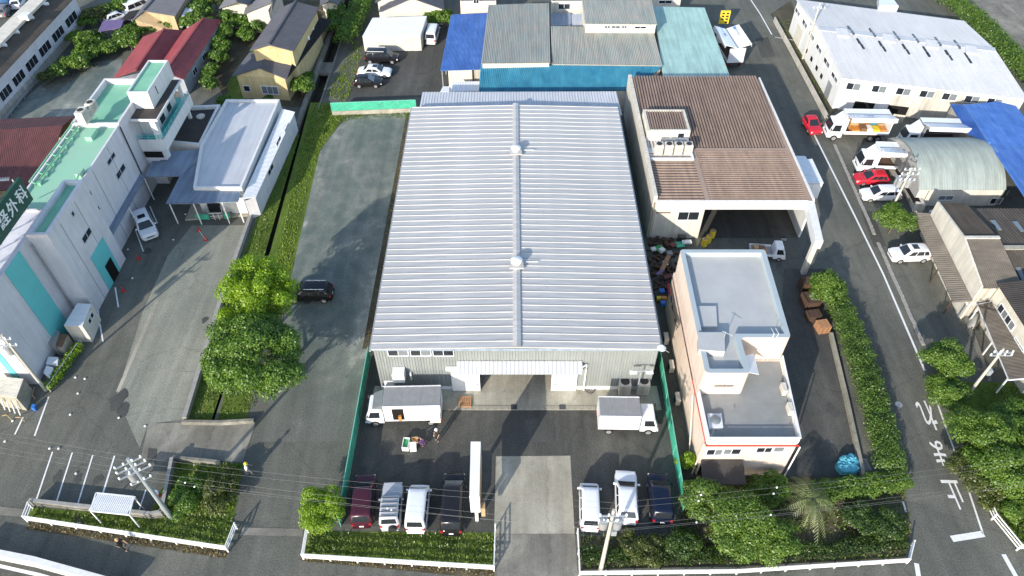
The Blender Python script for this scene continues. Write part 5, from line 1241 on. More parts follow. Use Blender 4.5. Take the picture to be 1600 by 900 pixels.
def wing_truck(label, L, W, H, pos, rot, wings=(1,), cargo=False, cabin=True, body='p_white', words=None, seed=1, floor='wood_dark', wing_a=0.06):
    """box truck whose side walls swing up into flat wings"""
    rnd = random.Random(seed)
    r = thing('wing_truck', label, 'truck', (0, 0, 0), 'gull-wing trucks being loaded'); yF = L / 2; w = W / 2
    cl = 1.7 if cabin else 0
    if cabin:
        cab(r, yF, W * .92, .5, 2.5, cl)
        MB().add([(-w * .75, yF - cl + .1, 2.5), (w * .75, yF - cl + .1, 2.5), (w * .62, yF - .8, 2.52), (-w * .62, yF - .8, 2.52), (-w * .75, yF - cl + .05, H - .1), (w * .75, yF - cl + .05, H - .1)], [(0, 1, 2, 3), (4, 5, 2, 3), (0, 3, 4), (1, 5, 2), (0, 1, 5, 4)]).build('wind_deflector', 'p_white', r)
    yb, yt = -L / 2, yF - cl - .12
    MB().bb(-w * .5, w * .5, yb + .1, yF - .3, .5, .9).build('chassis', 'metal_dark', r)
    MB().bb(-w, w, yb, yt, .95, 1.08).build('cargo_floor', floor, r)
    m = MB(); m.bb(-w, w, yt - .1, yt, 1.09, H - .05); m.build('front_panel', body, r)
    m = MB(); m.bb(-w, w, yb, yb + .1, 1.09, H - .05); m.build('rear_panel', body, r)
    m = MB(); m.bb(-.12, .12, yb + .1, yt - .1, H - .14, H); m.build('roof_beam', 'metal_grey', r)
    for s in (-1, 1):
        if s in wings:
            q = [(s * .13, yb, H + .02), (s * .13, yt, H + .02), (s * (.13 + w + .55), yt, H + .02 + wing_a * 9), (s * (.13 + w + .55), yb, H + .02 + wing_a * 9)]
            if s < 0: q = q[::-1]
            wg = MB().slab(q, .07).build('wing', 'p_white', r)
            e = [(s * (.13 + w + .55), yb, H + wing_a * 9), (s * (.13 + w + .55), yt, H + wing_a * 9), (s * (w + .78), yt, H + wing_a * 9 - .5), (s * (w + .78), yb, H + wing_a * 9 - .5)]
            MB().add(e, [(0, 1, 2, 3)]).build('wing_edge', 'p_white', r)
            if words: text(words, .42, 'c_blue', r, (s * (.1 + w * .75), yt - 1.6, H + .10 + wing_a * 5.4), (0, 1, 0) if s < 0 else (0, -1, 0), (s * 1, 0, wing_a * 7), depth=.004)
            MB().bb(s * w - .04, s * w + .04, yb, yt, 1.09, 1.5).build('side_board', body, r)
        else:
            MB().bb(s * w - .04, s * w + .04, yb, yt, 1.09, H).build('side_wall', body, r)
            q = [(0.125 * s, yb, H - .02), (.125 * s, yt, H - .02), (s * w, yt, H - .02), (s * w, yb, H - .02)]
            MB().slab(q if s > 0 else q[::-1], .05).build('roof_half', 'p_white', r)
    wheels(r, W, (yF - .8, yb + 1.1, yb + 2.0), .42)
    for s in (-1, 1): MB().box((s * (w - .2), yb - .02, .8), (.3, .06, .14)).build('tail_light', 'c_tail', r)
    place(r, pos, rot)
    if cargo:
        cols = ['c_orange', 'c_card', 'c_yellow', 'c_cyan', 'c_white', 'c_orange', 'c_brown', 'c_card']
        y = yb + .35; k = 0
        while y < yt - 1.0:
            dl = rnd.uniform(.7, 1.1)
            for j in range(2):
                hh = rnd.uniform(.5, 1.2) * (1 if j else .7)
                mb = MB().box((0, 0, hh / 2), (w * .85, dl * .92, hh))
                cx = (-w * .48, w * .48)[j]; ca, sa = math.cos(rot), math.sin(rot); yy = y + dl / 2
                o = mb.build('cargo_stack', cols[k % len(cols)], None, loc=(0, 0, 0)); k += 1
                o.location = (pos[0] + cx * ca - yy * sa, pos[1] + cx * sa + yy * ca, 1.084); o.rotation_euler = (0, 0, rot)
                nm = {'c_orange': 'orange', 'c_card': 'cardboard-brown', 'c_yellow': 'yellow', 'c_cyan': 'light blue', 'c_white': 'white', 'c_brown': 'dark brown'}[cols[(k - 1) % len(cols)]]
                tag(o, f"{nm} goods, {('nearest', 'second', 'third', 'fourth', 'fifth', 'sixth', 'seventh', 'eighth')[(k - 1) // 2]} from the tail, {('camera side' if (cx > 0) == (rot > 0) else 'factory side') if False else ('camera side' if cx < 0 else 'factory side')} of the open truck bed", 'cargo', 'goods on the open truck bed')
            y += dl
    return r
c, rz, L_ = mid_px((1384, 206), (1290, 200), 1.0); c.z = .02
wing_truck('white truck with raised wing showing colourful boxes beside the white factory', L_, 2.3, 3.3, c, R(90) - R(2), wings=(-1,), cargo=True, words='運送 サービス', seed=3)
c, rz, L_ = mid_px((1495, 222), (1406, 214), 1.0); c.z = .02
wing_truck('dark-bodied truck with a raised white wing under the blue roof', L_, 2.3, 3.4, c, R(90) - R(3), wings=(-1,), body='metal_grey', floor='metal_dark')
c, rz, L_ = mid_px((1440, 262), (1337, 250), 1.0); c.z = .02
wing_truck('white truck with raised lettered wing parked behind the red hatchback', L_, 2.3, 3.3, c, R(90) - R(3), wings=(-1,), words='急便 サービス', body='p_white')
c = P(1145, 108, 0); 
wing_truck('white truck with two raised wings left of the road, nearer the aqua roof', 7.6, 2.3, 3.3, P(1133, 88, 0), R(6), wings=(-1, 1), words='運輸 サービス', cabin=True, body='p_white')
c = P(1247, 300, 0)
box_truck('white box truck parked right of the brown building', 6.2, 2.2, 3.0, 1.6, 'p_pearl', P(1247, 292, 0), 0)
# small pickup with a load under the portal frame
def pickup(label, pos, rot):
    r = thing('pickup_truck', label, 'truck', (0, 0, 0)); L, W = 3.6, 1.55; yF = L / 2
    cab(r, yF, W * .96, .32, 1.78, 1.25)
    MB().bb(-W / 2 + .1, W / 2 - .1, -yF + .05, yF - .3, .3, .55).build('chassis', 'metal_dark', r)
    MB().bb(-W / 2, W / 2, -yF, yF - 1.3, .6, .68).build('bed', 'metal_grey', r)
    for s in (-1, 1): MB().bb(s * W / 2 - .03, s * W / 2 + .03, -yF, yF - 1.3, .681, .95).build('side_board', 'p_white', r)
    MB().bb(-W / 2 + .04, W / 2 - .04, -yF, -yF + .05, .681, .95).build('tailgate', 'p_white', r)
    wheels(r, W, (yF - .6, -yF + .7), .27, tw=.16); place(r, pos, rot); return r
pp = P(1196, 400, 0)
pickup('small white pickup under the portal frame beside the pink building', (pp.x, pp.y, .014), R(-95))
for k, (dx, dy, sx, sy, h, m_) in enumerate([(-1.2, .3, .5, .6, .5, 'c_card'), (-1.2, -.35, .55, .5, .35, 'c_orange'), (-.55, .25, .6, .55, .4, 'c_brown'), (-.5, -.4, .5, .45, .6, 'wood'), (-1.5, .0, .3, .3, .7, 'c_yellow')][:4]):
    nm = ['cardboard box', 'orange box', 'brown box', 'wooden crate'][k]
    MB().box((0, 0, h / 2), (sx, sy, h)).build('load_box', m_, None, loc=(0, 0, 0), label=f'{nm} loaded on the small white pickup', cat='box', group='load on the small pickup').location = (pp.x + dx, pp.y + dy - .05, .70)
# ================================================================ VEGETATION
rng = np.random.default_rng(5)
def quads_mesh(name, q, m):
    """q: (N,4,3) array -> mesh of separate leaf quads"""
    N = len(q); me = bpy.data.meshes.new(name)
    me.vertices.add(N * 4); me.vertices.foreach_set('co', q.reshape(-1).astype(np.float32))
    me.loops.add(N * 4); me.loops.foreach_set('vertex_index', np.arange(N * 4, dtype=np.int32))
    me.polygons.add(N); me.polygons.foreach_set('loop_start', np.arange(N, dtype=np.int32) * 4)
    try: me.polygons.foreach_set('loop_total', np.full(N, 4, dtype=np.int32))
    except Exception: pass
    me.update(calc_edges=True); me.validate(); me.materials.append(M[m]); return me
def leaves(c, nrm, size, asp=.62):
    """leaf quads centred at c with normals nrm"""
    N = len(c)
    nrm = nrm / np.linalg.norm(nrm, axis=1, keepdims=True)
    t = rng.normal(size=(N, 3)); t -= (t * nrm).sum(1, keepdims=True) * nrm; t /= np.linalg.norm(t, axis=1, keepdims=True)
    b = np.cross(nrm, t); s = (size * rng.uniform(.65, 1.3, N))[:, None]
    return np.stack([c - t * s * .5, c - b * s * .5 * asp, c + t * s * .5, c + b * s * .5 * asp], 1)
def crown_pts(blobs, n):
    """blobs: list (centre, radii); leaves on and just inside the blob shells"""
    B = np.array([b[0] for b in blobs]); Rd = np.array([b[1] for b in blobs])
    w = Rd.prod(1) ** (2 / 3); k = rng.choice(len(blobs), n, p=w / w.sum())
    d = rng.normal(size=(n, 3)); d /= np.linalg.norm(d, axis=1, keepdims=True); d[:, 2] = np.where(d[:, 2] < -.35, -d[:, 2], d[:, 2])
    r = (rng.uniform(.35, 1, n) ** .45)[:, None] * rng.uniform(.92, 1.12, n)[:, None]
    return B[k] + d * Rd[k] * r, d + rng.normal(size=(n, 3)) * .55 + np.array([0, 0, .35])
def blobs_for(rx, ry, rz, zc, nb, br, rough=.25):
    out = []
    for i in range(nb):
        d = rng.normal(size=3); d /= np.linalg.norm(d); d[2] = abs(d[2]) * 1.0 - .25
        r = rng.uniform(.45, .86); k = br * rng.uniform(1 - rough, 1 + rough)
        out.append((np.array([d[0] * rx * r, d[1] * ry * r, zc + d[2] * rz * r]), np.array([rx, ry, rz]) * k))
    return out
def tree(name, label, pos, zc, rx, ry, rz, m, nb=26, br=.34, n=5000, size=.34, group=None, cat='tree', trunk=.16):
    root = thing(name, label, cat, (pos[0], pos[1], 0), group)
    bl = blobs_for(rx, ry, rz, zc, nb, br)
    c, nn = crown_pts(bl, n)
    c[:, 2] = np.maximum(c[:, 2], .08)
    o = bpy.data.objects.new('crown', quads_mesh('crown', leaves(c, nn, size), m)); COL.objects.link(o); o.parent = root
    t = MB(); top = Vector((.1, .1, zc * .8)); t.tube((0, 0, -.05), top, trunk, trunk * .5, 8)
    for b in bl[:8]:
        q = Vector(b[0]); s = top * rnd_.uniform(.5, .95); t.tube(s, q, trunk * .4, trunk * .12, 5)
    me = t.mesh('trunk', 'bark'); o = bpy.data.objects.new('trunk', me); COL.objects.link(o); o.parent = root
    return root
rnd_ = random.Random(11)
tree('broadleaf_tree', 'large dark green tree on the ditch bank between the two car parks', P(398, 558, 4.4), 4.4, 5.2, 4.9, 4.2, 'leaf_dark', 90, .21, 42000, .22, trunk=.3)
tree('bright_tree', 'bright yellow-green tree rising behind the large dark tree', P(402, 462, 5.2), 5.2, 4.2, 4.3, 4.3, 'leaf_bright', 80, .19, 26000, .20, trunk=.2)
tree('round_tree', 'small round bright green tree at the front end of the left green net fence', P(500, 795, 1.7), 1.7, 2.0, 1.85, 1.6, 'leaf_bright', 26, .32, 11000, .15, trunk=.1)
tree('roadside_tree', 'round green tree under the transformer pole by the arched hall', P(1399, 344, 1.9), 1.9, 2.1, 2.2, 1.7, 'leaf_mid', 24, .32, 9000, .18, trunk=.12)
tree('verge_shrub', 'dark leafy shrub beside the low wall of the striped bays', P(290, 772, .7), .7, 1.3, 2.0, .75, 'leaf_dark', 20, .34, 5000, .16, None, 'shrub', .07); tree('verge_shrub', 'yellow-green loose shrub below the bridge slab', P(342, 768, .9), .9, 1.5, 2.3, 1.0, 'leaf_olive', 20, .34, 5000, .17, None, 'shrub', .07)
GT = 'garden trees in front of the pink building'
for lb, x, y, z, r, m, n in [('leafy green tree in the garden just right of the navy car', 1096, 778, 1.9, 1.9, 'leaf_hedge', 4600), ('largest broad-leaved tree of the garden, left of the palm', 1152, 815, 2.3, 3.0, 'leaf_mid', 9000),
                             ('green bushy tree between the largest garden tree and the palm', 1204, 838, 1.6, 2.0, 'leaf_mid', 4500), ('dark bush under the corner of the pink building', 1200, 762, 1.2, 1.7, 'leaf_dark', 3500),
                             ('small yellow-green bush beside the pink entrance canopy', 1075, 722, .9, .95, 'leaf_bright', 1600), ('low feathery bush by the transformer pole base', 1010, 858, .8, 1.5, 'leaf_olive', 2400),
                             ('low dark bush between the feathery bush and the largest garden tree', 1065, 850, .8, 1.6, 'leaf_deep', 2600), ('thin olive bush in front of the small white van', 985, 845, .5, 1.0, 'leaf_olive', 1000),
                             ('dark green bush right of the palm towards the hedge corner', 1345, 812, .8, 1.7, 'leaf_deep', 2600), ('dark ground-hugging bush near the right end of the front garden', 1385, 820, .7, 1.7, 'leaf_deep', 2600)]:
    tree('garden_tree', lb, P(x, y, z), z, r, r * .95, min(r, z * .95), m, 18, .36, int(n * 1.9), .17, group=GT, trunk=.08)
RT = 'trees beside the side road'
for lb, x, y, z, r, m, n in [('glossy green tree at the top of the right-hand shrub bed', 1478, 566, 1.9, 2.3, 'leaf_mid', 5600), ('green tree directly below the topmost one in the right shrub bed', 1482, 615, 1.6, 1.9, 'leaf_mid', 4200), ('big green tree below the leaning pole on the right', 1530, 672, 2.2, 2.7, 'leaf_mid', 7000),
                             ('olive-brown bush beside the road lettering', 1512, 735, 1.4, 1.9, 'leaf_olive', 3600), ('large green tree at the right edge above the white rail', 1566, 728, 2.0, 2.5, 'leaf_mid', 6000), ('dark tree at the right edge below the cream house', 1598, 655, 1.8, 2.3, 'leaf_dark', 5000),
                             ('bright green bush at the lower right behind the white rail', 1598, 800, 1.2, 1.7, 'leaf_mid', 3200), ('deep green tree at the right edge between two lighter trees', 1606, 712, 1.8, 2.2, 'leaf_dark', 4000), ('olive bush behind the top end of the white corner rail', 1550, 775, 1.0, 1.5, 'leaf_olive', 2600)]:
    tree('roadside_shrub', lb, P(x, y, z), z, r, r, min(r, z * .95), m, 22, .34, int(n * 1.9), .18, group=RT, trunk=.09)
def hedge(name, label, pts, w, h, m, n, size=.2, cat='hedge', z0=0.0):
    P_ = [P(*p) for p in pts]; seg = [(b - a).length for a, b in zip(P_[:-1], P_[1:])]; tot = sum(seg)
    bl = []; t = 0
    while t < tot:
        k = 0; u = t
        while k < len(seg) - 1 and u > seg[k]: u -= seg[k]; k += 1
        a, b = P_[k], P_[k + 1]; p = a.lerp(b, min(1, u / seg[k])); e = (b - a).normalized(); nrm = Vector((-e.y, e.x, 0))
        for s in (-.28, .28, 0):
            q = p + nrm * (w * (s + rnd_.uniform(-.08, .08)))
            bl.append((np.array([q.x - P_[0].x, q.y - P_[0].y, h * rnd_.uniform(.42, .55)]), np.array([w * rnd_.uniform(.26, .36), w * rnd_.uniform(.26, .36), h * rnd_.uniform(.42, .56)])))
        t += w * .32
    root = thing(name, label, cat, (P_[0].x, P_[0].y, 0))
    c, nn = crown_pts(bl, n); c[:, 2] = np.maximum(c[:, 2], .05)
    o = bpy.data.objects.new('foliage', quads_mesh('foliage', leaves(c, nn, size), m)); COL.objects.link(o); o.parent = root
    b = MB()
    for q, _ in bl[::3]: b.tube((q[0], q[1], -.02), (q[0], q[1], h * .6), .03, .015, 5)
    o = bpy.data.objects.new('stems', b.mesh('stems', 'bark')); COL.objects.link(o); o.parent = root
    return root
hedge('hedge', 'long dense hedge between the pink building yard and the side road', [(1292, 452), (1312, 500), (1338, 570), (1362, 650), (1384, 735)], 2.3, 1.9, 'leaf_hedge', 34000, .15)
hedge('hedge', 'short lighter hedge along the front of the pink building yard', [(1270, 778), (1330, 770), (1408, 756)], 1.7, 1.4, 'leaf_mid', 12000, .15)
tree('hedge_tree', 'taller leafy tree at the far end of the long roadside hedge', P(1294, 452, 1.9), 1.9, 1.7, 2.3, 1.7, 'leaf_mid', 20, .36, 4600, .24, trunk=.1)
hedge('hedge', 'tall green hedge at the top right behind the white factory', [(1452, -8), (1500, 22), (1545, 66), (1590, 118), (1640, 160)], 3.8, 2.2, 'leaf_hedge', 15000, .28)
hedge('hedge', 'small yellow-green hedge along the hospital side rail', [(126, 545), (108, 572), (90, 596), (76, 612)], 1.0, .9, 'leaf_bright', 2600, .16)
hedge('hedge', 'leafy garden hedge along the canal bank beyond the yellow house', [(583, -10), (566, 20), (553, 50), (541, 75)], 3.0, 2.6, 'leaf_dark', 8000, .26)
hedge('hedge', 'low dark planting behind the front fence right of the concrete ramp', [(910, 868), (1010, 872), (1150, 868), (1290, 862), (1408, 846)], 1.3, .6, 'leaf_deep', 12000, .15)
# shrubs of the far gardens: three models, copied
protos = []
for k, m in enumerate(('leaf_mid', 'leaf_dark', 'leaf_olive')):
    protos.append(None)
SH = [(170, 18, 1.3, 1), (151, 24, 1.6, 2), (137, 34, 1.2, 1), (186, 10, 1.4, 0), (198, 5, 1.3, 0), (117, 62, 1.3, 0), (141, 66, 1.7, 0), (156, 60, 1.2, 1), (166, 78, 1.3, 0), (179, 72, 1.2, 0), (192, 58, 1.3, 1), (136, 82, 1.5, 1), (120, 99, 1.5, 0), (104, 104, 1.3, 0), (90, 112, 1.2, 1), (75, 121, 1.1, 2),
      (129, 103, 1.0, 2), (207, 52, 1.4, 0), (218, 43, 1.2, 1), (236, 42, 1.2, 0), (249, 38, 1.2, 0), (264, 34, 1.3, 1), (202, 70, 1.5, 0), (303, 38, 1.7, 0), (311, 19, 1.7, 1), (327, 45, 1.7, 1), (319, 6, 1.6, 0), (336, 2, 1.5, 2),
      (362, 34, 1.8, 1), (353, 52, 1.5, 1), (346, 72, 1.4, 1), (339, 92, 1.3, 1), (331, 112, 1.2, 1), (326, 132, 1.2, 1), (374, 28, 1.5, 0), (398, 45, 1.3, 1), (385, 55, 1.2, 1), (470, 138, 1.5, 0), (478, 122, 1.0, 0), (517, 45, 1.5, 1), (528, 22, 1.6, 1), (688, 26, 1.5, 0), (676, 30, 1.3, 0), (701, 30, 1.2, 1), (349, 160, 1.0, 1), (420, 160, .9, 1), (612, 12, 1.0, 0)]
near = {0: 'mid-green', 1: 'dark green', 2: 'olive-brown'}
def where(x, y):
    if x < 200 and y < 45: return 'beside the factory lane at the top left'
    if x < 135: return 'on the edge of the vacant gravel lot'
    if x < 210: return 'between the vacant gravel lot and the purple carport'
    if x < 290: return 'in front of the tan house'
    if x < 350 and y < 60: return 'beside the far end of the red roofs'
    if x < 400: return 'between the red roofs and the yellow house'
    if x < 600: return 'beside the canal by the yellow house'
    return 'behind the white garage'
def spot(i, x, y):
    near_ = [('the silver-white wagon', 183, 27), ('the black carport', 205, 22), ('the purple carport', 172, 40), ('the gravel lot corner', 65, 130), ('the red roof ridge', 257, 45), ('the tan house wall', 240, 32), ('the grey side wall of the red roof', 325, 100), ('the cream gable', 368, 18), ('the white garage roof', 660, 30), ('the canal wall', 500, 100), ('the factory lane', 110, 60), ('the white shed roof', 292, 18)]
    return min(near_, key=lambda q: (q[1] - x) ** 2 + (q[2] - y) ** 2)[0]
seen = {}
ordn = ['', 'second ', 'third ', 'fourth ', 'fifth ', 'sixth ', 'seventh ', 'eighth ', 'ninth ', 'tenth ']
for i, (x, y, r, k) in enumerate(sorted(SH)):
    key = (k, spot(i, x, y)); seen[key] = seen.get(key, 0) + 1
    sizew = 'small' if r < 1.2 else 'large' if r > 1.5 else 'medium'
    lb = f"{near[k]} shrub near {key[1]}, {ordn[seen[key] - 1] or 'first '}from the left" 
    p = P(x, y, r * .8)
    if protos[k] is None:
        protos[k] = tree('garden_shrub', lb, p, 1.0, 1.25, 1.25, .95, ('leaf_mid', 'leaf_dark', 'leaf_olive')[k], 16, .4, 1500, .27, 'shrubs of the far gardens', 'shrub', .07); o = protos[k]
    else: o = dup(protos[k], (p.x, p.y, 0), rnd_.uniform(0, 6.28), lb)
    o.scale = (r, r, r * .95)
# palm
pm = thing('palm', 'palm with long drooping pale green fronds in the front garden', 'palm', P(1255, 806, 0))
MB().tube(P(1255, 806, 0), P(1255, 806, 0) + Vector((0, .1, 2.6)), .2, .14, 9).build('trunk', 'bark', pm)
for i in range(17):
    a = i * 2.4; el = rnd_.uniform(.1, .9); L_ = rnd_.uniform(2.2, 3.1); o_ = np.array([0, .1, 2.6])
    st = []; 
    for t in np.linspace(0.05, 1, 18):
        p = o_ + np.array([math.cos(a) * L_ * t * math.cos(el * .6), math.sin(a) * L_ * t * math.cos(el * .6), L_ * (math.sin(el) * t - 1.05 * t * t)]); st.append(p)
    q = []
    for p, p2 in zip(st[:-1], st[1:]):
        e = (p2 - p); e /= np.linalg.norm(e); side = np.cross(e, [0, 0, 1]); side /= np.linalg.norm(side); t = np.linalg.norm(p - o_) / L_
        for s in (-1, 1):
            ln = .5 * (1 - .6 * t); tip = p + side * s * ln + e * .25 + np.array([0, 0, -.22]); q.append([p - e * .02, p + e * .06, tip + e * .02, tip - e * .02])
        q.append([p - side * .02, p2 - side * .02, p2 + side * .02, p + side * .02])
    me = quads_mesh('frond', np.array(q), 'leaf_palm'); o = bpy.data.objects.new('frond', me); COL.objects.link(o); o.parent = pm
# grass: upright blade tufts scattered over beds
def inside(poly, x, y):
    r = np.zeros(len(x), bool); n = len(poly)
    for i in range(n):
        x0, y0 = poly[i][:2]; x1, y1 = poly[(i + 1) % n][:2]
        c = ((y0 > y) != (y1 > y)) & (x < (x1 - x0) * (y - y0) / (y1 - y0 + 1e-9) + x0); r ^= c
    return r
def grass(label, pts, dens, h, m, name='grass', bl=2.2, clump=True):
    poly = PP(pts); a = np.array([p[:2] for p in poly]); mn, mx = a.min(0), a.max(0); N = int(dens * (mx - mn).prod())
    x = rng.uniform(mn[0], mx[0], N); y = rng.uniform(mn[1], mx[1], N); k = inside(poly, x, y); x, y = x[k], y[k]
    if clump:
        f = np.sin(x * 1.3 + np.sin(y * .9) * 2) * np.sin(y * 1.1 + np.sin(x * .7) * 2); k = rng.uniform(size=len(x)) < .62 + .38 * f; x, y = x[k], y[k]
    n = len(x); hh = h * .62 * rng.uniform(.4, 1.3, n); az = rng.uniform(0, 6.28, n); ln = rng.uniform(.5, 1.6, n) * hh; w = rng.uniform(.015, .035, n) * bl
    b = np.stack([x, y, np.zeros(n)], 1); t = np.stack([np.cos(az), np.sin(az), np.zeros(n)], 1); s = np.stack([-np.sin(az), np.cos(az), np.zeros(n)], 1) * w[:, None]
    top = b + t * ln[:, None] + np.stack([np.zeros(n), np.zeros(n), hh], 1)
    q = np.stack([b - s, b + s, top + s * .5, top - s * .5], 1); q[:, :, 2] += .0
    c = np.array([mn[0], mn[1], 0]); 
    o = bpy.data.objects.new(name, quads_mesh(name, q - c, m)); COL.objects.link(o); o.location = c
    return tag(o, label, 'grass', kind='stuff')
grass('sunlit bright grass on the right bank of the ditch', [(490, 162), (536, 164), (530, 190), (498, 238), (470, 330), (455, 425), (440, 440), (428, 420), (448, 330)], 92, 0.19, 'blade_bright')
grass('grass fringe round the far end of the gravel lot', [(528, 170), (642, 168), (640, 186), (600, 183), (545, 188), (520, 200)], 88, 0.17, 'blade')
grass('dark grass on the left bank of the ditch', [(458, 215), (468, 212), (404, 428), (372, 520), (330, 655), (298, 655), (345, 500), (402, 340)], 88, 0.16, 'blade')
grass('grass at the foot of the big tree', [(402, 480), (440, 470), (430, 540), (395, 640), (340, 656), (372, 540)], 79, 0.15, 'blade')
grass('grass behind the left white rail fence', [(50, 797), (240, 812), (262, 806), (276, 726), (376, 726), (356, 853), (44, 812)], 101, 0.20, 'blade')
grass('grass behind the middle white rail fence', [(482, 836), (772, 836), (772, 884), (477, 866)], 132, 0.22, 'blade')
grass('grass of the garden before the pink building', [(905, 838), (1062, 832), (1068, 750), (1350, 748), (1408, 745), (1424, 830), (1413, 872), (906, 890)], 45, 0.21, 'blade')
grass('undergrowth of the right shrub bed', [(1450, 545), (1500, 600), (1625, 605), (1625, 848), (1588, 850), (1540, 790)], 88, 0.20, 'blade')
grass('dry grass along the foot of the left rail fence', [(44, 815), (356, 859), (352, 872), (40, 826)], 121, 0.14, 'blade_dry')
grass('dry grass along the foot of the middle rail fence', [(474, 869), (772, 888), (772, 903), (470, 876)], 121, 0.14, 'blade_dry')
grass('thin weeds along the warehouse side wall', [(636, 180), (646, 172), (585, 530), (573, 535)], 57, 0.10, 'blade_dry')
grass('lawn beside the yellow house', [(356, 128), (398, 72), (424, 72), (388, 156), (360, 156)], 44, 0.11, 'blade')
grass('grass on the upper canal bank', [(540, 160), (560, 120), (566, 80), (560, 60), (540, 90), (510, 150)], 66, 0.20, 'blade_bright')
grass('weeds on the vacant lot edge', [(62, 132), (135, 100), (160, 98), (120, 122), (80, 150)], 40, 0.15, 'blade_dry')
grass('verge grass beside the white factory wall', [(1212, 36), (1234, 30), (1304, 172), (1292, 184)], 35, 0.12, 'blade')
grass('green plants on the gravel by the bridge slab', [(322, 730), (374, 726), (366, 790), (318, 800)], 132, 0.34, 'blade_bright', bl=3)
# ================================================================ FENCES AND WALLS
def run(pts, step):
    out = []
    for a, b in zip(pts[:-1], pts[1:]):
        n = max(1, round((b - a).length / step)); out += [(a.lerp(b, i / n), a.lerp(b, (i + 1) / n)) for i in range(n)]
    return out
def rail_fence(label, px, h=.95, rails=3, step=2.0, m='white_paint', name='rail_fence', t=.09):
    pts = PP(px); root = thing(name, label, 'fence', pts[0])
    post = MB().bb(-.05, .05, -.05, .05, 0, h + .05).mesh('post', m)
    seg = run(pts, step)
    for a, _ in seg: inst(post, 'post', root, a)
    inst(post, 'post', root, pts[-1])
    for a, b in zip(pts[:-1], pts[1:]):
        for k in range(rails):
            z = Vector((0, 0, h - k * h * .32)); MB().beam(a + z, b + z, t * .7, t).build('rail', m, root)
    return root
def shift(px, z):  # foot of something whose top edge is seen at these pixels
    return [(x, y) for x, y in px]
rail_fence('white rail fence round the grass bed at the lower left', [(52, 794), (44, 815), (357, 862), (371, 826)])
rail_fence('white rail fence round the grass bed before the parked cars', [(482, 832), (475, 874), (772, 892), (774, 828)])
rail_fence('long white rail fence along the front of the pink building garden', [(902, 834), (905, 900), (1150, 897), (1416, 880), (1423, 852)], h=.8)
rail_fence('white rail fence on the corner at the lower right', [(1535, 783), (1549, 812), (1588, 860), (1640, 856)])
rail_fence('short white rail beside the yellow-green hospital hedge', [(130, 540), (104, 577), (80, 612)], h=.8, rails=2, m='galvanised')
rail_fence('white guard rail along the lane by the vacant lot', [(78, 96), (58, 130), (8, 194)], h=.6, rails=2, m='galvanised')
def net_fence(label, a, b, h, step=2.4, z0=0.0, wall=0.0, m='net_green', rail='net_green'):
    root = thing('net_fence', label, 'fence', a)
    pts = run([Vector(a), Vector(b)], step); e = (Vector(b) - Vector(a)).normalized()
    post = MB().tube((0, 0, 0), (0, 0, h + wall), .04, n=6).mesh('post', rail)
    for p, q in pts:
        inst(post, 'post', root, p)
        MB().beam(p + e * .05 + Vector((0, 0, wall + h / 2)), q - e * .05 + Vector((0, 0, wall + h / 2)), .02, h - .06).build('net_panel', m, root)
        f = MB(); f.beam(p + Vector((0, 0, wall + h)), q + Vector((0, 0, wall + h)), .07, .06)
        f.beam(p + Vector((.03, -.03, wall + .1)), q + Vector((.03, -.03, wall + h - .1)), .03, .03); f.build('rail', rail, root)
    inst(post, 'post', root, pts[-1][1])
    if wall: MB().beam(Vector(a) + Vector((0, 0, wall / 2)), Vector(b) + Vector((0, 0, wall / 2)), .16, wall).build('wall', 'concrete', root)
    return root
mat('net_light', (.16, .46, .36), .5, .1, 2)
net_fence('green net fence along the left side of the front yard', P(579, 560), P(533, 822), 1.7, rail='net_light')
net_fence('green net fence between the front yard and the pink building', P(1027, 560), P(1066, 800), 1.7, rail='net_light')
a = P(1027, 559); net_fence('dark green net fence in the gap right of the big warehouse', (a.x, a.y + .2, 0), (13.6, 76, 0), 1.7)
a, b = P(520, 180), P(651, 175); net_fence('green panel fence on a low wall beyond the gravel lot', a, b, 1.25, wall=.6, rail='net_light', step=2.3)
def low_wall(name, label, px, h, w, m, cap=None):
    pts = PP(px); root = thing(name, label, 'wall', pts[0])
    b = MB()
    for p, q in zip(pts[:-1], pts[1:]):
        e = (q - p).normalized() * w * .5
        b.beam(p + Vector((0, 0, h / 2)), q + Vector((0, 0, h / 2)), w, h)
    b.build('wall_body', m, root)
    if cap:
        b = MB()
        for p, q in zip(pts[:-1], pts[1:]): b.beam(p + Vector((0, 0, h + .03)), q + Vector((0, 0, h + .03)), w + .06, .05)
        b.build('coping', cap, root)
    return root
low_wall('boundary_wall', 'low concrete wall between the hospital car park and the ditch', [(397, 330), (345, 480), (291, 658)], .55, .32, 'concrete', 'stone')
low_wall('boundary_wall', 'low grey wall round the striped parking bays at the lower left', [(52, 788), (240, 809), (257, 806), (273, 722)], .75, .22, 'concrete_dirty', 'stone')
low_wall('boundary_wall', 'weathered parapet on the far side of the bridge slab', [(286, 662), (345, 663), (398, 660)], .45, .25, 'concrete_dirty')
low_wall('boundary_wall', 'weathered parapet on the near side of the bridge slab', [(273, 718), (345, 726)], .5, .25, 'concrete_dirty')
low_wall('boundary_wall', 'pale low wall between the side yard and the long hedge', [(1297, 524), (1322, 630), (1347, 746)], .45, .3, 'concrete')
low_wall('boundary_wall', 'mossy block wall beside the road before the white factory', [(1209, 34), (1236, 84), (1291, 188)], .8, .18, 'dirty_wall')
low_wall('boundary_wall', 'low kerb wall in front of the rusty lean-to', [(1443, 352), (1476, 430), (1512, 505), (1545, 595)], .25, .3, 'concrete_dirty')
low_wall('road_barrier', 'white concrete barrier at the lower left corner', [(-40, 862), (60, 882), (200, 921)], .95, .45, 'white_wall')
stripe('road_edge_line', [(-20, 880), (60, 898), (110, 912)], .25, .012)
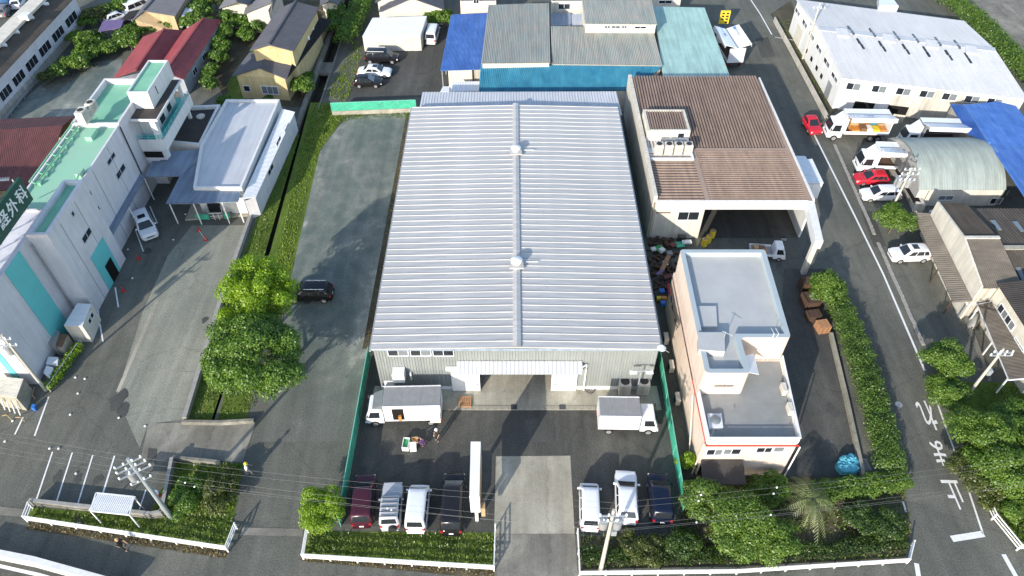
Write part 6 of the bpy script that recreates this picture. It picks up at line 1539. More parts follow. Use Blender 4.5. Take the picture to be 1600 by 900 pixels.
sheet('side_lane', [(-40, 866), (205, 926), (205, 990), (-40, 990)], .006, 'asphalt_dark')
# ================================================================ POLES AND WIRES
def pole(label, base, top, arms=(), trans=0, r=.17, m='pole_concrete', boxes=0, arm_rot=0.0):
    b = P(*base); tp = P(*base); d = ray(*top); t = b.y / d.y; h = CAMH + d.z * t
    root = thing('utility_pole', label, 'utility pole', b)
    MB().tube(b, (b.x, b.y, h), r, r * .62, 10).build('shaft', m, root)
    ca, sa = math.cos(arm_rot), math.sin(arm_rot)
    for dz, w in arms:
        z = h - dz; a = MB(); a.beam((b.x - w * ca, b.y - w * sa - .16, z), (b.x + w * ca, b.y + w * sa - .16, z), .09, .09); a.build('cross_arm', 'galvanised', root)
        for k in range(4):
            s = -1 + 2 * k / 3; MB().lathe((b.x + s * w * .95 * ca, b.y + s * w * .95 * sa - .16, z + .05), [(.05, 0), (.08, .06), (.04, .12), (.075, .18), (.03, .24)], 8).build('insulator', 'white_paint', root)
    for k in range(trans):
        s = (-1, 1, -1, 1)[k] * .48; q = (b.x + s * ca, b.y + s * sa + (.1 if k < 2 else .55), h - 2.6)
        o = MB().lathe(q, [(.02, 0), (.30, .02), (.30, .85), (.33, .86), (.33, .93), (.1, .98)], 16).build('transformer', 'metal_grey', root, smooth=40)
        MB().lathe((q[0], q[1], q[2] + .98), [(.05, 0), (.07, .1), (.03, .2)], 8).build('bushing', 'white_paint', o)
    for k in range(boxes): MB().bb(b.x + .15, b.x + .5, b.y - .15, b.y + .2, h - 3.5 - k, h - 2.9 - k).build('switch_box', 'galvanised', root)
    return root, b, h
p_c, bc, hc = pole('concrete utility pole with two grey transformers before the small white van', (938, 893), (943, 797), arms=((.5, .9), (1.3, .9)), trans=2, boxes=1)
p_l, bl_, hl = pole('leaning-looking steel utility pole with several cross arms by the striped bays', (268, 809), (184, 717), arms=((.3, .9), (.9, 1.0), (1.6, 1.1), (2.8, .7)), trans=1, r=.2, m='galvanised', arm_rot=.55)
p_r, b_r, h_r = pole('pale utility pole with white fittings among the right-hand trees', (1508, 622), (1547, 545), arms=((.3, .8), (.7, .9)), boxes=1, r=.15)
p_a, b_a, h_a = pole('utility pole with a cluster of transformers above the round roadside tree', (1385, 343), (1403, 262), arms=((.2, .8), (.8, .9), (1.6, .8)), trans=4, r=.15)
p_f, b_f, h_f = pole('slim utility pole in front of the white factory side wall', (1254, 92), (1268, 4), arms=((.8, .8), (3.2, .7)), r=.15)
p_h, b_h, h_h = pole('utility pole close to the teal stripe of the hospital wall', (72, 610), (17, 523), arms=((.4, .7), (1.2, .8)), r=.16, trans=1)
def wire(label, a, b, sag, r=.0055, balls=(), group='power lines across the front'):
    a, b = Vector(a), Vector(b); m = MB(); n = 18; pr = None; pts = []
    for i in range(n + 1):
        t = i / n; p = a.lerp(b, t) + Vector((0, 0, -sag * 4 * t * (1 - t))); pts.append(p)
        if pr is not None: m.tube(pr, p, r, n=4)
        pr = p
    root = thing('power_line', label, 'cable', (a + b) / 2, group)
    m.build('strand', 'wire_grey', root)
    for t in balls:
        p = a.lerp(b, t) + Vector((0, 0, -sag * 4 * t * (1 - t)))
        MB().lathe(p - Vector((0, 0, .09)), [(.02, .02), (.055, .05), (.07, .09), (.055, .13), (.02, .16)], 8).build('wire_marker', 'white_paint', root)
tl, tc = Vector((bl_.x, bl_.y - .16, hl)), Vector((bc.x, bc.y - .16, hc))
nxt = Vector((44.0, 26.0, 10.2)); prv = Vector((-70, 34, 10))
for k, (dz, off) in enumerate([(.25, -.8), (.25, .8), (1.05, -.8), (1.1, .8), (2.6, 0)]):
    nmz = ['highest near', 'highest far', 'middle near', 'middle far', 'lowest'][k]
    wire(f'{nmz} power line from the steel pole to the transformer pole', (tl.x, tl.y + off * .6, hl - dz), (tc.x, tc.y + off, hc - dz), .5, balls=(.12, .55) if k in (2, 4) else ())
    wire(f'{nmz} power line from the transformer pole towards the right edge', (tc.x, tc.y + off, hc - dz), (nxt.x, nxt.y + off, nxt.z - dz), .6, balls=(.16, .3) if k in (1, 3, 4) else ())
    if k < 4: wire(f'{nmz} power line from the steel pole towards the left edge', (tl.x, tl.y + off * .6, hl - dz), (prv.x, prv.y + off, prv.z - dz), .5)
for k in range(2):
    nmz = ('upper', 'lower')[k]
    wire(f'{nmz} cable from the pole in the right trees to the roadside transformer pole', (b_r.x + (k - .5), b_r.y, h_r - .3 - k * .4), (b_a.x + (k - .5), b_a.y, h_a - .2 - k * .6), .35, group='cables along the side road')
    wire(f'{nmz} cable from the roadside transformer pole to the factory pole', (b_a.x + (k - .5), b_a.y, h_a - .2 - k * .6), (b_f.x + (k - .5), b_f.y, h_f - .8 - k * 2.4), .4, group='cables along the side road')
wire('thin service cable crossing the side road to the brown building', (b_a.x, b_a.y, h_a - 1.8), (xr + .6, BY + 5, 4.8), .3, group='cables along the side road')
# ================================================================ STREET AND YARD THINGS
# white sign panel in the yard
z1, z0 = 4.5, 1.9
q = PP([(733.5, 775), (749, 775), (751, 690), (735.5, 690)], z1)
sp = thing('sign_panel', 'tall white sign panel standing edge-on between the black minivan and the driveway', 'sign', (q[0].x + .4, q[0].y, 0))
MB().prism(q, z0, z1).build('panel', 'white_paint', sp)
m = MB(); mid = (q[1] + q[2]) / 2; m.beam((q[1].x + .02, q[1].y + .1, z0 + 1.3), (q[2].x + .02, q[2].y - .1, z0 + 1.3), .03, 2.3); m.build('side_face', 'c_card', sp)
for t in (.03, .9): p = q[0].lerp(q[3], t) + Vector((.4, 0, 0)); MB().bb(p.x - .12, p.x + .12, p.y + .05, p.y + .35, 0, z0).build('post', 'white_paint', sp)
p = q[1]; MB().bb(p.x + .05, p.x + .35, p.y + .1, p.y + .6, 1.0, 2.3).build('meter_box', 'c_card', sp)
# yellow shop sign
b = P(1128, 46)
ys = thing('street_sign', 'yellow upright sign with dark lettering beside the wing trucks', 'sign', b)
h1 = 3.0; MB().bb(b.x - .72, b.x + .72, b.y - .15, b.y + .15, 1.0, h1).build('sign_box', 'c_yellow', ys)
MB().tube(b, (b.x, b.y, 1.0), .09).build('post', 'c_blue', ys)
for x in (-.32, .34):
    for k in range(3 if x < 0 else 4): MB().bb(b.x + x - .2, b.x + x + .2, b.y - .165, b.y - .152, h1 - .50 - k * .46, h1 - .22 - k * .46).build('lettering', 'c_black', ys)
# AC units
def ac_unit(label, pos, rz, w=.95, d=.75, h=1.5, group=None, top_fan=True):
    r = thing('air_conditioner', label, 'air conditioner', (0, 0, 0), group)
    MB().bb(-w / 2, w / 2, -d / 2, d / 2, .06, h).build('casing', 'cream_wall', r)
    if top_fan: MB().lathe((0, 0, h + .004), [(min(w, d) * .40, 0), (min(w, d) * .40, .03), (.02, .03)], 18).build('fan', 'fan_dark', r)
    else: MB().tube((0, -d / 2 - .004, h * .5), (0, -d / 2 - .03, h * .5), min(w, h) * .36, n=18).build('fan', 'fan_dark', r)
    m = MB()
    for k in range(7): m.bb(-w / 2 + .1, w / 2 - .1, -d / 2 - .02, -d / 2, .25 + k * (h - .4) / 7, .25 + k * (h - .4) / 7 + .09)
    m.build('grille', 'dirty_wall', r)
    place(r, pos, rz); return r
dk = P(1050, 236, 5.25)
x0, x1_ = P(1021, 240, 5.3).x, P(1082, 240, 5.3).x
nmA = ['leftmost of the four units', 'second from the left of the four units', 'third from the left of the four units', 'rightmost of the four units']
for k in range(4): ac_unit(f'{nmA[k]} on the brown roof deck', (x0 + (k + .45) * (x1_ - x0) / 4, a0.y + 1.25, 5.26), 0, .86, .8, 1.35, 'air conditioners on the brown roof')
ac_unit('left one of two large units before the warehouse front wall', P(974, 612, 0) + Vector((0, 0, .055)), 0, 1.0, 1.0, 1.5, 'large units at the warehouse front')
ac_unit('right one of two large units before the warehouse front wall', P(1003, 611, 0) + Vector((0, 0, .055)), 0, 1.0, 1.0, 1.5, 'large units at the warehouse front')
for lb, x, y, z in (('far unit by the right railing of the pink terrace', 1224, 612, 4.97), ('near unit by the right railing of the pink terrace', 1232, 643, 4.97)): p = P(x, y, z); ac_unit(lb, (min(p.x, 22.1), p.y, 4.97), R(90), .85, .35, .7, 'units on the pink terrace', False)
for lb, y in (('far unit beside the left wall of the pink building', 40.6), ('middle unit beside the left wall of the pink building', 43.9), ('near unit beside the left wall of the pink building', 37.0)): ac_unit(lb, (FX - .55, y, .004), R(-90), .9, .4, .85, 'units beside the pink wall', False)
for k, (x, y) in enumerate(((126, 193), (135.5, 181), (142, 170))):
    p = P(x, y, 10.2); ac_unit(['large box unit at the near left corner of the upper green roof', 'middle box unit on the left edge of the upper green roof', 'farthest box unit on the left edge of the upper green roof'][k], (p.x + .2, max(65.9, p.y), 9.95), R(90), 1.0 if k else 1.3, .8, 1.1 if k else 1.5, 'units on the hospital roof')
# twin lamp and dish at the warehouse front
p = P(993, 622)
tl_ = thing('yard_lamp', 'double-headed yard lamp standing between the two large units', 'lamp', p)
MB().tube(p, (p.x, p.y, 4.0), .07).build('pole', 'metal_grey', tl_); m = MB(); m.beam((p.x - .75, p.y, 4.05), (p.x + .75, p.y, 4.05), .12, .1); m.build('arm', 'galvanised', tl_)
for s in (-1, 1): MB().bb(p.x + s * .7 - .3, p.x + s * .7 + .3, p.y - .25, p.y + .05, 3.9, 4.02).build('lamp_head', 'white_paint', tl_)
ds = thing('satellite_dish', 'white satellite dish at the right front corner of the big warehouse roof', 'dish', (WX1 + .1, WY0 - .4, WZ))
MB().lathe((WX1 + .1, WY0 - .4, WZ + .2), [(.02, 0), (.25, .04), (.38, .14)], 14).build('reflector', 'white_paint', ds); m = MB(); m.tube((WX1 + .1, WY0 - .4, WZ - .1), (WX1 + .1, WY0 - .4, WZ + .22), .03); m.tube((WX1 - .3, WY0 - .5, WZ + .8), (WX1 + .7, WY0 - .7, WZ + .15), .025); m.build('mast', 'galvanised', ds)
# hose coil
hc_ = thing('cable_coil', 'dark coiled cable on the apron right of the sliding door', 'cable', P(922, 610))
m = MB(); b = P(922, 609, .07)
for k in range(3):
    pr = None
    for i in range(15):
        t = 2 * math.pi * i / 14; q = b + Vector((math.cos(t) * (.42 - k * .07) + k * .08, math.sin(t) * (.40 - k * .05), .03 * k))
        if pr is not None: m.tube(pr, q, .025, n=5)
        pr = q
m.tube(b + Vector((-.4, 0, 0)), b + Vector((-1.1, .6, 0)), .025, n=5); m.build('coil', 'metal_dark', hc_)
# pallets
def pallet(label, pos, rz, m='wood', n=7, group='wooden pallets', w=1.1, stack=1, tilt=0):
    r = thing('pallet', label, 'pallet', (0, 0, 0), group)
    bd = MB().box((0, 0, 0), (w, .105, .022)).mesh('board', m); st = MB().box((0, 0, 0), (.09, w, .09)).mesh('stringer', m)
    for s in range(stack):
        z = s * .15
        for k in range(3): o = bpy.data.objects.new('stringer', st); COL.objects.link(o); o.parent = r; o.location = ((k - 1) * (w / 2 - .05), 0, z + .068)
        for k in range(n): o = bpy.data.objects.new('board', bd); COL.objects.link(o); o.parent = r; o.location = (0, (k - (n - 1) / 2) * w / n, z + .125)
        for k in range(3): o = bpy.data.objects.new('board', bd); COL.objects.link(o); o.parent = r; o.location = (0, (k - 1) * (w / 2 - .06), z + .011)
    place(r, pos, rz); return r
p = P(727, 629); pallet('orange-brown pallet lying on the apron by the left sliding door', (p.x, p.y, .055), R(90))
p = P(1283, 515); pallet('stack of light wooden pallets at the far end of the pale side-yard wall', (p.x, p.y, .01), R(10), stack=6)
p = P(1347, 727); pallet('weathered grey pallet beside the blue tarpaulin', (p.x, p.y, .01), R(5), m='stone')
# crates in the yard
def crate(label, px, sx, sy, h, m, rz=0, open_=None, name='crate', cat='crate', z=.012, group='crates on the yard asphalt', pos=None):
    r = thing(name, label, cat, (0, 0, 0), group); t = .05
    b = MB()
    if open_:
        b.bb(-sx / 2, sx / 2, -sy / 2, -sy / 2 + t, 0, h); b.bb(-sx / 2, sx / 2, sy / 2 - t, sy / 2, 0, h); b.bb(-sx / 2, -sx / 2 + t, -sy / 2 + t, sy / 2 - t, 0, h); b.bb(sx / 2 - t, sx / 2, -sy / 2 + t, sy / 2 - t, 0, h)
        b.build('side', m, r); MB().bb(-sx / 2 + t, sx / 2 - t, -sy / 2 + t, sy / 2 - t, 0, h * .7).build('contents', open_, r)
    else:
        b.bb(-sx / 2, sx / 2, -sy / 2, sy / 2, 0, h); b.build('box_body', m, r)
        MB().bb(-sx / 2 - .015, sx / 2 + .015, -sy / 2 - .015, sy / 2 + .015, h, h + .05).build('lid', m, r)
    p = pos if pos is not None else P(*px); place(r, (p[0], p[1], z if pos is None else p[2]), rz); return r
crate('white crate filled with green produce in the front yard', (635, 697), .55, 1.0, .55, 'c_white', R(-3), 'c_green')
crate('white foam box next to the green-filled crate', (646, 701), .55, .6, .5, 'c_white', R(5))
crate('open brown carton behind the white foam box', (649, 691), .5, .5, .45, 'c_card', R(8), 'c_orange')
# cones
def cone(label, px):
    p = P(*px); r = thing('traffic_cone', label, 'traffic cone', (p.x, p.y, .005), 'traffic cones in the hospital car park')
    MB().bb(p.x - .18, p.x + .18, p.y - .18, p.y + .18, .005, .04).build('base', 'c_red', r); MB().lathe((p.x, p.y, .04), [(.14, 0), (.03, .62), (.02, .66)], 12).build('cone_body', 'c_red', r)
cone('red cone at the upper end of the chain near the clinic ramp', (311, 361)); cone('red cone at the lower end of the chain', (322, 375)); cone('red cone beside the hospital wall below the parking line', (217, 405)); cone('small red cone near the white storage shed', (193, 455))
a, b = P(311, 360, .55), P(322, 374, .55); m = MB(); pr = None
for i in range(11):
    q = a.lerp(b, i / 10) - Vector((0, 0, .3 * 4 * (i / 10) * (1 - i / 10)))
    if pr is not None: m.tube(pr, q, .025, n=4)
    pr = q
m.build('chain', 'c_white', label='white chain hanging between the two red cones', cat='chain')
ml = MB().lathe((0, 0, 0), [(.10, 0), (.10, .05), (.05, .09)], 10).mesh('marker_stud', 'white_paint')
for x, y in [(290, 335), (271, 375), (200, 390), (207, 435), (118, 590), (133, 592), (122, 615), (110, 648), (186, 653), (227, 666), (8, 690), (78, 701), (92, 701), (119, 740), (20, 658)]:
    p = P(x, y); o = inst(ml, 'marker_stud', None, (p.x, p.y, .012)); tag(o, 'small white stud on the asphalt of the hospital car park', 'marker', 'white studs on the car park')
# hospital yard: shed, tanks, racks
def box_thing(name, label, cat, pts, z1, m, roof=None, z0=0.0, panels=0, group=None):
    q = PP(pts, z1); r = thing(name, label, cat, (sum(p.x for p in q) / 4, sum(p.y for p in q) / 4, 0), group)
    MB().prism(q, z0, z1).build('body', m, r)
    if roof:
        k = max(1, panels)
        for i in range(k):
            a, b = q[0].lerp(q[3], i / k), q[1].lerp(q[2], i / k); c, d = q[1].lerp(q[2], (i + .96) / k), q[0].lerp(q[3], (i + .96) / k); up_ = Vector((0, 0, .05)); MB().slab([a + up_, b + up_, c + up_, d + up_], .045).build('roof_panel', roof, r)
    return r, q
r, q = box_thing('storage_shed', 'white storage shed with a panelled roof against the hospital wall', 'shed', [(100, 509), (129, 510), (143, 475), (121, 474)], 2.3, 'cream_wall', 'white_metal', panels=4)
for s in (.35, .6): window(r, q[1], q[2], (q[2] - q[1]).length * s, (q[2] - q[1]).length * s + .5, 1.4, 1.9, n=1, sill=False)
box_thing('oil_tank', 'grey upright tank beside the teal wall stripe', 'tank', [(75, 536), (85, 541), (93, 518), (82, 512)], 1.5, 'stone')
box_thing('machine_box', 'rust-stained pale machine box below the white shed', 'box', [(86, 541), (97, 543), (106, 523), (93, 521)], 1.3, 'concrete', 'c_brown', panels=1)
box_thing('machine_box', 'pale grey machine box beside the hospital hedge', 'box', [(72, 569), (90, 571), (91, 558), (76, 557)], .8, 'white_metal', 'white_metal', panels=1)
box_thing('machine_box', 'second grey machine box nearest the end of the hedge', 'box', [(68, 583), (78, 592), (84, 574), (73, 571)], .8, 'stone', 'white_metal', panels=1)
rk, q = box_thing('storage_rack', 'pale sheeted storage rack at the left edge', 'rack', [(-12, 616), (26, 622), (37, 592), (-6, 588)], 1.9, 'concrete', 'cream_wall', panels=5)
for k in range(4): p = P(2 + k * 8, 624 + k * 3, 1.6); p2 = P(8 + k * 8, 640 + k * 3, .1); MB().tube(p, p2, .05).build('pipe', 'white_paint', rk)
def hoop(label, pts):
    r = thing('pipe_hoop', label, 'pipe', P(*pts[0]), 'bent pipes beside the rack'); m = MB(); q = [P(x, y, z) for x, y, z in pts_3(pts)]
    for a, b in zip(q[:-1], q[1:]): m.tube(a, b, .03, n=6)
    m.build('tube', 'c_card', r)
def pts_3(p): return [(x, y, .05 + .5 * (0 < i < len(p) - 1)) for i, (x, y) in enumerate(p)]
hoop('bent tan pipe standing beside the blue bin', [(54, 605), (50, 616), (55, 624)]); hoop('bent tan pipe lying nearest the left edge', [(3, 650), (10, 648), (18, 656)]); hoop('bent tan pipe crossing the parking line', [(24, 652), (32, 652), (39, 659)])
box_thing('bin', 'small bright blue bin beside the rack', 'bin', [(48, 637), (53, 638), (55, 632), (50, 631)], .45, 'c_blue')
# slatted shelter roof by the striped bays
q = PP([(141, 798), (202, 804), (209, 776), (150, 770)], 2.1)
sh = thing('bike_shelter', 'small white slatted shelter roof at the striped parking bays', 'shelter', (q[0].x + 1.5, q[0].y + .5, 0))
ns = 20
sl_ = MB().box((0, 0, 0), ((q[1] - q[0]).length / ns * .74, (q[3] - q[0]).length, .035)).mesh('slat', 'white_metal')
ang = math.atan2((q[1] - q[0]).y, (q[1] - q[0]).x)
for i in range(ns):
    c = (q[0].lerp(q[1], (i + .5) / ns) + q[3].lerp(q[2], (i + .5) / ns)) / 2; inst(sl_, 'slat', sh, c, (0, 0, ang))
m = MB()
for a, b in ((0, 1), (1, 2), (2, 3), (3, 0)): m.beam(q[a] - Vector((0, 0, .02)), q[b] - Vector((0, 0, .02)), .1, .09)
m.beam((q[0] + q[3]) / 2 - Vector((0, 0, .06)), (q[1] + q[2]) / 2 - Vector((0, 0, .06)), .08, .08); m.build('frame', 'white_metal', sh)
m = MB()
for p in q: MB().bb(p.x - .04, p.x + .04, p.y - .04, p.y + .04, 0, 2.05).build('post', 'white_metal', sh)
MB().poly([p - Vector((0, 0, .12)) for p in q]).build('underlay', 'metal_grey', sh)
fx_ = thing('bollard', 'red and white bollard beside the steel utility pole', 'bollard', P(250, 780)); b = P(250, 780)
MB().tube(b, b + Vector((0, 0, .45)), .22, n=12).build('lower_band', 'c_white', fx_); MB().tube(b + Vector((0, 0, .45)), b + Vector((0, 0, .9)), .22, n=12).build('red_band', 'c_red', fx_); MB().tube(b + Vector((0, 0, .9)), b + Vector((0, 0, 1.15)), .22, n=12).build('cap', 'c_white', fx_)
# blue tarpaulin bundles
for k, (x, y, s) in enumerate(((1318, 730, .62), (1329, 729, .66), (1321, 721, .55), (1331, 720, .58))):
    p = P(x, y, .3); r = MB(); r.lathe((0, 0, 0), [(s, 0), (s * 1.05, .2), (s * .9, .5), (s * .45, .66), (.05, .7)], 14)
    r.v = [(vx * rnd_.uniform(.88, 1.1), vy * rnd_.uniform(.88, 1.1), vz * rnd_.uniform(.85, 1.12)) for vx, vy, vz in r.v]
    r.build('tarp_bundle', 'c_cyan', None, smooth=35, loc=(0, 0, 0), label=['near left', 'near right', 'far left', 'far right'][k] + ' bundle of the four under blue tarpaulin in the side yard', cat='tarpaulin', group='blue tarpaulin bundles').location = (p.x, p.y, .012)
# brown stacks by the hedge
def stack(label, px, sx, sy, h, m, rz=0, n=5):
    p = P(*px); r = thing('timber_stack', label, 'timber', (0, 0, 0), 'dark timber stacks by the hedge')
    for k in range(n):
        MB().box((rnd_.uniform(-.05, .05), 0, h * (k + .5) / n), (sx * rnd_.uniform(.9, 1.02), sy, h / n * .86)).build('layer', m, r)
    for s in (-1, 1): MB().box((s * sx * .55, 0, h * .55), (.08, sy * .9, h * 1.1)).build('stake', 'wood_dark', r)
    place(r, (p.x, p.y, .01), rz)
stack('rust-brown timber stack at the foot of the portal column', (1259, 452), 1.3, 1.2, 1.3, 'wood_dark', R(5)); stack('dark brown timber stack in the middle of the row by the hedge', (1263, 476), 1.3, 1.6, 1.1, 'wood_dark', R(8)); stack('low dark timber stack nearest the light pallets', (1268, 498), 1.1, 1.0, .8, 'wood_dark', R(8))
q_ = P(1265, 476)
MB().box((0, 0, 0), (.55, .7, .08)).build('framed_panel', 'c_grey', None, loc=(0, 0, 0), label='grey framed panel lying on the middle timber stack', cat='panel').location = (q_.x, q_.y, 1.17)
# yellow drums under the brown roof edge
for k, (x, y) in enumerate(((1106, 378), (1112, 370), (1100, 383))):
    p = P(x, y); r = thing('drum', ['middle yellow drum at the bay corner of the brown building', 'farthest yellow drum at the bay corner of the brown building', 'dull yellow drum nearest the scrap heap'][k], 'drum', p, 'yellow drums')
    MB().lathe(p, [(.32, 0), (.32, .3), (.34, .32), (.32, .34), (.32, .9), (.30, .92)], 16).build('barrel', 'c_yellow', r); MB().lathe((p.x, p.y, .92), [(.26, 0), (.26, .02)], 16).build('lid', 'c_card', r)
# scrap between the warehouse fence and the pink building
sc_ = []
cols = ['c_brown', 'wood_dark', 'c_black', 'c_grey', 'wood', 'metal_grey']
heap = MB()
for i in range(170):
    px_, py_ = rnd_.uniform(1012, 1062), rnd_.uniform(374, 482)
    if px_ > 1030 + (1075 - py_ * .78 - 700) and py_ > 395 and px_ > 1055 - (py_ - 395) * .2: continue
    p = P(px_, py_); 
    if p.x < 14.1 or (p.x > FX - .8 and p.y < 48.8): continue
    heap.box((p.x, p.y, rnd_.uniform(.05, .3)), (rnd_.uniform(.15, .6), rnd_.uniform(.1, .5), rnd_.uniform(.1, .5)), rnd_.uniform(0, 3))
heap.build('scrap_heap', 'wood_dark', label='dark heap of scrap in the gap between the warehouse and the pink building', cat='scrap', kind='stuff')
def item(name, label, px, size, m, rz=0, z=.4, tilt=0):
    p = P(*px, z); o = MB().box((0, 0, 0), size).build(name, m, None, loc=(0, 0, 0), label=label, cat='scrap', group='scrap in the narrow gap'); o.location = (min(max(p.x, 14.2), 15.0 if p.y < 48.9 else 40), p.y, z); o.rotation_euler = (tilt, 0, rz); return o
item('plank', 'long tan plank leaning on the scrap heap', (1038, 414), (.45, 2.6, .06), 'wood', R(-28), .75, R(12)); item('board', 'small white board on the scrap heap', (1040, 411), (.45, .6, .05), 'c_white', R(10), .7, .1); item('pipe_bundle', 'lilac-grey bundle of pipes on the scrap heap', (1031, 426), (.3, 1.0, .2), 'c_lilac', R(-50), .6)
item('basin', 'white basin at the left of the scrap heap', (1021, 389), (.5, .45, .2), 'c_white', .3, .6); item('sack', 'pale sack in the middle of the scrap heap', (1034, 391), (.6, .5, .35), 'c_white', .6, .55); item('sack', 'second pale sack right of the first one', (1046, 396), (.6, .55, .3), 'c_grey', .2, .55)
item('bath', 'shallow white tub near the brown building wall', (1073, 378), (1.0, .45, .2), 'c_white', .05, .6); item('cabinet', 'black cabinet against the brown building wall', (1065, 374), (.8, .5, 1.0), 'c_black', 0, .5); item('tarp', 'dark green sheet over the scrap heap', (1030, 388), (.9, .8, .12), 'c_green', .4, .5); item('tarp', 'teal sheet by the black cabinet', (1062, 382), (.9, .8, .15), 'net_green', .2, .45)
item('crate', 'upper blue crate in the gap beside the pink building', (1034, 455), (.5, .45, .35), 'c_blue', .1, .5); item('crate', 'right blue crate in the gap beside the pink building', (1047, 457), (.45, .45, .35), 'c_blue', .2, .45); item('crate', 'lowest bright blue crate in the gap', (1037, 474), (.5, .45, .4), 'c_blue', .1, .5); item('crate', 'orange crate among the blue crates', (1037, 466), (.6, .35, .3), 'c_orange', 0, .5); item('crate', 'yellow-brown crate left of the orange crate', (1030, 466), (.5, .35, .3), 'c_yellow', 0, .45)
item('panel', 'rust-red sheet lying on the scrap heap', (1052, 382), (.7, .6, .08), 'c_red', .7, .5).data.materials[0] = M['red_roof_old']; item('board', 'dark red-brown boards below the tan plank', (1044, 432), (1.0, .5, .2), 'red_roof_old', .3, .4)
# right side odds and ends
def rb(name, label, cat, px, sx, sy, h, m, rz=0, top=None):
    p = P(*px); r = thing(name, label, cat, (0, 0, 0)); MB().bb(-sx / 2, sx / 2, -sy / 2, sy / 2, 0, h).build('body', m, r)
    if top: MB().bb(-sx / 2 - .02, sx / 2 + .02, -sy / 2 - .03, -sy / 2 + .02, h * .45, h * .9).build('front', top, r)
    place(r, (p.x, p.y, .01), rz); return r
rb('vending_machine', 'cream and red machine at the end of the rusty lean-to', 'machine', (1452, 372), 1.0, .7, 1.7, 'cream_wall', R(20), 'c_red'); rb('cabinet', 'dark brown cabinet beside the round roadside tree', 'cabinet', (1440, 352), 1.3, .8, 1.4, 'wood_dark', R(10)); rb('cabinet', 'white metal cabinet behind the cream and red machine', 'cabinet', (1450, 346), .7, .5, 1.5, 'white_metal', R(20))
# step wall and dark opening beside the arched hall
hp = thing('loading_dock', 'long pale dock wall with a dark recess left of the arched hall', 'wall', P(1412, 320))
a, b, c, d = P(1388, 248, 0), P(1438, 330, 0), P(1402, 250, 0), P(1446, 325, 0)
MB().prism([P(1426, 330), P(1440, 334), P(1400, 250), P(1389, 250)], 0, 1.2).build('wall_body', 'dirty_wall', hp)
MB().prism([P(1428, 316, 1.0), P(1438, 318, 1.0), P(1404, 262, 1.0), P(1397, 262, 1.0)], .9, 1.215).build('recess', 'opening', hp)
# grey covered motorbike
p = P(1519, 506); cv = thing('covered_motorbike', 'motorbike under a pale grey cover beside the brown ribbed porch', 'motorbike', (0, 0, 0))
m = MB(); ring = []
for y, w, z in ((-.95, .12, .55), (-.7, .28, .8), (-.2, .34, .88), (.3, .42, 1.1), (.65, .3, .95), (.95, .12, .55)): ring.append([(-w * 1.2, y, .08), (-w, y, z * .6), (-w * .4, y, z), (w * .4, y, z), (w, y, z * .6), (w * 1.2, y, .08)])
vs = [v for r_ in ring for v in r_]; m.add(vs, [(6 * i + j, 6 * i + j + 1, 6 * i + j + 7, 6 * i + j + 6) for i in range(5) for j in range(5)] + [tuple(range(6)), tuple(range(30, 36))]); m.build('cover', 'stone', cv, smooth=60)
for y in (-.7, .7): MB().tube((-.06, y, .3), (.06, y, .3), .3, n=14).build('wheel', 'tyre', cv)
place(cv, (p.x, p.y, .01), R(-35))
# manholes and patches
for x, y in ((1404, 632), (1225, 373)):
    p = P(x, y); tag(MB().lathe((p.x, p.y, .002), [(.33, 0), (.33, .008), (.02, .008)], 18).build('manhole_cover', 'metal_grey'), 'round manhole cover in the road beside the long hedge' if x > 1300 else 'round manhole cover on the asphalt under the portal frame', 'manhole cover')
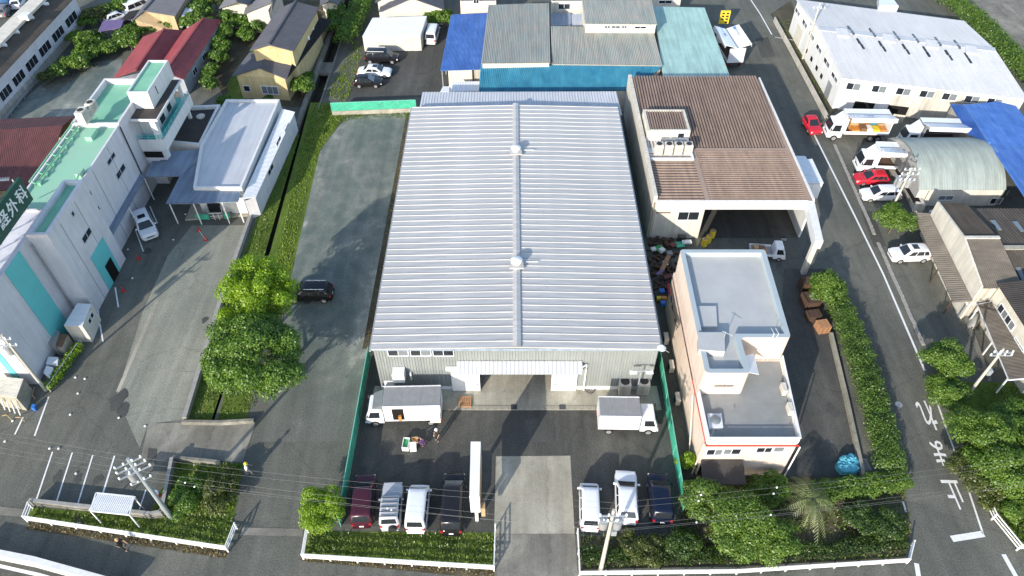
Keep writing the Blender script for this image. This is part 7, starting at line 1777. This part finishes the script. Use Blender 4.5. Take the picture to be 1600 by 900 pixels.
# ================================================================ PEOPLE
def person(label, pos, rz, shirt, trousers, hat=None, pose='stand', hair='c_black'):
    r = thing('person', label, 'person', (0, 0, 0))
    def skin(name, V, E, Rr, m, lev=1):
        me = bpy.data.meshes.new(name); me.from_pydata(V, E, []); me.materials.append(M[m]); o = bpy.data.objects.new(name, me); COL.objects.link(o); o.parent = r
        md = o.modifiers.new('skin', 'SKIN'); md.use_smooth_shade = True
        if not me.skin_vertices:
            bm = bmesh.new(); bm.from_mesh(me); bm.verts.layers.skin.verify(); bm.to_mesh(me); bm.free()
        for sv, q in zip(me.skin_vertices[0].data, Rr): sv.radius = (q, q)
        me.skin_vertices[0].data[0].use_root = True
        sb = o.modifiers.new('sub', 'SUBSURF'); sb.levels = lev; sb.render_levels = lev; return o
    cr = pose == 'crouch'; wk = pose == 'walk'
    hz_ = .42 if cr else .92; lean = .28 if cr else (.06 if wk else .0)
    pel = (0, 0, hz_); ch = (0, lean * .7, hz_ + .36); nk = (0, lean, hz_ + .56); hd0 = (0, lean + .03, hz_ + .66); hd1 = (0, lean + .05, hz_ + .80)
    V = [pel, ch, nk, hd0, hd1]; E = [(0, 1), (1, 2), (2, 3), (3, 4)]; Rr = [.13, .14, .055, .085, .075]
    sh_v, sh_e, sh_r = [pel, (0, lean * .4, hz_ + .18), ch, (0, lean * .95, hz_ + .50)], [(0, 1), (1, 2), (2, 3)], [.15, .15, .165, .09]
    tr_v, tr_e, tr_r = [pel], [], [.155]
    for s in (-1, 1):
        st = .22 * s if wk else 0
        kn = (s * .13, .40 if cr else st + .03, .46 if cr else .50); an = (s * .12, .05 if cr else st - .03 * s, .08); to = (s * .13, an[1] + .18, .04)
        k = len(V); V += [(s * .10, 0, hz_ - .03), kn, an, to]; E += [(0, k), (k, k + 1), (k + 1, k + 2), (k + 2, k + 3)]; Rr += [.085, .06, .042, .035]
        k = len(tr_v); tr_v += [(s * .10, 0, hz_ - .03), kn, an]; tr_e += [(0, k), (k, k + 1), (k + 1, k + 2)]; tr_r += [.1, .078, .065]
        sd = (s * .19, lean * .9, hz_ + .47); el = (s * .25, lean + (.22 if cr else .02 - st * .6), hz_ + (.28 if cr else .22)); wr = (s * .20, lean + (.42 if cr else .12 - st), hz_ + (.18 if cr else -.02)); pa_ = (s * .20, wr[1] + .05, wr[2] - .07)
        k = len(V); V += [sd, el, wr, pa_]; E += [(1, k), (k, k + 1), (k + 1, k + 2), (k + 2, k + 3)]; Rr += [.055, .042, .03, .035]
        for f in range(5):
            b = len(V); ang = (f - 2) * .018
            tip = (pa_[0] + (f - 2) * .020 - (s * .03 if f == 0 else 0), pa_[1] + (.05 if f else .03), pa_[2] - (.075 if f not in (0, 4) else .05)); V.append(tip); E.append((k + 3, b)); Rr.append(.009)
        k = len(sh_v); sh_v += [sd, el]; sh_e += [(2, k), (k, k + 1)]; sh_r += [.075, .062]
    skin('body', V, E, Rr, 'skin'); skin('shirt', sh_v, sh_e, sh_r, shirt); skin('trousers', tr_v, tr_e, tr_r, trousers)
    c = Vector(hd1); MB().lathe((c.x, c.y - .012, c.z - .03), [(.104, 0), (.10, .06), (.07, .11), (.02, .125)], 12).build('hair', hair, r)
    if hat: MB().lathe((c.x, c.y, c.z + .0), [(.15, 0), (.113, .01), (.112, .09), (.07, .14), (.02, .15)], 14).build('hat', hat, r)
    for s in (-1, 1): MB().box((c.x + s * .03, c.y + .075, c.z - .05), (.018, .012, .012)).build('eye', 'c_black', r)
    MB().box((c.x, c.y + .085, c.z - .08), (.022, .03, .035)).build('nose', 'skin', r); MB().box((c.x, c.y + .075, c.z - .115), (.04, .012, .01)).build('mouth', 'c_brown', r)
    place(r, pos, rz); return r
p = P(390, 742); person('person in a white shirt and yellow hat walking beside the bridge slab', (p.x, p.y, .0), R(-60), 'c_white', 'c_grey', 'c_yellow', 'walk')
p = P(194, 858); person('person in dark clothes and a pale cap walking below the left rail fence', (p.x, p.y, .0), R(-100), 'c_black', 'c_black', 'c_card', 'walk')
p = P(684, 688); person('person in black with a white hat standing near the delivery truck', (p.x, p.y, .006), R(150), 'c_black', 'c_black', 'c_white', 'stand')
p = P(664, 696); person('person in purple crouching beside the crates in the yard', (p.x, p.y, .006), R(80), 'c_purple', 'c_purple', None, 'crouch')
